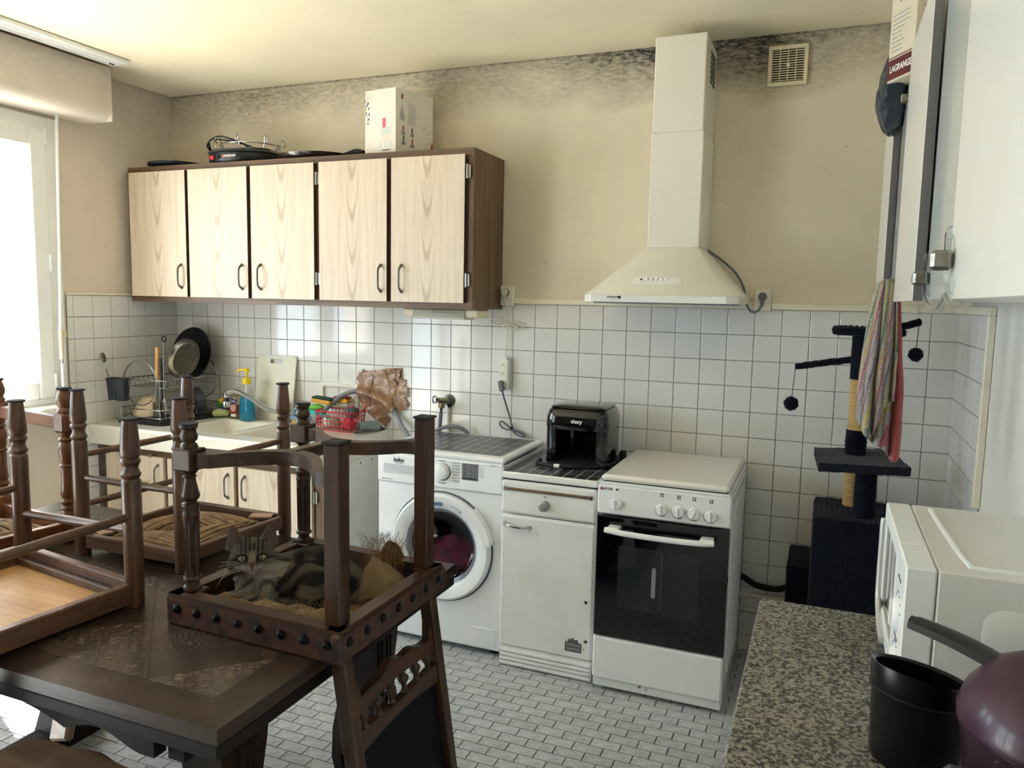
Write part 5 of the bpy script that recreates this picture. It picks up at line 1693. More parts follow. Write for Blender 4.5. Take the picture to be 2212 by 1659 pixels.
# ---------------------------------------------------------------- extractor hood
P('hood_white', '#e9e4d8', 0.28, coat=0.15)
hd = thing('extractor_hood', 'white pyramid extractor hood with a tall flue above the stove', 'extractor hood', (2.885, -0.24, 1.52))
m = MB()
b0 = [(2.583, -0.003), (2.583, -0.44), (2.622, -0.482), (3.135, -0.482), (3.176, -0.44), (3.176, -0.003)]
m.prism(b0, XY, 1.520, 1.5475)
cn = m.build('lower_rim', P('hood_bright', '#efeee9', 0.25, coat=0.2), hd)
t0 = [(2.785, -0.003), (2.785, -0.272), (2.795, -0.278), (2.992, -0.278), (3.0, -0.272), (3.0, -0.003)]
ring_loft(MB(), [[(x, y, 1.548) for x, y in b0], [(x * 0.90 + u * 0.10, y * 0.9 + v * 0.10, 1.566) for (x, y), (u, v) in zip(b0, t0)], [(x, y, 1.738) for x, y in t0]]).build('canopy', 'hood_white', hd)
MB().rbox((2.790, -0.275, 1.738), (2.997, -0.003, 2.192), 0.004).build('lower_flue', 'hood_white', hd)
uf = MB().rbox((2.794, -0.279, 2.190), (2.994, -0.003, 2.558), 0.004).build('upper_flue', 'hood_white', hd)
for k in range(7):
    for j in range(6):
        MB().box((2.9935, -0.055 - j * 0.022, 2.40 + k * 0.018), (2.9950, -0.042 - j * 0.022, 2.412 + k * 0.018)).build('flue_slot', 'gap_black', uf, 0)
sl_n = V((0, -(1.738 - 1.566), (0.461 - 0.278))).normalized()          # canopy front normal-ish
dn = V((0, -(0.461 - 0.278), -(1.738 - 1.566))).normalized()
pc = V((2.868, -0.425, 1.602)) + V((0, -0.001, 0.001))
pn = V((0, -0.685, 0.728)).normalized()
pu = V((0, 0.728, 0.685)).normalized()
pm = Matrix(((1, pu.x, pn.x, pc.x), (0, pu.y, pn.y, pc.y), (0, pu.z, pn.z, pc.z), (0, 0, 0, 1)))
MB().prism([(-0.095, -0.016), (0.095, -0.016), (0.090, 0.012), (0.078, 0.018), (-0.072, 0.018), (-0.090, 0.010)], lambda u, v, h: pm @ V((u, v, h)), -0.004, 0.006).build('switch_panel', 'hood_bright', hd)
for k in range(5):
    MB().lathe([(0.0085, 0), (0.0085, 0.006), (0.006, 0.009), (0, 0.0095)], pm @ V((-0.040 + k * 0.019, 0.002, 0.006)), 14, axis=pn).build('push_button', 'hood_bright', hd)
MB().lathe([(0.005, 0), (0.004, 0.002), (0, 0.002)], pm @ V((-0.062, 0.002, 0.006)), 12, axis=pn).build('pilot_lamp', P('lamp_brown', '#5b3527', 0.4), hd)
text('brand_lettering', 'FAGOR', 'ink', hd, (2.708, -0.4826, 1.5385), (1, 0, 0), (0, 0, 1), 0.0105, stretch=1.3, bold=0.0002)
MB().lathe([(0.006, 0), (0.006, 0.0008), (0, 0.0008)], (2.735, -0.4824, 1.5385), 16, axis=(0, -1, 0)).build('emblem', 'ink', hd)
text('sub_lettering', 'Innovation', 'ink_pale', hd, (2.713, -0.4826, 1.528), (1, 0, 0), (0, 0, 1), 0.0065)
m = MB()
for k in range(14):
    m.box((2.62, -0.44 + k * 0.03, 1.514), (3.14, -0.425 + k * 0.03, 1.521))
m.build('grease_filter', 'grey_plastic', hd)

# ---------------------------------------------------------------- vent grille
vg = thing('vent_grille', 'square cream ventilation grille high on the wall right of the hood flue', 'vent', (3.278, 0, 2.40))
m = MB()
VX0, VX1, VZ0, VZ1 = 3.200, 3.352, 2.402, 2.560
m.rbox((VX0, -0.014, VZ0), (VX1, 0.003, VZ0 + 0.016), 0.002).rbox((VX0, -0.014, VZ1 - 0.016), (VX1, 0.003, VZ1), 0.002).rbox((VX0, -0.014, VZ0 + 0.016), (VX0 + 0.015, 0.003, VZ1 - 0.016), 0.002).rbox((VX1 - 0.015, -0.014, VZ0 + 0.016), (VX1, 0.003, VZ1 - 0.016), 0.002)
m.build('frame', 'yellowed_plastic', vg)
MB().box((VX0 + 0.01, 0.0005, VZ0 + 0.01), (VX1 - 0.01, 0.0035, VZ1 - 0.01)).build('opening', 'gap_black', vg)
for k in range(13):
    z = VZ0 + 0.0205 + k * 0.0094
    MB().box((VX0 + 0.014, -0.010, z), (VX1 - 0.014, -0.002, z + 0.0032)).build('slat', 'yellowed_plastic', vg, 0)
for k in range(3):
    x = VX0 + 0.044 + k * 0.0305
    MB().box((x, -0.012, VZ0 + 0.014), (x + 0.003, -0.004, VZ1 - 0.014)).build('mullion', 'yellowed_plastic', vg, 0)
MB().rbox((3.270, -0.0155, 2.474), (3.285, -0.008, 2.489), 0.002).build('centre_boss', 'yellowed_plastic', vg)

# ---------------------------------------------------------------- sockets and leads
P('socket_white', '#e8e3d4', 0.4)


def wall_socket(label, xc, zc, w=0.066):
    t = thing('wall_socket', label, 'socket', (xc, 0, zc - w / 2))
    MB().rbox((xc - w / 2, -0.030, zc - w / 2 - 0.028), (xc + w / 2, 0.002, zc + w / 2), 0.004).build('back_box', 'socket_white', t)
    MB().rbox((xc - w / 2 + 0.006, -0.036, zc - w / 2 + 0.006), (xc + w / 2 - 0.006, -0.030, zc + w / 2 - 0.006), 0.003).build('face_plate', 'socket_white', t)
    MB().lathe([(0.021, 0.0), (0.021, 0.0012), (0.018, 0.0012), (0.018, -0.004), (0, -0.004)], (xc, -0.036, zc), 24, axis=(0, -1, 0)).build('well', 'socket_white', t)
    return t


wall_socket('cream wall socket with a white plug beside the wall cabinet', 2.074, 1.552)
wall_socket('cream wall socket with a grey plug right of the hood', 3.230, 1.552)
hc = thing('hood_cable', 'grey hood cable hanging to its plug in the wall socket', 'cable', (3.12, -0.03, 1.5))
MB().tube(spline([(2.985, -0.012, 1.755), (3.00, -0.02, 1.742), (3.06, -0.02, 1.70), (3.115, -0.02, 1.65), (3.150, -0.022, 1.59), (3.163, -0.03, 1.53), (3.185, -0.04, 1.492), (3.212, -0.045, 1.492), (3.228, -0.046, 1.515)], 8), 0.005, 8).build('cord', 'cord_grey', hc)
MB().lathe([(0.0175, 0), (0.0175, 0.014), (0.014, 0.022), (0, 0.023)], (3.230, -0.037, 1.552), 20, axis=(0, -1, 0)).build('plug', 'cord_grey', hc)
MB().tube([(3.230, -0.050, 1.545), (3.229, -0.048, 1.512)], [0.009, 0.0065], 10).build('strain_relief', 'cord_grey', hc)
ex = thing('extension_lead', 'white extension lead with a socket strip hanging on the tiles', 'extension lead', (2.075, -0.02, 1.085))
MB().tube(spline([(2.070, -0.048, 1.545), (2.072, -0.045, 1.51), (2.079, -0.02, 1.47), (2.080, -0.016, 1.42), (2.078, -0.018, 1.36), (2.076, -0.018, 1.30), (2.076, -0.03, 1.245)], 8), 0.0034, 8).build('cord', 'cord_white', ex)
m = MB()
for pts in ([(2.078, -0.02, 1.41), (2.03, -0.022, 1.432), (1.998, -0.022, 1.425), (1.998, -0.022, 1.405), (2.03, -0.02, 1.40), (2.078, -0.02, 1.412)],
            [(2.078, -0.025, 1.41), (2.035, -0.028, 1.42), (2.012, -0.028, 1.412), (2.03, -0.028, 1.398), (2.078, -0.025, 1.408)],
            [(2.078, -0.02, 1.412), (2.12, -0.022, 1.412), (2.155, -0.022, 1.400), (2.158, -0.022, 1.384), (2.135, -0.02, 1.382), (2.10, -0.02, 1.398), (2.078, -0.02, 1.410)],
            [(2.078, -0.026, 1.408), (2.11, -0.028, 1.40), (2.135, -0.028, 1.388), (2.128, -0.026, 1.378), (2.10, -0.026, 1.388), (2.078, -0.026, 1.404)],
            [(2.078, -0.02, 1.408), (2.06, -0.022, 1.392), (2.045, -0.022, 1.384)]):
    m.tube(spline(pts, 6), 0.0033, 7)
m.build('bundled_cord', 'cord_white', ex)
MB().lathe([(0.0165, 0), (0.0165, 0.014), (0.012, 0.02), (0, 0.021)], (2.070, -0.037, 1.552), 18, axis=(0, -1, 0)).build('plug', 'cord_white', ex)
sb_ = MB().rbox((2.050, -0.040, 1.09), (2.094, -0.004, 1.236), 0.005).rbox((2.062, -0.034, 1.234), (2.084, -0.010, 1.25), 0.004).build('socket_strip', 'enamel_white', ex)
for z in (1.208, 1.166, 1.125):
    w_ = MB().lathe([(0.0185, 0.0), (0.0185, 0.0012), (0.0165, 0.0012), (0.0165, 0.0002), (0, 0.0002)], (2.068, -0.0402, z), 22, axis=(0, -1, 0)).build('socket_well', 'socket_white', sb_)
    for dx, dz in ((-0.006, -0.002), (0.006, -0.002), (0.0, 0.007)):
        MB().lathe([(0.0025, 0), (0.0025, 0.0008), (0, 0.0008)], (2.068 + dx, -0.0405, z + dz), 8, axis=(0, -1, 0)).build('pin_hole', 'black_matt', sb_)
wl_ = thing('washer_lead', 'grey mains lead with a coiled tail plugged into the extension lead', 'cable', (2.10, -0.02, 0.85))
MB().beam((2.060, -0.052, 1.135), (2.073, -0.056, 1.085), 0.026, 0.022, up=(0, -1, 0), r=0.006).build('plug', 'cord_grey', wl_)
MB().tube(spline([(2.072, -0.056, 1.09), (2.080, -0.04, 1.04), (2.10, -0.022, 0.96), (2.110, -0.02, 0.915), (2.095, -0.022, 0.896), (2.062, -0.022, 0.905), (2.048, -0.022, 0.925), (2.06, -0.022, 0.935), (2.085, -0.022, 0.92), (2.115, -0.02, 0.90), (2.15, -0.02, 0.885), (2.178, -0.022, 0.876), (2.175, -0.022, 0.868), (2.14, -0.025, 0.876), (2.115, -0.026, 0.898)], 7), 0.0042, 8).build('cord', 'cord_grey', wl_)
MB().tube(spline([(2.112, -0.026, 0.908), (2.13, -0.028, 0.882), (2.165, -0.03, 0.872), (2.185, -0.03, 0.874), (2.17, -0.03, 0.888), (2.13, -0.03, 0.90)], 6), 0.0042, 8).build('cord_tail', 'cord_grey', wl_)
MB().cyl((2.108, -0.022, 0.910), (2.114, -0.022, 0.902), 0.009, n=12).build('cable_tie', 'cord_black', wl_)
# low pipes and gas hose between the stove and the corner
for z, lb in ((0.30, 'upper of two thin cream pipes along the wall behind the stove'), (0.235, 'lower of two thin cream pipes along the wall behind the stove')):
    tag(MB().tube([(2.9, -0.014, z - 0.04), (3.94, -0.014, z - 0.04)], 0.009, 10).build('wall_pipe', 'trim_cream'), lb, 'pipe', 'pipes behind the stove')
tag(MB().tube(spline([(3.18, -0.035, 0.36), (3.22, -0.03, 0.34), (3.27, -0.03, 0.315), (3.35, -0.03, 0.31), (3.40, -0.03, 0.33)], 8), 0.013, 10).build('gas_hose', 'black_rubber'), 'black rubber gas hose curving out behind the stove', 'hose')

# ---------------------------------------------------------------- dining table
WOOD('oak_dark_x', '#1f150f', '#41322a', 0, 0.8, 0.28, worn=('#7a6654', 0.22), bumps=0.25, coat=0.0, spec=0.28)
WOOD('oak_dark_y', '#1f150f', '#41322a', 1, 0.8, 0.28, worn=('#7a6654', 0.22), bumps=0.25, coat=0.0, spec=0.28)
WOOD('oak_dark_z', '#150c08', '#2c1d15', 2, 0.8, 0.45, bumps=0.2, spec=0.2)
WOOD('oak_black', '#0d0806', '#1c120d', 0, 0.8, 0.5, bumps=0.2, spec=0.18)
WOOD('chair_oak_z', '#1e120b', '#4a3122', 2, 1.0, 0.34, worn=('#5f4330', 0.3), bumps=0.2, spec=0.35)
WOOD('chair_oak_x', '#1e120b', '#4c3324', 0, 1.0, 0.46, worn=('#664832', 0.3), bumps=0.2, spec=0.35)
WOOD('chair_oak_y', '#1e120b', '#4c3324', 1, 1.0, 0.34, worn=('#664832', 0.3), bumps=0.2, spec=0.35)
WOOD('rustic_z', '#3a261b', '#6a4b38', 2, 0.9, 0.33, worn=('#83685a', 0.4), bumps=0.2, coat=0.1)
WOOD('rustic_x', '#3a261b', '#70503b', 0, 0.9, 0.36, worn=('#8a6c58', 0.4), bumps=0.2)
WOOD('rustic_y', '#3a261b', '#70503b', 1, 0.9, 0.36, worn=('#8a6c58', 0.4), bumps=0.2)
WOOD('redwood_z', '#4a2a19', '#855534', 2, 0.9, 0.30, bumps=0.15, coat=0.15)
WOOD('plywood', '#a97c4c', '#d2a873', 0, 0.5, 0.5, worn=('#8d5f3c', 0.5), bumps=0.08)
P('leather_brown', '#4d2d1d', 0.55, var=(40, '#1f110c', 0.35, 0.65, 6.0), bump=(60, 0.4, 0.003))
P('leather_black', '#0b0c0f', 0.6, bump=(90, 0.25, 0.002), spec=0.15)
P('nail_black', '#17171a', 0.35, 0.7)
P('burlap', '#6b4522', 0.95, var=(220, '#452c14', 0.4, 0.6), bump=(260, 0.6, 0.002))
P('calico', '#7c674a', 0.95, var=(14, '#5b472e', 0.4, 0.7), bump=(120, 0.4, 0.002))
P('horsehair', '#7d603c', 0.9)
P('straw', '#8f7453', 0.8, var=(28, '#6b5238', 0.4, 0.65))
P('pad_black', '#1d1e20', 0.8)


def oak_piece_mats():
    for k, (a, b, w) in enumerate((('#221712', '#43342a', 0.10), ('#261b15', '#4c3d32', 0.40), ('#1b120d', '#36281f', 0.08), ('#281d16', '#55463a', 0.65))):
        m = bpy.data.materials.new('parquet_%d' % k)
        m.use_nodes = True
        t = NT(m)
        v = t.coord('Object', (6, 70, 40))
        h = t.noise(v, 1.0, 6.0, 0.62, 0.4)
        c = t.ramp(h, [(0.3, lin(a)), (0.72, lin(b))])
        # worn varnish: pale flecks across the grain
        v2 = t.coord('Object', (160, 45, 60))
        h2 = t.noise(v2, 1.0, 5.0, 0.7)
        v3 = t.coord('World', (7, 7, 7))
        h3 = t.noise(v3, 1.0, 3.0)
        f = t.math('MULTIPLY', t.ramp(h2, [(0.52, (0, 0, 0, 1)), (0.64, (w, w, w, 1))]), t.ramp(h3, [(0.35, (0.15, 0.15, 0.15, 1)), (0.65, (1, 1, 1, 1))]))
        c = t.mix(f, c, (158, 144, 126))
        t.l(c, t.b.inputs['Base Color'])
        t.b.inputs['Roughness'].default_value = 0.27
        t.bump(h2, 0.15, 0.001)
        MATS['parquet_%d' % k] = m


oak_piece_mats()
TX0, TX1, TY0, TY1, TT = 0.955, 2.532, -2.418, -1.474, 0.76
tb = thing('dining_table', 'dark oak parquet dining table carrying upturned chairs', 'table', (1.74, -1.95, 0))
bw_ = 0.085
# mitred border boards
def border(poly, mat):
    MB().prism(poly, XY, TT - 0.030, TT).build('border_board', mat, tb)
border([(TX0, TY0), (TX1, TY0), (TX1 - bw_, TY0 + bw_), (TX0 + bw_, TY0 + bw_)], 'oak_dark_x')
border([(TX1, TY0), (TX1, TY1), (TX1 - bw_, TY1 - bw_), (TX1 - bw_, TY0 + bw_)], 'oak_dark_y')
border([(TX1, TY1), (TX0, TY1), (TX0 + bw_, TY1 - bw_), (TX1 - bw_, TY1 - bw_)], 'oak_dark_x')
border([(TX0, TY1), (TX0, TY0), (TX0 + bw_, TY0 + bw_), (TX0 + bw_, TY1 - bw_)], 'oak_dark_y')
MB().box((TX0 + bw_, TY0 + bw_, TT - 0.030), (TX1 - bw_, TY1 - bw_, TT - 0.006)).build('core_board', 'oak_black', tb)


def clip(poly, x0, x1, y0, y1):
    for ax, lim, sgn in ((0, x0, 1), (0, x1, -1), (1, y0, 1), (1, y1, -1)):
        out = []
        for i in range(len(poly)):
            a, b = poly[i - 1], poly[i]
            da, db = (a[ax] - lim) * sgn, (b[ax] - lim) * sgn
            if (da >= 0) != (db >= 0):
                t = da / (da - db)
                out.append((a[0] + (b[0] - a[0]) * t, a[1] + (b[1] - a[1]) * t))
            if db >= 0:
                out.append(b)
        poly = out
        if not poly:
            return []
    return poly


# basket-weave parquet laid on the diagonal: squares of three staves
RP = random.Random(8)
S = 0.30
ca, sa = math.cos(PI / 4), math.sin(PI / 4)
ix0, ix1, iy0, iy1 = TX0 + bw_ + 0.001, TX1 - bw_ - 0.001, TY0 + bw_ + 0.001, TY1 - bw_ - 0.001
ox, oy = 2.272, -2.329
for i in range(-8, 9):
    for j in range(-8, 9):
        for k in range(3):
            u0, v0 = i * S, j * S
            if (i + j) % 2:
                r = (u0 + k * S / 3, v0, u0 + (k + 1) * S / 3, v0 + S)
                vert = True
            else:
                r = (u0, v0 + k * S / 3, u0 + S, v0 + (k + 1) * S / 3)
                vert = False
            g = 0.0004
            q = [(r[0] + g, r[1] + g), (r[2] - g, r[1] + g), (r[2] - g, r[3] - g), (r[0] + g, r[3] - g)]
            w = clip([(ox + u * ca - v * sa, oy + u * sa + v * ca) for u, v in q], ix0, ix1, iy0, iy1)
            if len(w) < 3:
                continue
            ar = abs(sum(w[n - 1][0] * w[n][1] - w[n][0] * w[n - 1][1] for n in range(len(w)))) / 2
            if ar < 0.0006:
                continue
            cx, cy = sum(p[0] for p in w) / len(w), sum(p[1] for p in w) / len(w)
            an = PI / 4 + (PI / 2 if vert else 0)
            lw = [((p[0] - cx) * math.cos(-an) - (p[1] - cy) * math.sin(-an), (p[0] - cx) * math.sin(-an) + (p[1] - cy) * math.cos(-an)) for p in w]
            me = mesh_of(MB().prism(lw, XY, -0.006, 0.0 - RP.random() * 0.0003), 'stave_mesh', 'parquet_%d' % RP.choice((0, 0, 1, 2, 3)), 0)
            shared('parquet_stave', me, None, tb, (cx, cy, TT), rot=(0, 0, an))
# pull-out leaf below the top, apron with scalloped edge
MB().rbox((TX0 + 0.002, TY0 + 0.002, TT - 0.062), (TX1 - 0.002, TY1 - 0.002, TT - 0.033), 0.003).build('draw_leaf', 'oak_black', tb)


def scallop(x0, x1, ztop, zlow, dip):
    """apron outline: one wide arch in the middle, a small one near each leg"""
    n = 60
    pts = []
    for k in range(n + 1):
        t = k / n
        q = abs(2 * t - 1)
        if q < 0.56:
            z = zlow + dip * (math.cos(PI * q / 1.12)) ** 0.7
        elif q < 0.90:
            z = zlow + dip * 0.55 * math.sin(PI * (q - 0.56) / 0.34) ** 1.2
        else:
            z = zlow - 0.004
        pts.append((x0 + (x1 - x0) * t, z))
    return [(x1, ztop), (x0, ztop)] + pts


for y in (TY0 + 0.045, TY1 - 0.075):
    MB().prism(scallop(TX0 + 0.25, TX1 - 0.20, TT - 0.063, TT - 0.125, 0.045), XZ, y, y + 0.03).build('apron', 'oak_black', tb)
for x in (TX0 + 0.22, TX1 - 0.17):
    MB().prism([(TY0 + 0.07, TT - 0.063), (TY1 - 0.07, TT - 0.063), (TY1 - 0.07, TT - 0.14), (TY0 + 0.07, TT - 0.14)], YZ, x - 0.02, x + 0.02).build('end_rail', 'oak_black', tb)
# lyre shaped leg boards in pairs at each end, feet and stretcher
lyre = [(0.0, 0.64), (0.075, 0.64), (0.068, 0.58), (0.050, 0.50), (0.055, 0.44), (0.085, 0.36), (0.090, 0.28), (0.068, 0.20), (0.058, 0.13), (0.085, 0.06)]
lp_ = lyre + [(-x, z) for x, z in reversed(lyre[1:])]
for x in (TX0 + 0.22, TX1 - 0.17):
    for y in (TY0 + 0.20, TY1 - 0.20):
        lg = MB().prism([(y + u, v) for u, v in lp_], YZ, x - 0.055, x + 0.055).build('lyre_leg', 'oak_dark_z', tb)
        for d in (-0.03, -0.012, 0.012, 0.03):
            MB().beam((x - 0.055, y + d, 0.12), (x - 0.055, y + d, 0.60), 0.008, 0.008, up=(0, 1, 0)).build('flute', 'oak_black', lg)
            MB().beam((x + 0.055, y + d, 0.12), (x + 0.055, y + d, 0.60), 0.008, 0.008, up=(0, 1, 0)).build('flute', 'oak_black', lg)
    MB().prism([(TY0 + 0.08, 0.0), (TY1 - 0.08, 0.0), (TY1 - 0.10, 0.05), (TY1 - 0.22, 0.07), (TY0 + 0.22, 0.07), (TY0 + 0.10, 0.05)], YZ, x - 0.04, x + 0.04).build('foot', 'oak_dark_z', tb)

# ---------------------------------------------------------------- carved chair upside down on the table edge (the cat lies in it)
ca_ = thing('carved_chair', 'dark carved chair with studded seat upside down on the table edge, cat inside', 'chair', (2.35, -1.89, TT))
SZb, SZt, LT = TT + 0.003, TT + 0.072, 1.222
FL, FR, BL, BR = (2.138, -2.070), (2.150, -1.668), (2.556, -2.090), (2.554, -1.706)
OC = [(2.105, -2.112), (2.588, -2.128), (2.588, -1.668), (2.118, -1.630)]     # outer corners of the seat frame


def rail(p, q, th, z0, z1, mat, name='seat_rail', par=None, inside=1):
    """upright board from p to q, thickness laid to the left of p->q"""
    d = V((q[0] - p[0], q[1] - p[1], 0)).normalized()
    n = V((-d.y, d.x, 0)) * inside
    a, b = V((p[0], p[1], 0)), V((q[0], q[1], 0))
    poly = [a, b, b + n * th, a + n * th]
    return MB().prism([(v.x, v.y) for v in poly], XY, z0, z1).build(name, mat, par or ca_)


for i in range(4):
    p, q = OC[i], OC[(i + 1) % 4]
    rail(p, q, 0.034, SZb + 0.008, SZt, 'chair_oak_x' if i % 2 == 0 else 'chair_oak_y')
    d = V((q[0] - p[0], q[1] - p[1], 0)).normalized()
    n = V((d.y, -d.x, 0))
    lt = rail((p[0] + n.x * 0.004, p[1] + n.y * 0.004), (q[0] + n.x * 0.004, q[1] + n.y * 0.004), 0.004, SZb, SZt - 0.010, 'leather_brown', 'leather_edge')
    L_ = (V(q + (0,)) - V(p + (0,))).length
    cnt = 8 if i % 2 == 0 else 7
    for k in range(cnt):
        t = (0.03 + (L_ - 0.06) * k / (cnt - 1))
        c = V((p[0], p[1], TT + 0.040)) + d * t + n * 0.004
        MB().lathe([(0.0105, 0), (0.011, 0.002), (0.0085, 0.006), (0.004, 0.0085), (0, 0.009)], c, 14, axis=n, flute=(0.001, 0.007, 7, 0.0015)).build('stud', 'nail_black', ca_)
for c in OC[1:3]:
    MB().rbox((c[0] - 0.02, c[1] - 0.008 if c[1] < -1.9 else c[1] - 0.012, SZb - 0.001), (c[0] + 0.008, c[1] + 0.012 if c[1] < -1.9 else c[1] + 0.008, SZt - 0.006), 0.006).build('corner_patch', 'leather_brown', ca_)
# turned and fluted front legs (profile measured from the foot end)
tl = [(0.0, 1.222), (0.0195, 1.222), (0.0205, 1.218), (0.0185, 1.215), (0.0165, 1.212), (0.0165, 1.205), (0.0195, 1.200), (0.0200, 1.194), (0.0185, 1.188), (0.0135, 1.183), (0.0135, 1.181), (0.0175, 1.178), (0.0195, 1.173), (0.0195, 1.168),
      (0.0195, 1.118), (0.0185, 1.115), (0.0165, 1.112), (0.0130, 1.108), (0.0125, 1.104), (0.0165, 1.102), (0.0125, 1.099), (0.0135, 1.090), (0.0165, 1.077), (0.0185, 1.066), (0.0210, 1.060), (0.0212, 1.055), (0.0185, 1.049), (0.0135, 1.044), (0.0135, 1.041), (0.0185, 1.039),
      (0.0205, 1.036), (0.0205, 1.031), (0.0190, 1.028), (0.0188, 1.018), (0.0202, 1.015), (0.0202, 1.010), (0.0190, 1.007), (0.0190, 1.004)]
tl += [(0.0190 - 0.0012 * t / 12, 1.003 - (1.003 - 0.866) * t / 12) for t in range(13)]
tl += [(0.0195, 0.864), (0.0215, 0.861), (0.0215, 0.857), (0.0150, 0.852), (0.0160, 0.843), (0.0205, 0.840), (0.0215, 0.836), (0.0215, 0.828), (0.018, 0.822), (0.0, 0.822)]
tl = [(r, z - 0.0) for r, z in tl]
for (x, y) in (FL, FR):
    lg = MB().lathe([(r, z) for r, z in reversed(tl)], (x, y, 0), 24, flute=(0.8665, 1.0025, 12, 0.0032)).build('turned_leg', 'chair_oak_z', ca_)
    MB().rbox((x - 0.0265, y - 0.0265, 1.1185), (x + 0.0265, y + 0.0265, 1.168), 0.003).build('block', 'chair_oak_z', lg)
    MB().rbox((x - 0.027, y - 0.027, SZb + 0.02), (x + 0.027, y + 0.027, 0.832), 0.003).build('corner_post', 'chair_oak_z', lg)
    MB().lathe([(0.020, 0), (0.0215, 0.001), (0.0215, 0.004), (0, 0.004)], (x, y, LT), 20).build('foot_pad', 'pad_black', lg)
slope = 0.155
for (x, y) in (BL, BR):
    lg = MB().rbox((x - 0.0195, y - 0.0205, SZt), (x + 0.0195, y + 0.0205, LT - 0.002), 0.003).build('square_leg', 'chair_oak_z', ca_)
    MB().rbox((x - 0.0225, y - 0.0235, LT - 0.002), (x + 0.0225, y + 0.0235, LT + 0.004), 0.002).build('foot_pad', 'pad_black', lg)
    MB().rbox((x - 0.0195, y - 0.0205, SZb + 0.012), (x + 0.0195, y + 0.0205, SZt), 0.002).build('corner_post', 'chair_oak_z', lg)
    # back post runs on below the seat, outside the table edge
    x0 = TX1 + 0.028
    MB().beam((x0, y, SZb + 0.03), (x0 + slope * 0.62, y, 0.14), 0.032, 0.036, up=(1, 0, 0)).build('back_post', 'chair_oak_z', ca_)


def bow(p, q, bulge, w, h, z, mat, name):
    """flat curved stretcher from p to q bulging by bulge in y"""
    n = 18
    a, b = V((p[0], p[1], 0)), V((q[0], q[1], 0))
    in_, out_ = [], []
    for k in range(n + 1):
        t = k / n
        s = max(0.0, min(1.0, (t - 0.10) / 0.8))
        c = a + (b - a) * t + V((0, bulge * math.sin(PI * s) ** 0.85, 0))
        in_.append((c.x, c.y - w / 2))
        out_.append((c.x, c.y + w / 2))
    return MB().prism(in_ + list(reversed(out_)), XY, z - h / 2, z + h / 2).build(name, mat, ca_)


bow((FL[0] + 0.022, FL[1] + 0.004), (BL[0] - 0.015, BL[1]), 0.125, 0.034, 0.032, 1.143, 'chair_oak_x', 'bow_stretcher')
bow((FR[0] + 0.022, FR[1]), (BR[0] - 0.015, BR[1]), -0.10, 0.034, 0.032, 1.143, 'chair_oak_x', 'bow_stretcher')
MB().beam((2.335, -1.955, 1.148), (2.345, -1.785, 1.148), 0.034, 0.028).build('cross_stretcher', 'chair_oak_y', ca_)
# back: scalloped rail, spindles, lower rail, leather panel
bx = lambda z: TX1 + 0.028 + slope * (SZb + 0.03 - z)
def in_back(y, z, h):          # point in the sloping plane of the chair back
    return (bx(z) + h, y, z)
ya, yb = BL[1] + 0.018, BR[1] - 0.018
pts = [(ya, 0.705), (ya + 0.012, 0.690)]
n = 26
for k in range(n + 1):
    t = k / n
    y = ya + 0.02 + (yb - ya - 0.04) * t
    z = 0.655 + 0.020 * math.sin(PI * t) ** 2 + 0.006 * math.sin(6 * PI * t) * math.sin(PI * t)
    pts.append((y, z))
pts += [(yb - 0.012, 0.690), (yb, 0.705), (yb, 0.622), (yb - 0.06, 0.626), (ya + (yb - ya) / 2, 0.634), (ya + 0.06, 0.626), (ya, 0.622)]
MB().prism(pts, in_back, -0.010, 0.010).build('scalloped_rail', 'chair_oak_y', ca_)
for k in range(6):
    y = ya + (yb - ya) * (k + 0.5) / 6
    zt, zl = 0.632, 0.578
    ax = V((bx(zl) - bx(zt), 0, zl - zt)).normalized()
    MB().lathe([(0.006, 0), (0.0095, 0.003), (0.005, 0.007), (0.0085, 0.010), (0.0135, 0.016), (0.0142, 0.021), (0.011, 0.028), (0.0065, 0.036), (0.006, 0.044), (0.0095, 0.048), (0.0105, 0.052), (0.007, 0.0555)], (bx(zt), y, zt), 14, axis=ax).build('spindle', 'chair_oak_z', ca_)
lr = [(ya, 0.585), (ya + (yb - ya) * 0.5, 0.578), (yb, 0.585), (yb, 0.540), (ya + (yb - ya) * 0.75, 0.549), (ya + (yb - ya) * 0.5, 0.553), (ya + (yb - ya) * 0.25, 0.549), (ya, 0.540)]
MB().prism(lr, in_back, -0.010, 0.010).build('panel_rail', 'chair_oak_y', ca_)
MB().prism([(ya, 0.548), (yb, 0.548), (yb, 0.23), (ya, 0.23)], in_back, -0.012, -0.002).build('leather_panel', 'leather_black', ca_)
MB().prism([(ya - 0.02, 0.232), (yb + 0.02, 0.232), (yb + 0.01, 0.16), (ya + (yb - ya) / 2, 0.12), (ya - 0.01, 0.16)], in_back, -0.012, 0.012).build('crest_rail', 'chair_oak_y', ca_)
for y in (BL[1], BR[1]):
    MB().beam((bx(0.60) - 0.018, y - 0.001, 0.545), (bx(0.50) - 0.018, y - 0.001, 0.45), 0.034, 0.006, up=(1, 0, 0)).build('post_patch', 'leather_black', ca_)
# what is left of the upholstery inside the frame
RQ = random.Random(21)


def rag(fn, nu, nv, name, mat, th=0.0015):
    return MB().sheet(fn, nu, nv, th).build(name, mat, ca_, 60)


def bed(u, v):
    x, y = 2.15 + 0.39 * u, -2.085 + 0.385 * v
    return (x, y, TT + 0.012 + 0.006 * noise.noise(V((x * 22, y * 22, 1.0))) + 0.004 * noise.noise(V((x * 60, y * 60, 4.0))))


rag(bed, 30, 30, 'seat_webbing', 'burlap', 0.006)


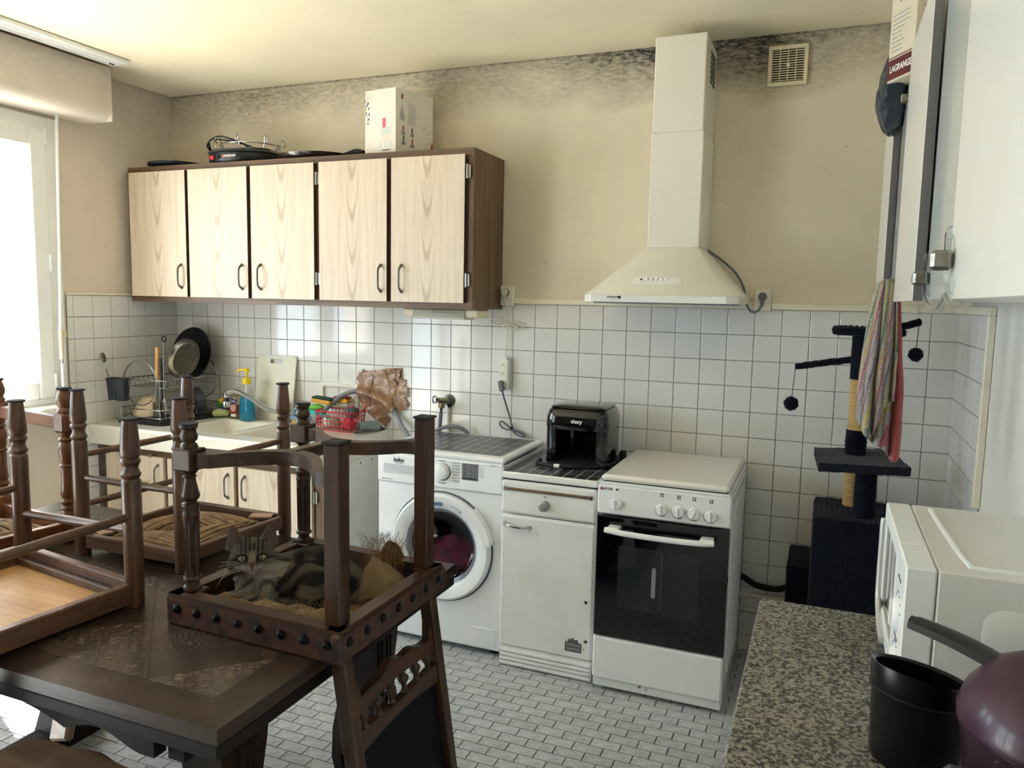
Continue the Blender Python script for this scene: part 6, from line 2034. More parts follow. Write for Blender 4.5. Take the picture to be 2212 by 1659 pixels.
def calico1(u, v):          # torn calico heaped along the front rail
    x = 2.20 + 0.34 * u
    y = -2.076 + (0.07 + 0.05 * u) * v + 0.008 * math.sin(u * 23)
    z = TT + 0.024 + 0.030 * math.sin(PI * min(1, v * 1.15)) + 0.018 * noise.noise(V((x * 26, y * 26, 9))) + 0.012 * u
    return (x, y, z)


rag(calico1, 46, 14, 'torn_calico', 'calico')


def calico2(u, v):          # stiff flap standing at the right
    x = 2.455 + 0.085 * u
    y = -1.86 + 0.13 * v + 0.02 * math.sin(4 * u)
    z = TT + 0.022 + 0.085 * (math.sin(PI * v) ** 0.6) * (1 - u * 0.75) + 0.010 * noise.noise(V((x * 40, y * 40, 2)))
    return (x, y, z)


rag(calico2, 16, 22, 'torn_calico', 'calico')


def hess(u, v):
    x = 2.40 + 0.075 * u + 0.02 * v
    y = -1.80 + 0.10 * v
    z = TT + 0.022 + 0.105 * v * (0.6 + 0.4 * math.sin(PI * u)) + 0.012 * noise.noise(V((x * 40, y * 40, 5)))
    return (x, y, z)


rag(hess, 14, 18, 'torn_hessian', 'burlap')


def hess2(u, v):
    x = 2.40 + 0.11 * u
    y = -2.03 + 0.13 * v
    return (x, y, TT + 0.026 + 0.016 * math.sin(PI * u) * math.sin(PI * v) + 0.010 * noise.noise(V((x * 45, y * 45, 7))))


rag(hess2, 16, 16, 'torn_hessian', 'burlap')
m = MB()
for k in range(150):
    x, y = 2.43 + 0.05 * RQ.random() + 0.03 * RQ.gauss(0, 1), -1.70 - 0.05 * RQ.random()
    x = min(max(x, 2.38), 2.53)
    p = V((x, y, TT + 0.10 + 0.02 * RQ.random()))
    d = V((RQ.gauss(0, 0.5), RQ.gauss(0, 0.5), 0.8)).normalized()
    e = p + d * (0.02 + 0.03 * RQ.random()) + V((RQ.gauss(0, 0.008), RQ.gauss(0, 0.008), 0))
    m.tube([p - V((0, 0, 0.04)), p, (p + e) / 2 + V((RQ.gauss(0, 0.004), 0, 0.003)), e], 0.00045, 3)
for k in range(140):
    u, v = RQ.random(), RQ.random()
    q = V(calico1(u, v))
    e = q + V((RQ.gauss(0, 0.012), RQ.gauss(0, 0.012), 0.008 + 0.012 * RQ.random()))
    m.tube([q, (q + e) / 2 + V((0, 0, 0.004)), e], 0.00045, 3)
tag(m.build('loose_fibres', 'horsehair', ca_), kind='stuff')

# ---------------------------------------------------------------- rustic chairs, upside down
rp = [(0.0, 0.0), (0.0225, 0.0), (0.0225, 0.150 - 0.0), ]


def rustic_leg(par, x, y, zb, zt, tilt=(0, 0), mat='rustic_z', rs=1.0):
    H = zt - zb
    pr = [(0.0, 0), (0.019, 0), (0.021, 0.006), (0.0215, H - 0.155), (0.0205, H - 0.150), (0.0175, H - 0.146), (0.0215, H - 0.139), (0.0225, H - 0.135), (0.0185, H - 0.128), (0.0165, H - 0.120), (0.0185, H - 0.111), (0.0222, H - 0.105), (0.0215, H - 0.101),
          (0.0175, H - 0.097), (0.0222, H - 0.088), (0.0215, H - 0.070), (0.0185, H - 0.030), (0.0160, H - 0.005), (0.0160, H - 0.004)]
    lg = MB().lathe([(r * rs, h) for r, h in pr], (x - tilt[0], y - tilt[1], zb), 20, axis=(tilt[0], tilt[1], H)).build('leg', mat, par)
    MB().lathe([(0.018 * rs, 0), (0.0215 * rs, 0.001), (0.021 * rs, 0.005), (0, 0.006)], (x, y, zt - 0.004), 18).build('foot_pad', 'pad_black', lg)
    return lg


def rush_seat(par, x0, x1, y0, y1, z, seed):
    """four triangles of bundled rush, strands bowed towards the middle"""
    rq = random.Random(seed)
    m = MB()
    cx, cy = (x0 + x1) / 2, (y0 + y1) / 2
    for side in range(4):
        n = 13
        for k in range(n):
            t = (k + 0.5) / n
            dpt = t * 0.5
            if side == 0:
                a, b = (x0 + (x1 - x0) * dpt, y0 + (y1 - y0) * dpt), (x1 - (x1 - x0) * dpt, y0 + (y1 - y0) * dpt)
            elif side == 1:
                a, b = (x0 + (x1 - x0) * dpt, y1 - (y1 - y0) * dpt), (x1 - (x1 - x0) * dpt, y1 - (y1 - y0) * dpt)
            elif side == 2:
                a, b = (x0 + (x1 - x0) * dpt, y0 + (y1 - y0) * dpt), (x0 + (x1 - x0) * dpt, y1 - (y1 - y0) * dpt)
            else:
                a, b = (x1 - (x1 - x0) * dpt, y0 + (y1 - y0) * dpt), (x1 - (x1 - x0) * dpt, y1 - (y1 - y0) * dpt)
            for s in range(1):
                h = z + 0.010 + 0.020 * math.sin(PI * min(1, t * 1.2)) + 0.004 * rq.random()
                j = [rq.gauss(0, 0.003) for _ in range(4)]
                mid = ((a[0] + b[0]) / 2 + j[0], (a[1] + b[1]) / 2 + j[1], h + 0.006)
                pts = spline([(a[0] + j[2], a[1] + j[3], h - 0.006), mid, (b[0] + j[3], b[1] + j[2], h - 0.006)], 4)
                m.tube(pts, 0.0052 + 0.0026 * rq.random(), 7)
    m.box((x0, y0, z), (x1, y1, z + 0.006))
    return tag(m.build('rush_seat', 'straw', par), kind='stuff')


def rung(par, p, q, r=0.0095, mat='rustic_x'):
    return MB().tube([p, (V(p) + (V(q) - V(p)) * 0.5), q], [r * 0.9, r * 1.15, r * 0.9], 12).build('rung', mat, par)


def frame_rails(par, pts, z0, z1, th=0.02, mats=('rustic_x', 'rustic_y')):
    for i in range(4):
        p, q = V(pts[i] + ((z0 + z1) / 2,)), V(pts[(i + 1) % 4] + ((z0 + z1) / 2,))
        d = (q - p).normalized() * 0.018
        MB().beam(p + d, q - d, th, z1 - z0, r=0.003).build('seat_rail', mats[i % 2], par)


# rush chair at the far side, its back hanging behind the table
cB = thing('rush_chair', 'rush-seated rustic chair upside down at the far edge of the table', 'chair', (1.71, -1.665, TT))
b1_, b2_, b3_, b4_ = (1.512, -1.856), (1.886, -1.851), (1.910, -1.452), (1.517, -1.452)
rustic_leg(cB, *b1_, TT + 0.001, 1.243)
rustic_leg(cB, *b2_, TT + 0.001, 1.243)
for x, y in (b3_, b4_):
    rustic_leg(cB, x, y, TT - 0.0, 1.246, rs=0.97)
    MB().tube(spline([(x, y, TT + 0.06), (x, y + 0.005, 0.6), (x, y + 0.03, 0.40), (x, y + 0.06, 0.27)], 5), 0.019, 12).build('back_post', 'rustic_z', cB)
for z, w in ((0.62, 0.05), (0.46, 0.05), (0.32, 0.06)):
    MB().beam((b4_[0], -1.452 + (0.62 - z) * 0.14, z), (b3_[0], -1.452 + (0.62 - z) * 0.14, z), 0.016, w).build('back_slat', 'rustic_x', cB)
frame_rails(cB, [b1_, b2_, b3_, b4_], TT + 0.022, TT + 0.062)
rush_seat(cB, 1.535, 1.868, -1.835, -1.475, TT + 0.018, 4)
for (cx_, cy_, rz_) in ((1.85, -1.49, 0.4), (1.545, -1.82, -0.3)):
    M_ = Matrix.Translation((cx_, cy_, TT + 0.058)) @ Matrix.Rotation(rz_, 4, 'Z')
    MB().rbox((-0.035, -0.02, 0), (0.035, 0.02, 0.006), 0.001, M_).build('corner_label', P('paper_brown', '#a98a73', 0.8) if 'paper_brown' not in MATS else 'paper_brown', cB)
rung(cB, b1_ + (0.989,), b2_ + (0.985,))
rung(cB, b1_ + (1.052,), b4_ + (1.052,), mat='rustic_y')
rung(cB, b2_ + (1.056,), b3_ + (1.064,), mat='rustic_y')
rung(cB, b1_ + (0.905,), b4_ + (0.905,), mat='rustic_y')
rung(cB, b4_ + (1.0,), b3_ + (1.0,))
m = MB()
for k in range(60):
    p = V((1.70 + 0.09 * RQ.random(), -1.853 + RQ.gauss(0, 0.004), 0.995 + RQ.gauss(0, 0.004)))
    m.tube([p, p + V((RQ.gauss(0, 0.012), RQ.gauss(0, 0.006), RQ.gauss(0.002, 0.006)))], 0.0006, 3)
tag(m.build('frayed_fibres', 'straw', cB), kind='stuff')

# chair with a plywood seat at the near left
cC = thing('plywood_chair', 'rustic chair with a bare plywood seat upside down at the near left of the table', 'chair', (1.70, -2.2, TT))
c1_, c2_ = (1.956, -2.073), (1.460, -2.000)
c3_, c4_ = (1.925, -2.470), (1.44, -2.440)
for q in (c1_, c2_):
    rustic_leg(cC, *q, TT + 0.001, 1.224, rs=1.05)
for x, y in (c3_, c4_):
    rustic_leg(cC, x, y, TT - 0.0, 1.222)
    MB().tube(spline([(x, y, TT + 0.06), (x, y - 0.004, 0.66), (x, y - 0.012, 0.58), (x, y - 0.022, 0.51)], 5), 0.019, 12).build('back_post', 'rustic_z', cC)
for z in (0.66, 0.56):
    MB().beam((c4_[0], -2.445 - (0.62 - z) * 0.13, z), (c3_[0], -2.475 - (0.62 - z) * 0.13, z), 0.016, 0.05).build('back_slat', 'rustic_x', cC)
frame_rails(cC, [c2_, c1_, c3_, c4_], TT + 0.012, TT + 0.062, 0.024)
pl = [(1.475, -2.020), (1.935, -2.085), (1.905, -2.455), (1.46, -2.425)]
MB().prism(pl, XY, TT + 0.008, TT + 0.016).build('plywood_seat', 'plywood', cC)
for (p, q) in ((c2_, c1_), (c1_, c3_)):
    a, b = V(p + (TT + 0.026,)), V(q + (TT + 0.026,))
    s = V((0, -0.020, 0)) if p == c2_ else V((-0.020, 0, 0))
    MB().beam(a + s, b + s, 0.014, 0.020).build('seat_cleat', 'rustic_x', cC)
rung(cC, c1_ + (0.950,), c2_ + (0.912,), 0.0105)
rung(cC, c1_ + (0.985,), c3_ + (0.972,), 0.0105, 'rustic_y')
rung(cC, c2_ + (0.985,), c4_ + (0.972,), 0.0105, 'rustic_y')

# chair with turned legs at the far left
cD = thing('turned_leg_chair', 'reddish chair with baluster legs and rush seat upside down at the far left', 'chair', (1.15, -1.9, TT))
d1_, d2_, d3_, d4_ = (1.386, -1.800), (1.00, -1.740), (1.04, -2.20), (1.22, -2.28)
d3_, d4_ = (0.985, -2.12), (1.335, -2.17)
def baluster(x, y, zb, zt):
    H = zt - zb
    prf = [(0.0, 0), (0.020, 0), (0.0205, 0.004), (0.0205, 0.095), (0.017, 0.10), (0.021, 0.108), (0.017, 0.116), (0.022, 0.128), (0.017, 0.138), (0.0215, 0.150), (0.0195, 0.165), (0.0175, 0.19), (0.0185, 0.225), (0.0165, 0.232), (0.021, 0.238), (0.017, 0.245),
           (0.0195, 0.258), (0.0225, 0.285), (0.019, 0.305), (0.015, 0.309), (0.021, 0.318), (0.016, 0.325), (0.019, 0.332), (0.019, H - 0.075), (0.0225, H - 0.070), (0.0165, H - 0.058), (0.0215, H - 0.046), (0.0225, H - 0.034), (0.019, H - 0.018), (0.015, H - 0.008), (0.019, H - 0.004)]
    lg = MB().lathe(prf, (x, y, zb), 22).build('baluster_leg', 'redwood_z', cD)
    MB().rbox((x - 0.024, y - 0.024, zb + 0.003), (x + 0.024, y + 0.024, zb + 0.092), 0.007).build('foot_block', 'redwood_z', lg)
    MB().rbox((x - 0.025, y - 0.025, zt - 0.135), (x + 0.025, y + 0.025, zt - 0.075), 0.008).build('rail_block', 'redwood_z', lg)
    MB().lathe([(0.018, 0), (0.021, 0.001), (0.021, 0.005), (0, 0.006)], (x, y, zt - 0.004), 18).build('foot_pad', 'pad_black', lg)
for q in (d1_, d2_, d3_, d4_):
    baluster(*q, TT + 0.001, 1.234)
P('redwood_plain', '#7d4b2e', 0.35, var=((6, 60, 60), '#5a3420', 0.35, 0.7), coat=0.1)
MB().beam(d1_ + (1.128,), d2_ + (1.128,), 0.022, 0.040).build('top_stretcher', 'redwood_plain', cD)
MB().beam(d3_ + (1.128,), d4_ + (1.128,), 0.022, 0.040).build('top_stretcher', 'redwood_plain', cD)
frame_rails(cD, [d4_, d1_, d2_, d3_], TT + 0.014, TT + 0.066, 0.024, ('redwood_plain', 'redwood_plain'))
rush_seat(cD, 1.03, 1.345, -2.12, -1.80, TT + 0.014, 9)

# ---------------------------------------------------------------- rustic stool chair with scalloped seat, bottom left
WOOD('stool_wood', '#80604a', '#b39178', 0, 0.6, 0.38, worn=('#b59a82', 0.6), bumps=0.15)
sc_ = thing('scalloped_stool', 'brown wooden stool chair with a scalloped seat pushed under the table', 'stool', (1.98, -2.40, 0))
pts = []
for k in range(72):
    a = 2 * PI * k / 72
    c, s = math.cos(a), math.sin(a)
    r = 1.0 / max(abs(c) ** 4 + abs(s) ** 4, 1e-6) ** 0.25
    w = 1 + 0.035 * math.cos(8 * a + 0.4)
    pts.append((1.97 + 0.20 * r * w * c, -2.405 + 0.19 * r * w * s))
MB().prism(pts, XY, 0.43, 0.462).prism([(1.97 + (x - 1.97) * 0.96, -2.405 + (y + 2.405) * 0.96) for x, y in pts], XY, 0.462, 0.468).build('seat', 'stool_wood', sc_)
for x, y, dx, dy in ((1.86, -2.52, -0.05, -0.05), (2.08, -2.52, 0.05, -0.05), (2.08, -2.30, 0.05, 0.04), (1.86, -2.30, -0.05, 0.04)):
    MB().tube([(x + dx, y + dy, 0), (x, y, 0.43)], [0.019, 0.015], 10).build('leg', 'stool_wood', sc_)
MB().beam((1.842, -2.20, 0.45), (1.80, -2.12, 0.62), 0.075, 0.022, up=(0, 1, 0.4), r=0.006).build('back_plank', 'stool_wood', sc_)

# ---------------------------------------------------------------- right side: worktop and what stands on it
def granite(name):
    m = bpy.data.materials.new(name)
    m.use_nodes = True
    t = NT(m)
    v = t.coord('World', (165, 165, 165))
    h = t.noise(v, 1.0, 3.0, 0.6)
    c = t.ramp(h, [(0.38, lin('#161618')), (0.46, lin('#4f4e4b')), (0.54, lin('#8d8a80')), (0.70, lin('#a19e94'))])
    h2 = t.noise(t.coord('World', (60, 60, 60)), 1.0, 2.0)
    c = t.mix(t.math('MULTIPLY', h2, 0.4), c, (98, 92, 82))
    t.l(c, t.b.inputs['Base Color'])
    t.b.inputs['Roughness'].default_value = 0.25
    MATS[name] = m


granite('granite')
P('cabinet_gloss', '#f0efea', 0.2, coat=0.2)
P('cabinet_pale', '#cfd4d2', 0.14, coat=0.4)  # pale grey puts the shade of the recess into the panel colour
P('edge_grey', '#6b6b69', 0.5)
P('micro_white', '#dbd9d3', 0.25, coat=0.2)
P('micro_bright', '#e9ebea', 0.3)
GLASS('clear_soft', (0.90, 0.92, 0.92, 1), 0.0, 0.35)
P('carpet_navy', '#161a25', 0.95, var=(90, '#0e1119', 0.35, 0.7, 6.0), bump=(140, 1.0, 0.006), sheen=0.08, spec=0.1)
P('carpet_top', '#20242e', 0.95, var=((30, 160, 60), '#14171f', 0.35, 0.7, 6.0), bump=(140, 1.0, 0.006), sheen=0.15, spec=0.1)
P('sisal', '#cbab77', 0.85, var=((20, 20, 500), '#a98956', 0.4, 0.6), bump=((10, 10, 420), 0.5, 0.003))
CT = 0.90
wk = tag(MB().rbox((3.385, -4.3, CT - 0.03), (RX - 0.002, -1.735, CT), 0.004).build('worktop', 'granite'), 'speckled grey granite worktop along the right wall', 'worktop')
uc = thing('base_cabinet', 'white base cabinet under the granite worktop', 'cabinet', (3.69, -3.0, 0))
MB().rbox((3.435, -4.28, 0.10), (RX - 0.004, -1.76, CT - 0.031), 0.002).build('carcass', 'cabinet_gloss', uc)
MB().box((3.48, -4.28, 0.0), (RX - 0.01, -1.78, 0.10)).build('plinth', 'charcoal_plastic', uc)
for k in range(4):
    y = -1.765 - k * 0.63
    d = MB().rbox((3.415, y, 0.11), (3.434, y - 0.622, CT - 0.04), 0.002).build('door', 'cabinet_gloss', uc)
    MB().lathe([(0.010, 0), (0.007, 0.012), (0.012, 0.02), (0, 0.022)], (3.415, y - 0.55, 0.76), 14, axis=(-1, 0, 0)).build('knob', 'steel_brushed', d)

# microwave facing the window
mw = thing('microwave', 'white microwave with two dials on the granite worktop', 'microwave', (3.78, -1.955, CT))
MX0, MX1, MY0, MY1, MZ0, MZ1 = 3.655, 3.948, -2.165, -1.758, CT + 0.012, 1.142
MB().rbox((MX0, MY0, MZ0), (MX1, MY1, MZ1), 0.003).build('casing', 'micro_white', mw)
# front frame is a rim, with window, dials and handle
fr_ = MB()
fx = 3.612
fr_.rbox((fx, MY0, MZ0), (MX0 - 0.001, MY0 + 0.1265, MZ1), 0.003)          # dial panel (near the viewer)
dp = fr_.build('control_panel', 'micro_bright', mw)
m = MB()
y0, y1 = MY0 + 0.128, MY1
m.rbox((fx, y0, MZ0), (MX0 - 0.001, y0 + 0.028, MZ1), 0.003).rbox((fx, y1 - 0.030, MZ0), (MX0 - 0.001, y1, MZ1), 0.003)
m.rbox((fx + 0.0002, y0 + 0.001, MZ1 - 0.032), (MX0 - 0.001, y1 - 0.001, MZ1 - 0.0002), 0.003).rbox((fx + 0.0002, y0 + 0.001, MZ0 + 0.0002), (MX0 - 0.001, y1 - 0.001, MZ0 + 0.032), 0.003)
dm = m.build('door', 'micro_bright', mw)
MB().box((fx + 0.006, y0 + 0.022, MZ0 + 0.028), (MX0 - 0.004, y1 - 0.024, MZ1 - 0.028)).build('window', P('micro_window', '#17191a', 0.06, coat=0.5), dm)
MB().tube(spline([(fx - 0.002, y1 - 0.016, MZ1 - 0.03), (fx - 0.003, y1 - 0.016, MZ1 - 0.05), (fx - 0.003, y1 - 0.016, MZ0 + 0.07), (fx - 0.003, y1 - 0.030, MZ0 + 0.035), (fx - 0.003, y1 - 0.085, MZ0 + 0.014), (fx - 0.003, y1 - 0.16, MZ0 + 0.012)], 6), 0.0065, 12).build('handle', P('silver_paint', '#d7d8d8', 0.25, 0.3), dm)
for z in (1.045, 0.965):
    k_ = MB().lathe([(0.027, 0), (0.026, 0.004), (0.021, 0.009), (0, 0.009)], (fx, MY0 + 0.062, z), 26, axis=(-1, 0, 0)).build('dial', 'micro_bright', mw)
    MB().beam((fx - 0.010, MY0 + 0.062, z - 0.02), (fx - 0.010, MY0 + 0.062, z + 0.022), 0.008, 0.006, up=(-1, 0, 0)).build('grip', 'micro_white', k_)
    for q in range(7):
        t = PI * (0.1 + 0.8 * q / 6)
        MB().box((fx - 0.0008, MY0 + 0.060 + 0.036 * math.cos(t), z + 0.034 * math.sin(t)), (fx, MY0 + 0.064 + 0.036 * math.cos(t), z + 0.034 * math.sin(t) + 0.002)).build('scale_mark', 'ink_blue', dp, 0)
for z in (1.10, 1.005):
    MB().box((fx - 0.0008, MY0 + 0.045, z), (fx, MY0 + 0.085, z + 0.003)).build('print_line', 'ink', dp, 0)
MB().tube(spline([(MX0 + 0.03, MY1 - 0.03, MZ1 + 0.0005), (MX0 + 0.035, -1.95, MZ1 + 0.0005), (MX0 + 0.045, MY0 + 0.05, MZ1 + 0.0005), (MX0 + 0.07, MY0 + 0.03, MZ1 + 0.0005), (MX1 - 0.02, MY0 + 0.03, MZ1 + 0.0005)], 8), 0.0042, 8).build('top_bead', 'micro_bright', mw)
sp_ = rrect(MX0 + 0.06, MX1 - 0.03, MZ0 + 0.03, MZ1 - 0.045, 0.03, 5)
sq_ = rrect(MX0 + 0.078, MX1 - 0.048, MZ0 + 0.048, MZ1 - 0.063, 0.022, 5)
N = len(sp_)
MB().add([(u, MY0 - 0.0004, v) for u, v in sp_] + [(u, MY0 - 0.007, v) for u, v in sq_], [(k, (k + 1) % N, (k + 1) % N + N, k + N) for k in range(N)] + [tuple(range(N, 2 * N))]).build('side_embossing', 'micro_white', mw)
for x in (MX0 + 0.03, MX1 - 0.03):
    for y in (MY0 + 0.04, MY1 - 0.04):
        MB().cyl((x, y, CT), (x, y, MZ0 + 0.001), 0.012, n=12).build('foot', 'black_rubber', mw)

# black oval bin with slanted rim
bn = thing('utensil_bin', 'glossy black oval bin with a slanted rim on the worktop', 'bin', (3.628, -2.265, CT))
N = 36
def binl(rx, ry, z, slant=0.0, dz=0.0):
    out = []
    for k in range(N):
        a = 2 * PI * k / N
        c, s = math.cos(a), math.sin(a)
        out.append((3.628 + rx * c, -2.265 + ry * s, z + slant * (-0.6 * s - 0.5 * c) + dz))
    return out
ring_loft(MB(), [binl(0.053, 0.050, CT + 0.0005), binl(0.056, 0.053, CT + 0.006), binl(0.058, 0.056, CT + 0.092, 0.012), binl(0.060, 0.058, CT + 0.097, 0.012), binl(0.061, 0.059, CT + 0.126, 0.018), binl(0.060, 0.058, CT + 0.129, 0.018), binl(0.055, 0.053, CT + 0.126, 0.018), binl(0.050, 0.048, CT + 0.012)], True, True).build('body', 'black_satin', bn, 45)
MB().tube(binl(0.0602, 0.0582, CT + 0.097, 0.012), 0.0012, 6, True).build('rim_line', 'black_matt', bn)
# purple casserole with black lever handle
P('purple_enamel', '#230a1d', 0.35, coat=0.2)
P('purple_lid', '#38172d', 0.38, coat=0.15)
pp = thing('purple_casserole', 'dark purple casserole with a domed lid and long black handle on the worktop', 'pot', (3.755, -2.45, CT))
pc_ = (3.755, -2.45, CT)
MB().lathe([(0.0, 0.0005), (0.070, 0.0005), (0.082, 0.012), (0.098, 0.08), (0.106, 0.155), (0.110, 0.162), (0.110, 0.166), (0.104, 0.166)], pc_, 44).build('body', 'purple_enamel', pp)
MB().lathe([(0.110, 0.1665), (0.111, 0.174), (0.104, 0.196), (0.085, 0.222), (0.055, 0.240), (0.03, 0.246), (0.0, 0.248)], pc_, 44).build('lid', 'purple_lid', pp)
hpts = spline([(3.712, -2.425, CT + 0.212), (3.680, -2.402, CT + 0.221), (3.645, -2.377, CT + 0.227), (3.603, -2.350, CT + 0.230)], 7)
hw = []
m = MB()
n = len(hpts)
for k, p in enumerate(hpts):
    d = (hpts[min(k + 1, n - 1)] - hpts[max(k - 1, 0)]).normalized()
    s = V((d.y, -d.x, 0)).normalized()
    u = s.cross(d).normalized()
    if u.z < 0:
        u = -u
    w = 0.0165 + 0.003 * math.sin(PI * k / (n - 1)) - (0.008 if k == n - 1 else 0)
    h = 0.007
    hw.append([tuple(p + s * (w * a) + u * (h * b)) for a, b in ((-1, -0.6), (-0.8, 0.5), (0, 1), (0.8, 0.5), (1, -0.6), (0, -1))])
ring_loft(m, hw)
m.build('lid_handle', P('handle_black', '#1a1a1c', 0.4), pp, 30)
MB().rbox((3.690, -2.435, CT + 0.205), (3.722, -2.405, CT + 0.232), 0.008).build('handle_base', 'handle_black', pp)
MB().rbox((3.632, -2.50, CT + 0.085), (3.668, -2.455, CT + 0.112), 0.008).build('side_lug', 'charcoal_plastic', pp)
MB().lathe([(0.008, 0), (0.006, 0.004), (0, 0.004)], (3.640, -2.501, CT + 0.10), 12, axis=(-0.3, -1, 0)).build('lug_screw', 'chrome', pp)

# ---------------------------------------------------------------- right wall cabinets
UX, UZ0, UZ1 = 3.662, 1.54, 2.172
hwc = thing('tall_wall_cabinet', 'white glossy wall cabinet run with grey door edges at the right', 'cabinet', (3.81, -1.7, UZ0))
MB().rbox((UX + 0.006, -3.3, UZ0), (RX - 0.002, -0.27, UZ1), 0.002).build('carcass', 'cabinet_gloss', hwc)
MB().box((UX, -1.16, UZ0 + 0.003), (UX + 0.005, -0.70, UZ1 - 0.003)).build('recessed_panel', 'cabinet_pale', hwc)
MB().box((UX, -2.14, UZ0 + 0.003), (UX + 0.005, -1.66, UZ1 - 0.003)).build('recessed_panel', 'cabinet_pale', hwc)
MB().box((UX, -0.70, UZ0 + 0.002), (UX + 0.0052, -0.685, UZ1 - 0.002)).box((UX, -1.66, UZ0 + 0.002), (UX + 0.0052, -1.65, UZ1 - 0.002)).build('gap_strip', 'gap_black', hwc)
for ya_, yb_ in ((-0.272, -0.684), (-1.162, -1.648), (-2.142, -2.72), (-2.725, -3.295)):
    d = MB().rbox((UX - 0.022, ya_, UZ0 - 0.004), (UX - 0.003, yb_ + 0.0012, UZ1), 0.001).build('door', 'cabinet_gloss', hwc)
    MB().box((UX - 0.0215, yb_, UZ0 - 0.0035), (UX - 0.0035, yb_ + 0.0015, UZ1 - 0.0005)).build('edge_band', 'edge_grey', d)
def bar_knob(y, x0, z, par, w=0.03):
    return MB().rbox((x0 - 0.030, y - w / 2, z - 0.014), (x0 - 0.001, y + w / 2, z + 0.014), 0.005).build('knob', 'steel_brushed', par)
bar_knob(-1.70, UX, 1.580, hwc)
bar_knob(-2.175, UX - 0.022, 1.590, hwc)
bar_knob(-1.02, UX, 1.588, hwc)
MB().tube(spline([(UX - 0.002, -2.02, 1.605), (UX - 0.014, -2.02, 1.61), (UX - 0.014, -2.02, 1.645), (UX - 0.002, -2.02, 1.65)], 5), 0.0025, 8).build('wire_pull', 'chrome', hwc)
MB().rbox((UX - 0.022, -0.90, 2.10), (UX - 0.001, -0.885, 2.125), 0.003).build('hinge_cap', 'steel_brushed', hwc)
cl = thing('child_lock', 'clear plastic strap lock looped over the wall cabinet knobs', 'child lock', (3.62, -1.95, 1.53))
for y, x in ((-1.71, UX - 0.006), (-2.185, UX - 0.028)):
    MB().tube([(x - 0.002 * math.sin(a), y + 0.030 * math.cos(a), 1.582 + 0.042 * math.sin(a)) for a in [2 * PI * k / 26 for k in range(26)]], 0.0045, 8, True).build('loop', 'clear_soft', cl)
    MB().lathe([(0.011, 0), (0.011, 0.003), (0, 0.004)], (x, y + 0.018, 1.583), 14, axis=(-1, 0, 0)).build('button', 'enamel_white', cl)
MB().tube(spline([(UX - 0.006, -1.72, 1.543), (UX - 0.010, -1.82, 1.528), (UX - 0.018, -2.0, 1.524), (UX - 0.030, -2.18, 1.540)], 7), 0.0045, 8).build('strap', 'clear_soft', cl)
MB().tube(spline([(UX - 0.030, -2.19, 1.542), (UX - 0.032, -2.26, 1.530), (UX - 0.032, -2.36, 1.528)], 6), 0.0045, 8).build('strap_tail', 'clear_soft', cl)
MB().rbox((UX - 0.024, -2.02, 1.518), (UX - 0.010, -1.99, 1.530), 0.003).build('clasp', 'clear_soft', cl)

# carton and dark bag on top of the cabinets
P('carton_cream', '#d7cdb8', 0.7)
lb = thing('waffle_maker_carton', 'cream and dark red appliance carton on the right wall cabinet', 'box', (3.74, -0.87, UZ1))
A2, B2_ = V((3.662, -0.930, UZ1 + 0.001)), V((3.604, -0.825, UZ1 + 0.001))
e1 = (A2 - B2_).normalized()
e2 = V((-e1.y, e1.x, 0))
if e2.x < 0:
    e2 = -e2
W2 = (A2 - B2_).length
M2 = Matrix(((e1.x, e2.x, 0, B2_.x), (e1.y, e2.y, 0, B2_.y), (0, 0, 1, B2_.z), (0, 0, 0, 1)))
MB().rbox((0, 0, 0), (W2, 0.25, 0.36), 0.0015, M2).build('carton_body', 'carton_cream', lb)
lf = lambda u, v, o=0.0008: tuple(M2 @ V((u, -o, v)))
ls = lambda u, v, o=0.0008: tuple(M2 @ V((W2 + o, u, v)))
flat(lb, 'red_band', P('dark_red', '#5f1f22', 0.6), lf, [(0.0, 0.006), (W2, 0.006), (W2, 0.062), (0.0, 0.062)])
flat(lb, 'red_band', 'dark_red', ls, [(0.0, 0.006), (0.25, 0.006), (0.25, 0.062), (0.0, 0.062)])
for v in (0.066,):
    flat(lb, 'red_line', 'dark_red', lf, [(0, v), (W2, v), (W2, v + 0.003), (0, v + 0.003)])
    flat(lb, 'red_line', 'dark_red', ls, [(0, v), (0.25, v), (0.25, v + 0.003), (0, v + 0.003)])
text('brand_lettering', 'LAGRANGE', 'ink_white', lb, lf(W2 * 0.52, 0.034, 0.0014), e1, (0, 0, 1), 0.026, stretch=0.75, bold=0.0006)
m = MB()
rr2 = random.Random(4)
for k in range(9):
    z = 0.083 + k * 0.0125
    a, b = 0.012, 0.012 + (W2 - 0.03) * (0.5 + 0.45 * rr2.random())
    m.add([lf(a, z), lf(b, z), lf(b, z + 0.0025), lf(a, z + 0.0025)], [(0, 1, 2, 3)])
for k in range(4):
    z = 0.09 + k * 0.03
    m.add([ls(0.02, z), ls(0.08, z), ls(0.08, z + 0.003), ls(0.02, z + 0.003)], [(0, 1, 2, 3)])
tag(m.build('printed_text', 'ink_grey', lb, 0), kind='stuff')
flat(lb, 'photo_print', 'ink_grey', lf, [(0.0, 0.235), (W2 * 0.75, 0.235), (W2 * 0.75, 0.33), (0, 0.33)])
flat(lb, 'red_flash', P('brick_red', '#8a4030', 0.6), lambda u, v: lf(u, v, 0.0012), [(W2 * 0.35, 0.215), (W2, 0.245), (W2, 0.27), (W2 * 0.35, 0.235)])
flat(lb, 'dark_print', 'ink', ls, oval(0.10, 0.20, 0.03, 0.06, 16))
bgm = MB().ell((0, 0, 0), 0.050, 0.125, 0.112, 72, 56)
vv = []
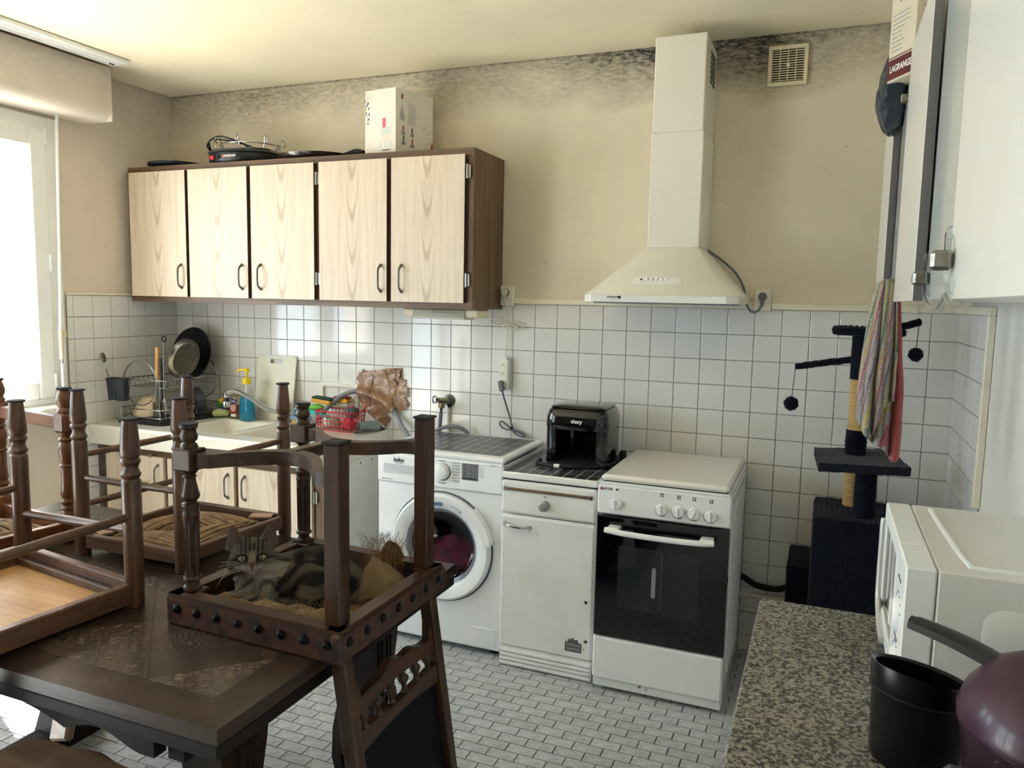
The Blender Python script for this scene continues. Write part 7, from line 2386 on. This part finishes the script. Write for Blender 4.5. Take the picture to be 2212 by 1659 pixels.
for p in bgm.v:
    q = V(p)
    d = q.normalized()
    fold = abs(noise.noise(V((q.x * 9 + 2, q.y * 9, q.z * 7)))) * 0.045 + abs(noise.noise(V((q.x * 26, q.y * 26, q.z * 20 + 3)))) * 0.022
    q += d * (0.020 - fold)
    if q.z > 0.0:
        k = 1 - 0.45 * min(1, q.z / 0.11)
        q.x *= k
        q.y *= k
    vv.append((3.628 + q.x, -0.70 + q.y, 2.178 + q.z))
bgm.v = vv
tag(bgm.build('dark_bag', P('bag_navy', '#1b2530', 0.42, var=(20, '#2c3946', 0.4, 0.7), sheen=0.2), None, 80), 'crumpled navy bag slumped over the top of the right wall cabinet', 'bag')

# ---------------------------------------------------------------- towel hung from a cabinet knob
def towel_mat():
    m = bpy.data.materials.new('towel_stripes')
    m.use_nodes = True
    t = NT(m)
    uv = t.n('ShaderNodeUVMap')
    sep = t.n('ShaderNodeSeparateXYZ')
    t.l(uv.outputs[0], sep.inputs[0])
    wob = t.math('MULTIPLY', t.noise(t.coord('Object', (25, 25, 25)), 1.0, 3.0), 0.16)
    fx_ = t.math('FRACT', t.math('ADD', t.math('ADD', t.math('MULTIPLY', sep.outputs['X'], 2.2), t.math('MULTIPLY', sep.outputs['Y'], 0.75)), wob))
    base, st = '#cfc8c0', []
    for c, p in (('#a8a098', 0.0), ('#6c4a7c', 0.07), ('#aaa39c', 0.14), ('#b9b04f', 0.24), ('#a59d96', 0.32), ('#1f6d4a', 0.40), ('#a9a19a', 0.47), ('#c79a3c', 0.56), ('#aca59e', 0.63), ('#a83458', 0.72), ('#a49c95', 0.79), ('#8a6f93', 0.90), ('#a9a29b', 0.95)):
        st.append((p, lin(c)))
    rp_ = t.n('ShaderNodeValToRGB')
    rp_.color_ramp.interpolation = 'CONSTANT'
    while len(rp_.color_ramp.elements) < len(st):
        rp_.color_ramp.elements.new(0.5)
    for e, (p, c) in zip(rp_.color_ramp.elements, st):
        e.position = p
        e.color = c
    t.l(fx_, rp_.inputs[0])
    ck = t.n('ShaderNodeTexChecker')
    ck.inputs['Scale'].default_value = 90
    ck.inputs['Color1'].default_value = (0.95, 0.95, 0.95, 1)
    ck.inputs['Color2'].default_value = (0.62, 0.60, 0.60, 1)
    t.l(uv.outputs[0], ck.inputs['Vector'])
    c = t.mix(0.55, rp_.outputs[0], ck.outputs[0], 'MULTIPLY')
    sp = t.noise(t.coord('Object', (420, 420, 420)), 1.0, 4.0, 0.7)
    c = t.mix(t.ramp(sp, [(0.50, (0, 0, 0, 1)), (0.60, (0.55, 0.55, 0.55, 1))]), c, (205, 198, 192))
    c = t.mix(t.ramp(sp, [(0.38, (0.75, 0.75, 0.75, 1)), (0.48, (0, 0, 0, 1))]), c, (96, 84, 80))
    # red hem
    hem = t.math('GREATER_THAN', sep.outputs['X'], 0.93)
    c = t.mix(hem, c, (158, 74, 74))
    t.l(c, t.b.inputs['Base Color'])
    t.b.inputs['Roughness'].default_value = 0.95
    t.b.inputs['Sheen Weight'].default_value = 0.2
    t.bump(t.noise(t.coord('Object', (260, 260, 260)), 1.0, 3.0), 0.5, 0.003)
    MATS['towel_stripes'] = m


towel_mat()
tw = thing('striped_towel', 'striped multicoloured terry towel hanging from the right wall cabinet', 'towel', (3.63, -1.02, 1.1))


def towel(name, ztop, zbot, wtop, wbot, xc, yc, seed, amp, lean, mat, us=(0, 1)):
    nu, nv = 44, 30

    def fn(u, v):
        w = wtop + (wbot - wtop) * min(1, v * 1.6) ** 0.8
        s = (u - 0.5) * 2
        fold = math.sin(u * 15 + seed) * 0.6 + math.sin(u * 27 + seed * 2) * 0.4
        dep = amp * (0.35 + v) * fold
        x = xc + s * w + lean * v + 0.004 * noise.noise(V((u * 4, v * 4, seed)))
        y = yc + dep - 0.010 * (1 - s * s)
        low = zbot + 0.075 * abs(s) ** 1.5 + 0.02 * math.sin(u * 9 + seed) - 0.05 * s * (1 if seed > 2 else -1)
        z = ztop - 0.02 * s * s - (ztop - low) * v
        return (x, y, z)
    mb = MB().sheet(fn, nu, nv, 0.0)
    o = mb.build(name, mat, tw, 80)
    uvl = o.data.uv_layers.new(name='UVMap')
    W_ = nu + 1
    for poly in o.data.polygons:
        for li in poly.loop_indices:
            vi = o.data.loops[li].vertex_index
            uvl.data[li].uv = (us[0] + (us[1] - us[0]) * (vi % W_) / nu, (vi // W_) / nv)
    md = o.modifiers.new('thickness', 'SOLIDIFY')
    md.thickness = 0.003
    return o


towel('back_fold', 1.592, 1.105, 0.022, 0.050, 3.640, -1.00, 3.1, 0.016, 0.004, 'towel_stripes', (0.75, 1.0))
towel('front_fold', 1.598, 1.175, 0.024, 0.046, 3.628, -1.035, 1.3, 0.018, -0.006, 'towel_stripes', (0.0, 0.9))
MB().tube(spline([(3.640, -1.02, 1.575), (3.640, -1.02, 1.602), (3.635, -1.02, 1.606), (3.622, -1.02, 1.59)], 4), 0.003, 6).build('hanging_loop', 'towel_stripes', tw)

# ---------------------------------------------------------------- cat tree
kt = thing('cat_tree', 'navy carpeted cat tree with sisal posts and dangling balls in the corner', 'cat tree', (3.62, -0.33, 0))


def fuzz_box(a, b, mat, name, r=0.008, seed=0):
    """carpeted box: subdivided and roughened so that its edges look shaggy"""
    mb = MB()
    lo = [min(a[i], b[i]) for i in range(3)]
    hi = [max(a[i], b[i]) for i in range(3)]
    st = 0.018
    for ax in range(3):
        o1, o2 = [i for i in range(3) if i != ax]
        n1, n2 = max(2, int((hi[o1] - lo[o1]) / st)), max(2, int((hi[o2] - lo[o2]) / st))
        for side in (lo[ax], hi[ax]):
            def fn(u, v, ax=ax, o1=o1, o2=o2, side=side):
                p = [0, 0, 0]
                p[ax] = side
                p[o1] = lo[o1] + (hi[o1] - lo[o1]) * u
                p[o2] = lo[o2] + (hi[o2] - lo[o2]) * v
                q = V(p)
                c = V([min(max(p[i], lo[i] + r), hi[i] - r) for i in range(3)])
                d = q - c
                if d.length > 1e-9:
                    q = c + d.normalized() * min(d.length, r)
                return q + V((noise.noise(q * 70), noise.noise(q * 70 + V((9, 0, 0))), noise.noise(q * 70 + V((0, 9, 0))))) * 0.0022
            mb.sheet(fn, n1, n2)
    return mb.build(name, mat, kt, 60)


fuzz_box((3.37, -0.56, 0.0), (3.88, -0.06, 0.04), 'carpet_navy', 'base_board')
fuzz_box((3.395, -0.36, 0.04), (3.60, -0.07, 0.53), 'carpet_navy', 'step_box')
fuzz_box((3.478, -0.50, 0.30), (3.84, -0.16, 0.768), 'carpet_navy', 'house', 0.016)
MB().cyl((3.56, -0.42, 0.04), (3.56, -0.42, 0.31), 0.035, n=18).build('lower_post', 'carpet_navy', kt)
MB().cyl((3.77, -0.42, 0.04), (3.77, -0.42, 0.31), 0.035, n=18).build('lower_post', 'sisal', kt)
MB().cyl((3.647, -0.42, 0.76), (3.647, -0.42, 0.955), 0.036, n=22).build('middle_post', 'carpet_navy', kt)
MB().cyl((3.612, -0.26, 0.76), (3.612, -0.26, 0.955), 0.034, n=22).build('rear_post', 'sisal', kt)
bd_ = [(3.468, -0.30), (3.732, -0.20), (3.775, -0.545), (3.487, -0.60)]
n_ = 16
def shelf(u, v, z):
    a = V(bd_[0] + (z,)).lerp(V(bd_[1] + (z,)), u)
    b = V(bd_[3] + (z,)).lerp(V(bd_[2] + (z,)), u)
    p = a.lerp(b, v)
    return p + V((noise.noise(p * 70), noise.noise(p * 70 + V((9, 0, 0))), noise.noise(p * 70 + V((0, 9, 0))))) * 0.003
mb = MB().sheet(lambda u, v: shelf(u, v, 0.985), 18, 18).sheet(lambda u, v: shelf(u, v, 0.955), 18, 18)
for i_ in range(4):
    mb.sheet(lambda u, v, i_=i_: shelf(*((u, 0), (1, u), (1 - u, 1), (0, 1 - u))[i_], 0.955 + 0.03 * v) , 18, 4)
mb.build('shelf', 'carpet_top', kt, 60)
ux_, uy_ = 3.607, -0.37
MB().cyl((ux_, uy_, 0.98), (ux_, uy_, 1.075), 0.0355, n=22).build('upper_post', 'carpet_navy', kt)
MB().cyl((ux_, uy_, 1.07), (ux_, uy_, 1.265), 0.0325, n=22).build('sisal_post', 'sisal', kt)
MB().cyl((ux_, uy_, 1.26), (ux_, uy_, 1.425), 0.0355, n=22).build('top_post', 'carpet_navy', kt)
fuzz_box((3.502, -0.45, 1.418), (3.74, -0.27, 1.448), 'carpet_navy', 'top_perch', 0.012)


def fuzz_tube(p, q, r, name):
    pts = [V(p).lerp(V(q), k / 24) for k in range(25)]
    mb = MB().tube(pts, r, 12)
    mb.v = [tuple(V(v) + V((noise.noise(V(v) * 90), noise.noise(V(v) * 90 + V((5, 0, 0))), noise.noise(V(v) * 90 + V((0, 5, 0))))) * 0.003) for v in mb.v]
    return mb.build(name, 'carpet_navy', kt, 60)


def pompon(c, r):
    mb = MB().ell(c, r, r, r, 30, 22)
    mb.v = [tuple(V(v) + (V(v) - V(c)).normalized() * 0.005 * noise.noise(V(v) * 130)) for v in mb.v]
    return mb.build('ball', 'carpet_navy', kt, 80)


fuzz_tube((3.58, -0.36, 1.330), (3.385, -0.33, 1.292), 0.012, 'arm')
MB().tube([(3.384, -0.33, 1.292), (3.377, -0.33, 1.172)], 0.0014, 5).build('string', 'cord_black', kt)
pompon((3.376, -0.33, 1.150), 0.0255)
fuzz_tube((3.63, -0.36, 1.42), (3.792, -0.30, 1.470), 0.013, 'arm')
MB().tube([(3.790, -0.30, 1.47), (3.786, -0.30, 1.37)], 0.0014, 5).build('string', 'cord_black', kt)
pompon((3.786, -0.30, 1.352), 0.024)

# carpet pile standing off the cat tree
RC = random.Random(31)
fv_, ffc = [], []
for ob in [o for o in bpy.data.objects if o.parent is kt and o.data.materials and o.data.materials[0].name.startswith('carpet')]:
    ar = sum(f.area for f in ob.data.polygons)
    k0 = ar * 15000
    for f in ob.data.polygons:
        n = f.area / ar * k0
        for _ in range(int(n) + (1 if RC.random() < n - int(n) else 0)):
            ws = [RC.random() + 0.01 for _ in f.vertices]
            sw = sum(ws)
            p = sum((ob.data.vertices[i].co * (x / sw) for i, x in zip(f.vertices, ws)), V())
            d = (f.normal + V((RC.gauss(0, 0.5), RC.gauss(0, 0.5), RC.gauss(0, 0.5)))).normalized()
            if d.dot(f.normal) < 0:
                d = d - f.normal * 2 * d.dot(f.normal)
            sd_ = d.cross(V((RC.gauss(0, 1), RC.gauss(0, 1), RC.gauss(0, 1)))).normalized()
            c = ob.data.vertices[f.vertices[0]].co
            o_ = len(fv_)
            fv_ += [tuple(p - sd_ * 0.0008), tuple(p + sd_ * 0.0008), tuple(p + d * (0.004 + 0.005 * RC.random()))]
            ffc.append((o_, o_ + 1, o_ + 2))
pm_ = bpy.data.meshes.new('carpet_pile')
pm_.from_pydata(fv_, [], ffc)
pm_.materials.append(MATS['carpet_navy'])
po_ = bpy.data.objects.new('carpet_pile', pm_)
po_.parent = kt
COL.objects.link(po_)
tag(po_, kind='stuff')

# ---------------------------------------------------------------- the cat
def cat_material(name, rough=0.75):
    m = bpy.data.materials.new(name)
    m.use_nodes = True
    t = NT(m)
    a = t.n('ShaderNodeAttribute', attribute_name='coat')
    t.l(a.outputs['Color'], t.b.inputs['Base Color'])
    t.b.inputs['Roughness'].default_value = rough
    t.b.inputs['Specular IOR Level'].default_value = 0.2
    MATS[name] = m


cat_material('tabby_coat')
HC = V((2.226, -1.968, 0.890))                       # middle of the head
fF = V((1.10, -1.30, 0.36)).normalized()             # where the face looks
fR = V((0.926, 0.377, 0.06))
fR = (fR - fF * fR.dot(fF)).normalized()
fU = fR.cross(fF).normalized()
if fU.z < 0:
    fU = -fU
HM = Matrix((fR, fF, fU)).transposed()               # local (right, forward, up) -> world


def hp_(r, f, u):
    return HC + fR * r + fF * f + fU * u


cm_ = MB()
E_ = lambda c, a, b, d, M=None: cm_.ell(c, a, b, d, 20, 14, M)
E_(hp_(0, 0, 0.004), 0.050, 0.050, 0.042, HM)                      # skull
for s in (-1, 1):
    E_(hp_(0.030 * s, 0.010, -0.012), 0.027, 0.028, 0.026, HM)     # cheeks
    E_(hp_(0.010 * s, 0.046, -0.020), 0.0135, 0.014, 0.011, HM)    # whisker pads
    E_(hp_(0.022 * s, 0.036, 0.012), 0.016, 0.012, 0.010, HM)      # brow
E_(hp_(0, 0.044, -0.006), 0.0115, 0.020, 0.016, HM)                # bridge of the nose
E_(hp_(0, 0.042, -0.032), 0.013, 0.013, 0.010, HM)                 # chin
# ears: hollowed triangles
for s in (-1, 1):
    loops = []
    for k in range(9):
        t = k / 8
        c = hp_(s * (0.0335 + 0.011 * t), 0.004 - 0.010 * t, 0.018 + 0.060 * t)
        w = 0.0290 * (1 - t) ** 0.70 + 0.0022
        th = 0.0085 * (1 - t) ** 0.6 + 0.0022
        tw_ = (fR * 0.90 - fF * 0.35 * s * s * (1 if s > 0 else -1)).normalized()
        nf = (fF * 0.90 + fR * 0.35 * s).normalized()
        loops.append([c + tw_ * (w * math.cos(a)) + nf * (th * math.sin(a)) for a in [2 * PI * q / 16 for q in range(16)]])
    ring_loft(cm_, loops)


def limb(pts, rads, n=10):
    p = spline(pts, n)
    rr = []
    for i in range(len(rads) - 1):
        rr += [rads[i] + (rads[i + 1] - rads[i]) * k / n for k in range(n)]
    rr.append(rads[-1])
    for q, r in zip(p, rr):
        cm_.ell(q, r, r, r, 12, 8)


limb([hp_(0, -0.022, -0.010), (2.252, -1.948, 0.862), (2.272, -1.940, 0.842)], [0.040, 0.043, 0.048])                     # neck
limb([(2.262, -1.955, 0.838), (2.300, -1.925, 0.843), (2.345, -1.892, 0.850), (2.385, -1.872, 0.846), (2.410, -1.862, 0.838)], [0.047, 0.053, 0.058, 0.058, 0.050])   # trunk
E_((2.375, -1.925, 0.822), 0.048, 0.034, 0.046)                                                                            # near haunch
limb([(2.385, -1.945, 0.812), (2.345, -1.968, 0.800), (2.315, -1.975, 0.795)], [0.026, 0.018, 0.014])                      # tucked hind foot
limb([(2.258, -1.982, 0.842), (2.248, -2.002, 0.824), (2.226, -2.024, 0.812), (2.205, -2.040, 0.806), (2.196, -2.046, 0.804)], [0.026, 0.019, 0.0145, 0.0145, 0.013])  # stretched foreleg
for d in (-0.008, 0.0, 0.008):
    cm_.ell((2.190 + d * 0.7, -2.050 + d * 0.6 - 0.002, 0.802), 0.0062, 0.0075, 0.0062, 10, 8)                              # toes
limb([(2.285, -1.985, 0.838), (2.295, -2.000, 0.812), (2.270, -2.012, 0.800), (2.250, -2.018, 0.798)], [0.026, 0.018, 0.014, 0.013])  # folded foreleg
limb([(2.430, -1.885, 0.812), (2.432, -1.935, 0.800), (2.400, -1.978, 0.797), (2.350, -1.998, 0.797), (2.318, -2.002, 0.797)], [0.022, 0.019, 0.018, 0.017, 0.012])   # tail round the feet
E_(hp_(0.002, -0.010, -0.064), 0.041, 0.036, 0.046, HM)
E_((2.236, -1.988, 0.828), 0.036, 0.030, 0.040)
E_((2.262, -1.978, 0.832), 0.034, 0.028, 0.036)                                                                            # breast

tmp = bpy.data.meshes.new('cat_blank')
tmp.from_pydata([tuple(v) for v in cm_.v], [], cm_.f)
to = bpy.data.objects.new('cat_blank', tmp)
COL.objects.link(to)
md = to.modifiers.new('r', 'REMESH')
md.mode = 'VOXEL'
md.voxel_size = 0.0032
md = to.modifiers.new('s', 'SMOOTH')
md.factor = 0.5
md.iterations = 5
cme = bpy.data.meshes.new_from_object(to.evaluated_get(bpy.context.evaluated_depsgraph_get()))
bpy.data.objects.remove(to)
cme.name = 'cat_body'
cme.shade_smooth()

C_D, C_G, C_B, C_W = V(lin('#14120f')[:3]), V(lin('#4a453e')[:3]), V(lin('#6e6353')[:3]), V(lin('#8f887d')[:3])
C_N, C_E = V(lin('#5a3c34')[:3]), V(lin('#5d4a44')[:3])
BA, BB = V((2.25, -1.955, 0.84)), V((2.42, -1.86, 0.84))
bax = (BB - BA).normalized()
bside = V((0, 0, 1)).cross(bax).normalized()


def sst(a, b, x):
    t = max(0.0, min(1.0, (x - a) / (b - a)))
    return t * t * (3 - 2 * t)


def coat(p):
    """colour of the tabby at a point"""
    q = p - HC
    r, f, u = q.dot(fR), q.dot(fF), q.dot(fU)
    nz = noise.noise(p * 60) * 0.5 + noise.noise(p * 150) * 0.35
    if q.length < 0.098 and f > -0.035 and not (u < -0.045):
        if u > 0.040 and abs(r) > 0.020:                             # ears
            c = C_G * 0.8 + C_D * 0.2
            if f > -0.004:
                c = C_E * 0.9 + C_G * 0.1
            return c
        c = C_G.lerp(C_B, 0.35)
        if u > 0.006:                                                # forehead lines
            wv = math.sin(r * 330 + 0.8 * nz)
            c = c.lerp(C_D, sst(0.05, 0.75, abs(wv)) * sst(0.004, 0.022, u) * (1 - sst(0.026, 0.040, abs(r))) * 0.9)
            c = c.lerp(C_B, 0.5 * (1 - sst(0.0, 0.010, abs(r - 0.004))) * sst(0.03, 0.04, u))
        for s in (-1, 1):                                            # eye liner and cheek stripes
            d = math.hypot((r * s - 0.0215), (u - 0.003) * 1.3)
            c = c.lerp(C_D, 0.95 * (1 - sst(0.0120, 0.0145, d)))
            if r * s > 0.026:
                for k, uo in enumerate((0.004, -0.014)):
                    l = abs(u - (uo - 0.25 * (r * s - 0.026) + 0.003 * nz))
                    c = c.lerp(C_D, 0.75 * (1 - sst(0.0025, 0.006, l)))
            if 0.009 < r * s < 0.013 and -0.018 < u < 0.004:
                c = c.lerp(C_D, 0.6)
        if f > 0.035 and u < -0.010:                                 # pale muzzle, chin
            c = c.lerp(C_W, 0.75 * sst(-0.010, -0.018, u))
        if abs(r) < 0.008 and f > 0.040 and -0.012 < u < 0.02:
            c = c.lerp(C_B, 0.6)
        if abs(r) < 0.0075 - 0.5 * max(0, -0.010 - u) and f > 0.052 and -0.020 < u < -0.006:
            c = C_N
        if abs(r) < 0.0011 and f > 0.045 and -0.030 < u <= -0.018:
            c = C_D
        return c * (0.92 + 0.25 * nz)
    s = (p - BA).dot(bax)
    lat = (p - BA).dot(bside)
    # breast and forelegs
    if s < 0.035 and p.y < -1.945:
        c = C_G.lerp(C_W, 0.45 * sst(0.89, 0.80, p.z) + 0.15)
        band = math.sin((p.x * 0.6 - p.y * 0.8) * 300 + 2.0 * nz)
        c = c.lerp(C_D, 0.72 * sst(0.25, 0.8, band) * (0.55 + 0.45 * sst(2.20, 2.24, p.x)))
        return c * (0.9 + 0.3 * nz)
    w1 = math.sin(s * 105 + 22 * (p.z - 0.84) + 4.2 * noise.noise(V((s * 14, p.z * 22, lat * 12))) + 1.2)
    hc = V((2.375, -1.955, 0.82))
    dd_ = (p - hc).length
    if dd_ < 0.075:                                                   # swirl on the haunch
        w1 = math.sin(dd_ * 175 + 5.5 * noise.noise(p * 20 + V((3, 1, 7))) + 40 * (p.z - 0.82))
    c = C_B.lerp(C_G, 0.35).lerp(C_D, 0.92 * sst(-0.7, 0.45, w1 + 0.9 * nz))
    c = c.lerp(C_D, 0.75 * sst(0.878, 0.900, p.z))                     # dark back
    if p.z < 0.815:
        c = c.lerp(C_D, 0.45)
    return c * (0.9 + 0.35 * nz)


def paint(me, cols):
    at = me.color_attributes.new('coat', 'FLOAT_COLOR', 'POINT')
    flat_ = []
    for c in cols:
        flat_ += [max(0, c.x), max(0, c.y), max(0, c.z), 1.0]
    at.data.foreach_set('color', flat_)


cat = thing('cat', 'grey tabby cat with a blue collar tag lying inside the upturned carved chair', 'cat', (2.31, -1.95, TT + 0.02))
Ic = WORLD[cat.name].inverted()
pv = [v.co.copy() for v in cme.vertices]
paint(cme, [coat(p) for p in pv])
nrm = [v.normal.copy() for v in cme.vertices]
polys = [(tuple(f.vertices), f.area) for f in cme.polygons]
cme.transform(Ic)
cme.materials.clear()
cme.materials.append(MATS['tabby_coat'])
cb_ = bpy.data.objects.new('body', cme)
cb_.parent = cat
WORLD[cb_.name] = WORLD[cat.name]
COL.objects.link(cb_)
# fur: short strands combed back from the nose and along the body
RF = random.Random(77)
tot = sum(a for _, a in polys)
NS = 30000
fv, ff_, fc = [], [], []
nose = hp_(0, 0.058, -0.012)
for vs_, a in polys:
    n = a / tot * NS
    k = int(n) + (1 if RF.random() < n - int(n) else 0)
    for _ in range(k):
        w = [RF.random() + 1e-3 for _ in vs_]
        sw = sum(w)
        p = sum((pv[i] * (x / sw) for i, x in zip(vs_, w)), V())
        nn = sum((nrm[i] for i in vs_), V()).normalized()
        q = p - HC
        r, f, u = q.dot(fR), q.dot(fF), q.dot(fU)
        head = q.length < 0.098 and f > -0.04
        if head:
            if any(math.hypot(r * s - 0.0215, u - 0.003) < 0.013 and f > 0.02 for s in (-1, 1)):
                continue
            flow = p - nose
            L = 0.0035 + 0.06 * max(0, 0.05 - f) * 0.9
            L = min(L, 0.0085)
            if f > 0.048 and abs(r) < 0.008:
                continue
        else:
            flow = bax * 1.0 + V((0, 0, -0.5))
            if p.y < -2.0 and p.x < 2.25:
                flow = V((-0.6, -0.6, -0.2))
            L = 0.010
        flow = flow - nn * flow.dot(nn)
        if flow.length > 1e-6:
            flow.normalize()
        d = (flow * 0.9 + nn * (0.42 if not head else 0.30) + V((RF.gauss(0, 0.16), RF.gauss(0, 0.16), RF.gauss(0, 0.16)))).normalized()
        side = d.cross(nn)
        if side.length < 1e-6:
            continue
        side.normalize()
        L *= 0.7 + 0.6 * RF.random()
        o = len(fv)
        wd = 0.00060
        fv += [tuple(Ic @ (p - side * wd)), tuple(Ic @ (p + side * wd)), tuple(Ic @ (p + d * L))]
        ff_.append((o, o + 1, o + 2))
        c = coat(p) * (0.85 + 0.35 * RF.random())
        fc += [c * 0.9, c * 0.9, c * 1.15]
fm = bpy.data.meshes.new('fur')
fm.from_pydata(fv, [], ff_)
paint(fm, fc)
fm.materials.append(MATS['tabby_coat'])
fo = bpy.data.objects.new('fur', fm)
fo.parent = cat
WORLD[fo.name] = WORLD[cat.name]
COL.objects.link(fo)
tag(fo, kind='stuff')
P('iris', '#7d8068', 0.15, coat=0.4)
P('pupil', '#050505', 0.08, coat=0.6)
P('whisker', '#8f8c86', 0.6)
for s in (-1, 1):
    c = hp_(0.0212 * s, 0.0385, 0.0035)
    MB().ell(c, 0.0112, 0.0100, 0.0092, 18, 12, HM).build('eye', 'iris', cat)
    MB().ell(hp_(0.0212 * s, 0.0462, 0.0036), 0.0019, 0.0028, 0.0056, 12, 8, HM).build('pupil', 'pupil', cat)
    for k in range(7):
        st_ = hp_(0.012 * s, 0.055, -0.018 - 0.0022 * (k % 3))
        mid = hp_((0.040 + 0.004 * k) * s, 0.060 - 0.003 * k, -0.014 - 0.006 * k + 0.012)
        en = hp_((0.070 + 0.006 * (k % 4)) * s, 0.045 - 0.006 * k, -0.012 - 0.011 * k + 0.010)
        MB().tube(spline([st_, mid, en], 6), 0.00042, 4).build('whisker', 'whisker', cat)
col_ = [hp_(0.002 + 0.0425 * math.cos(a), -0.008 + 0.0385 * math.sin(a), -0.050 - 0.004 * math.sin(a)) for a in [2 * PI * k / 28 for k in range(28)]]
co = MB().tube(col_, 0.0045, 8, True).build('collar', P('collar_navy', '#1b2233', 0.6), cat)
MB().prism([(-0.006, 0.0), (0.006, 0.0), (0.007, -0.016), (0.0, -0.028), (-0.007, -0.016)], lambda u, v, h: hp_(-0.016 + u, 0.031 + h + 0.02 * v, -0.056 + v), -0.0012, 0.0012).build('tag', P('tag_blue', '#5aa6dd', 0.25, coat=0.4), co)
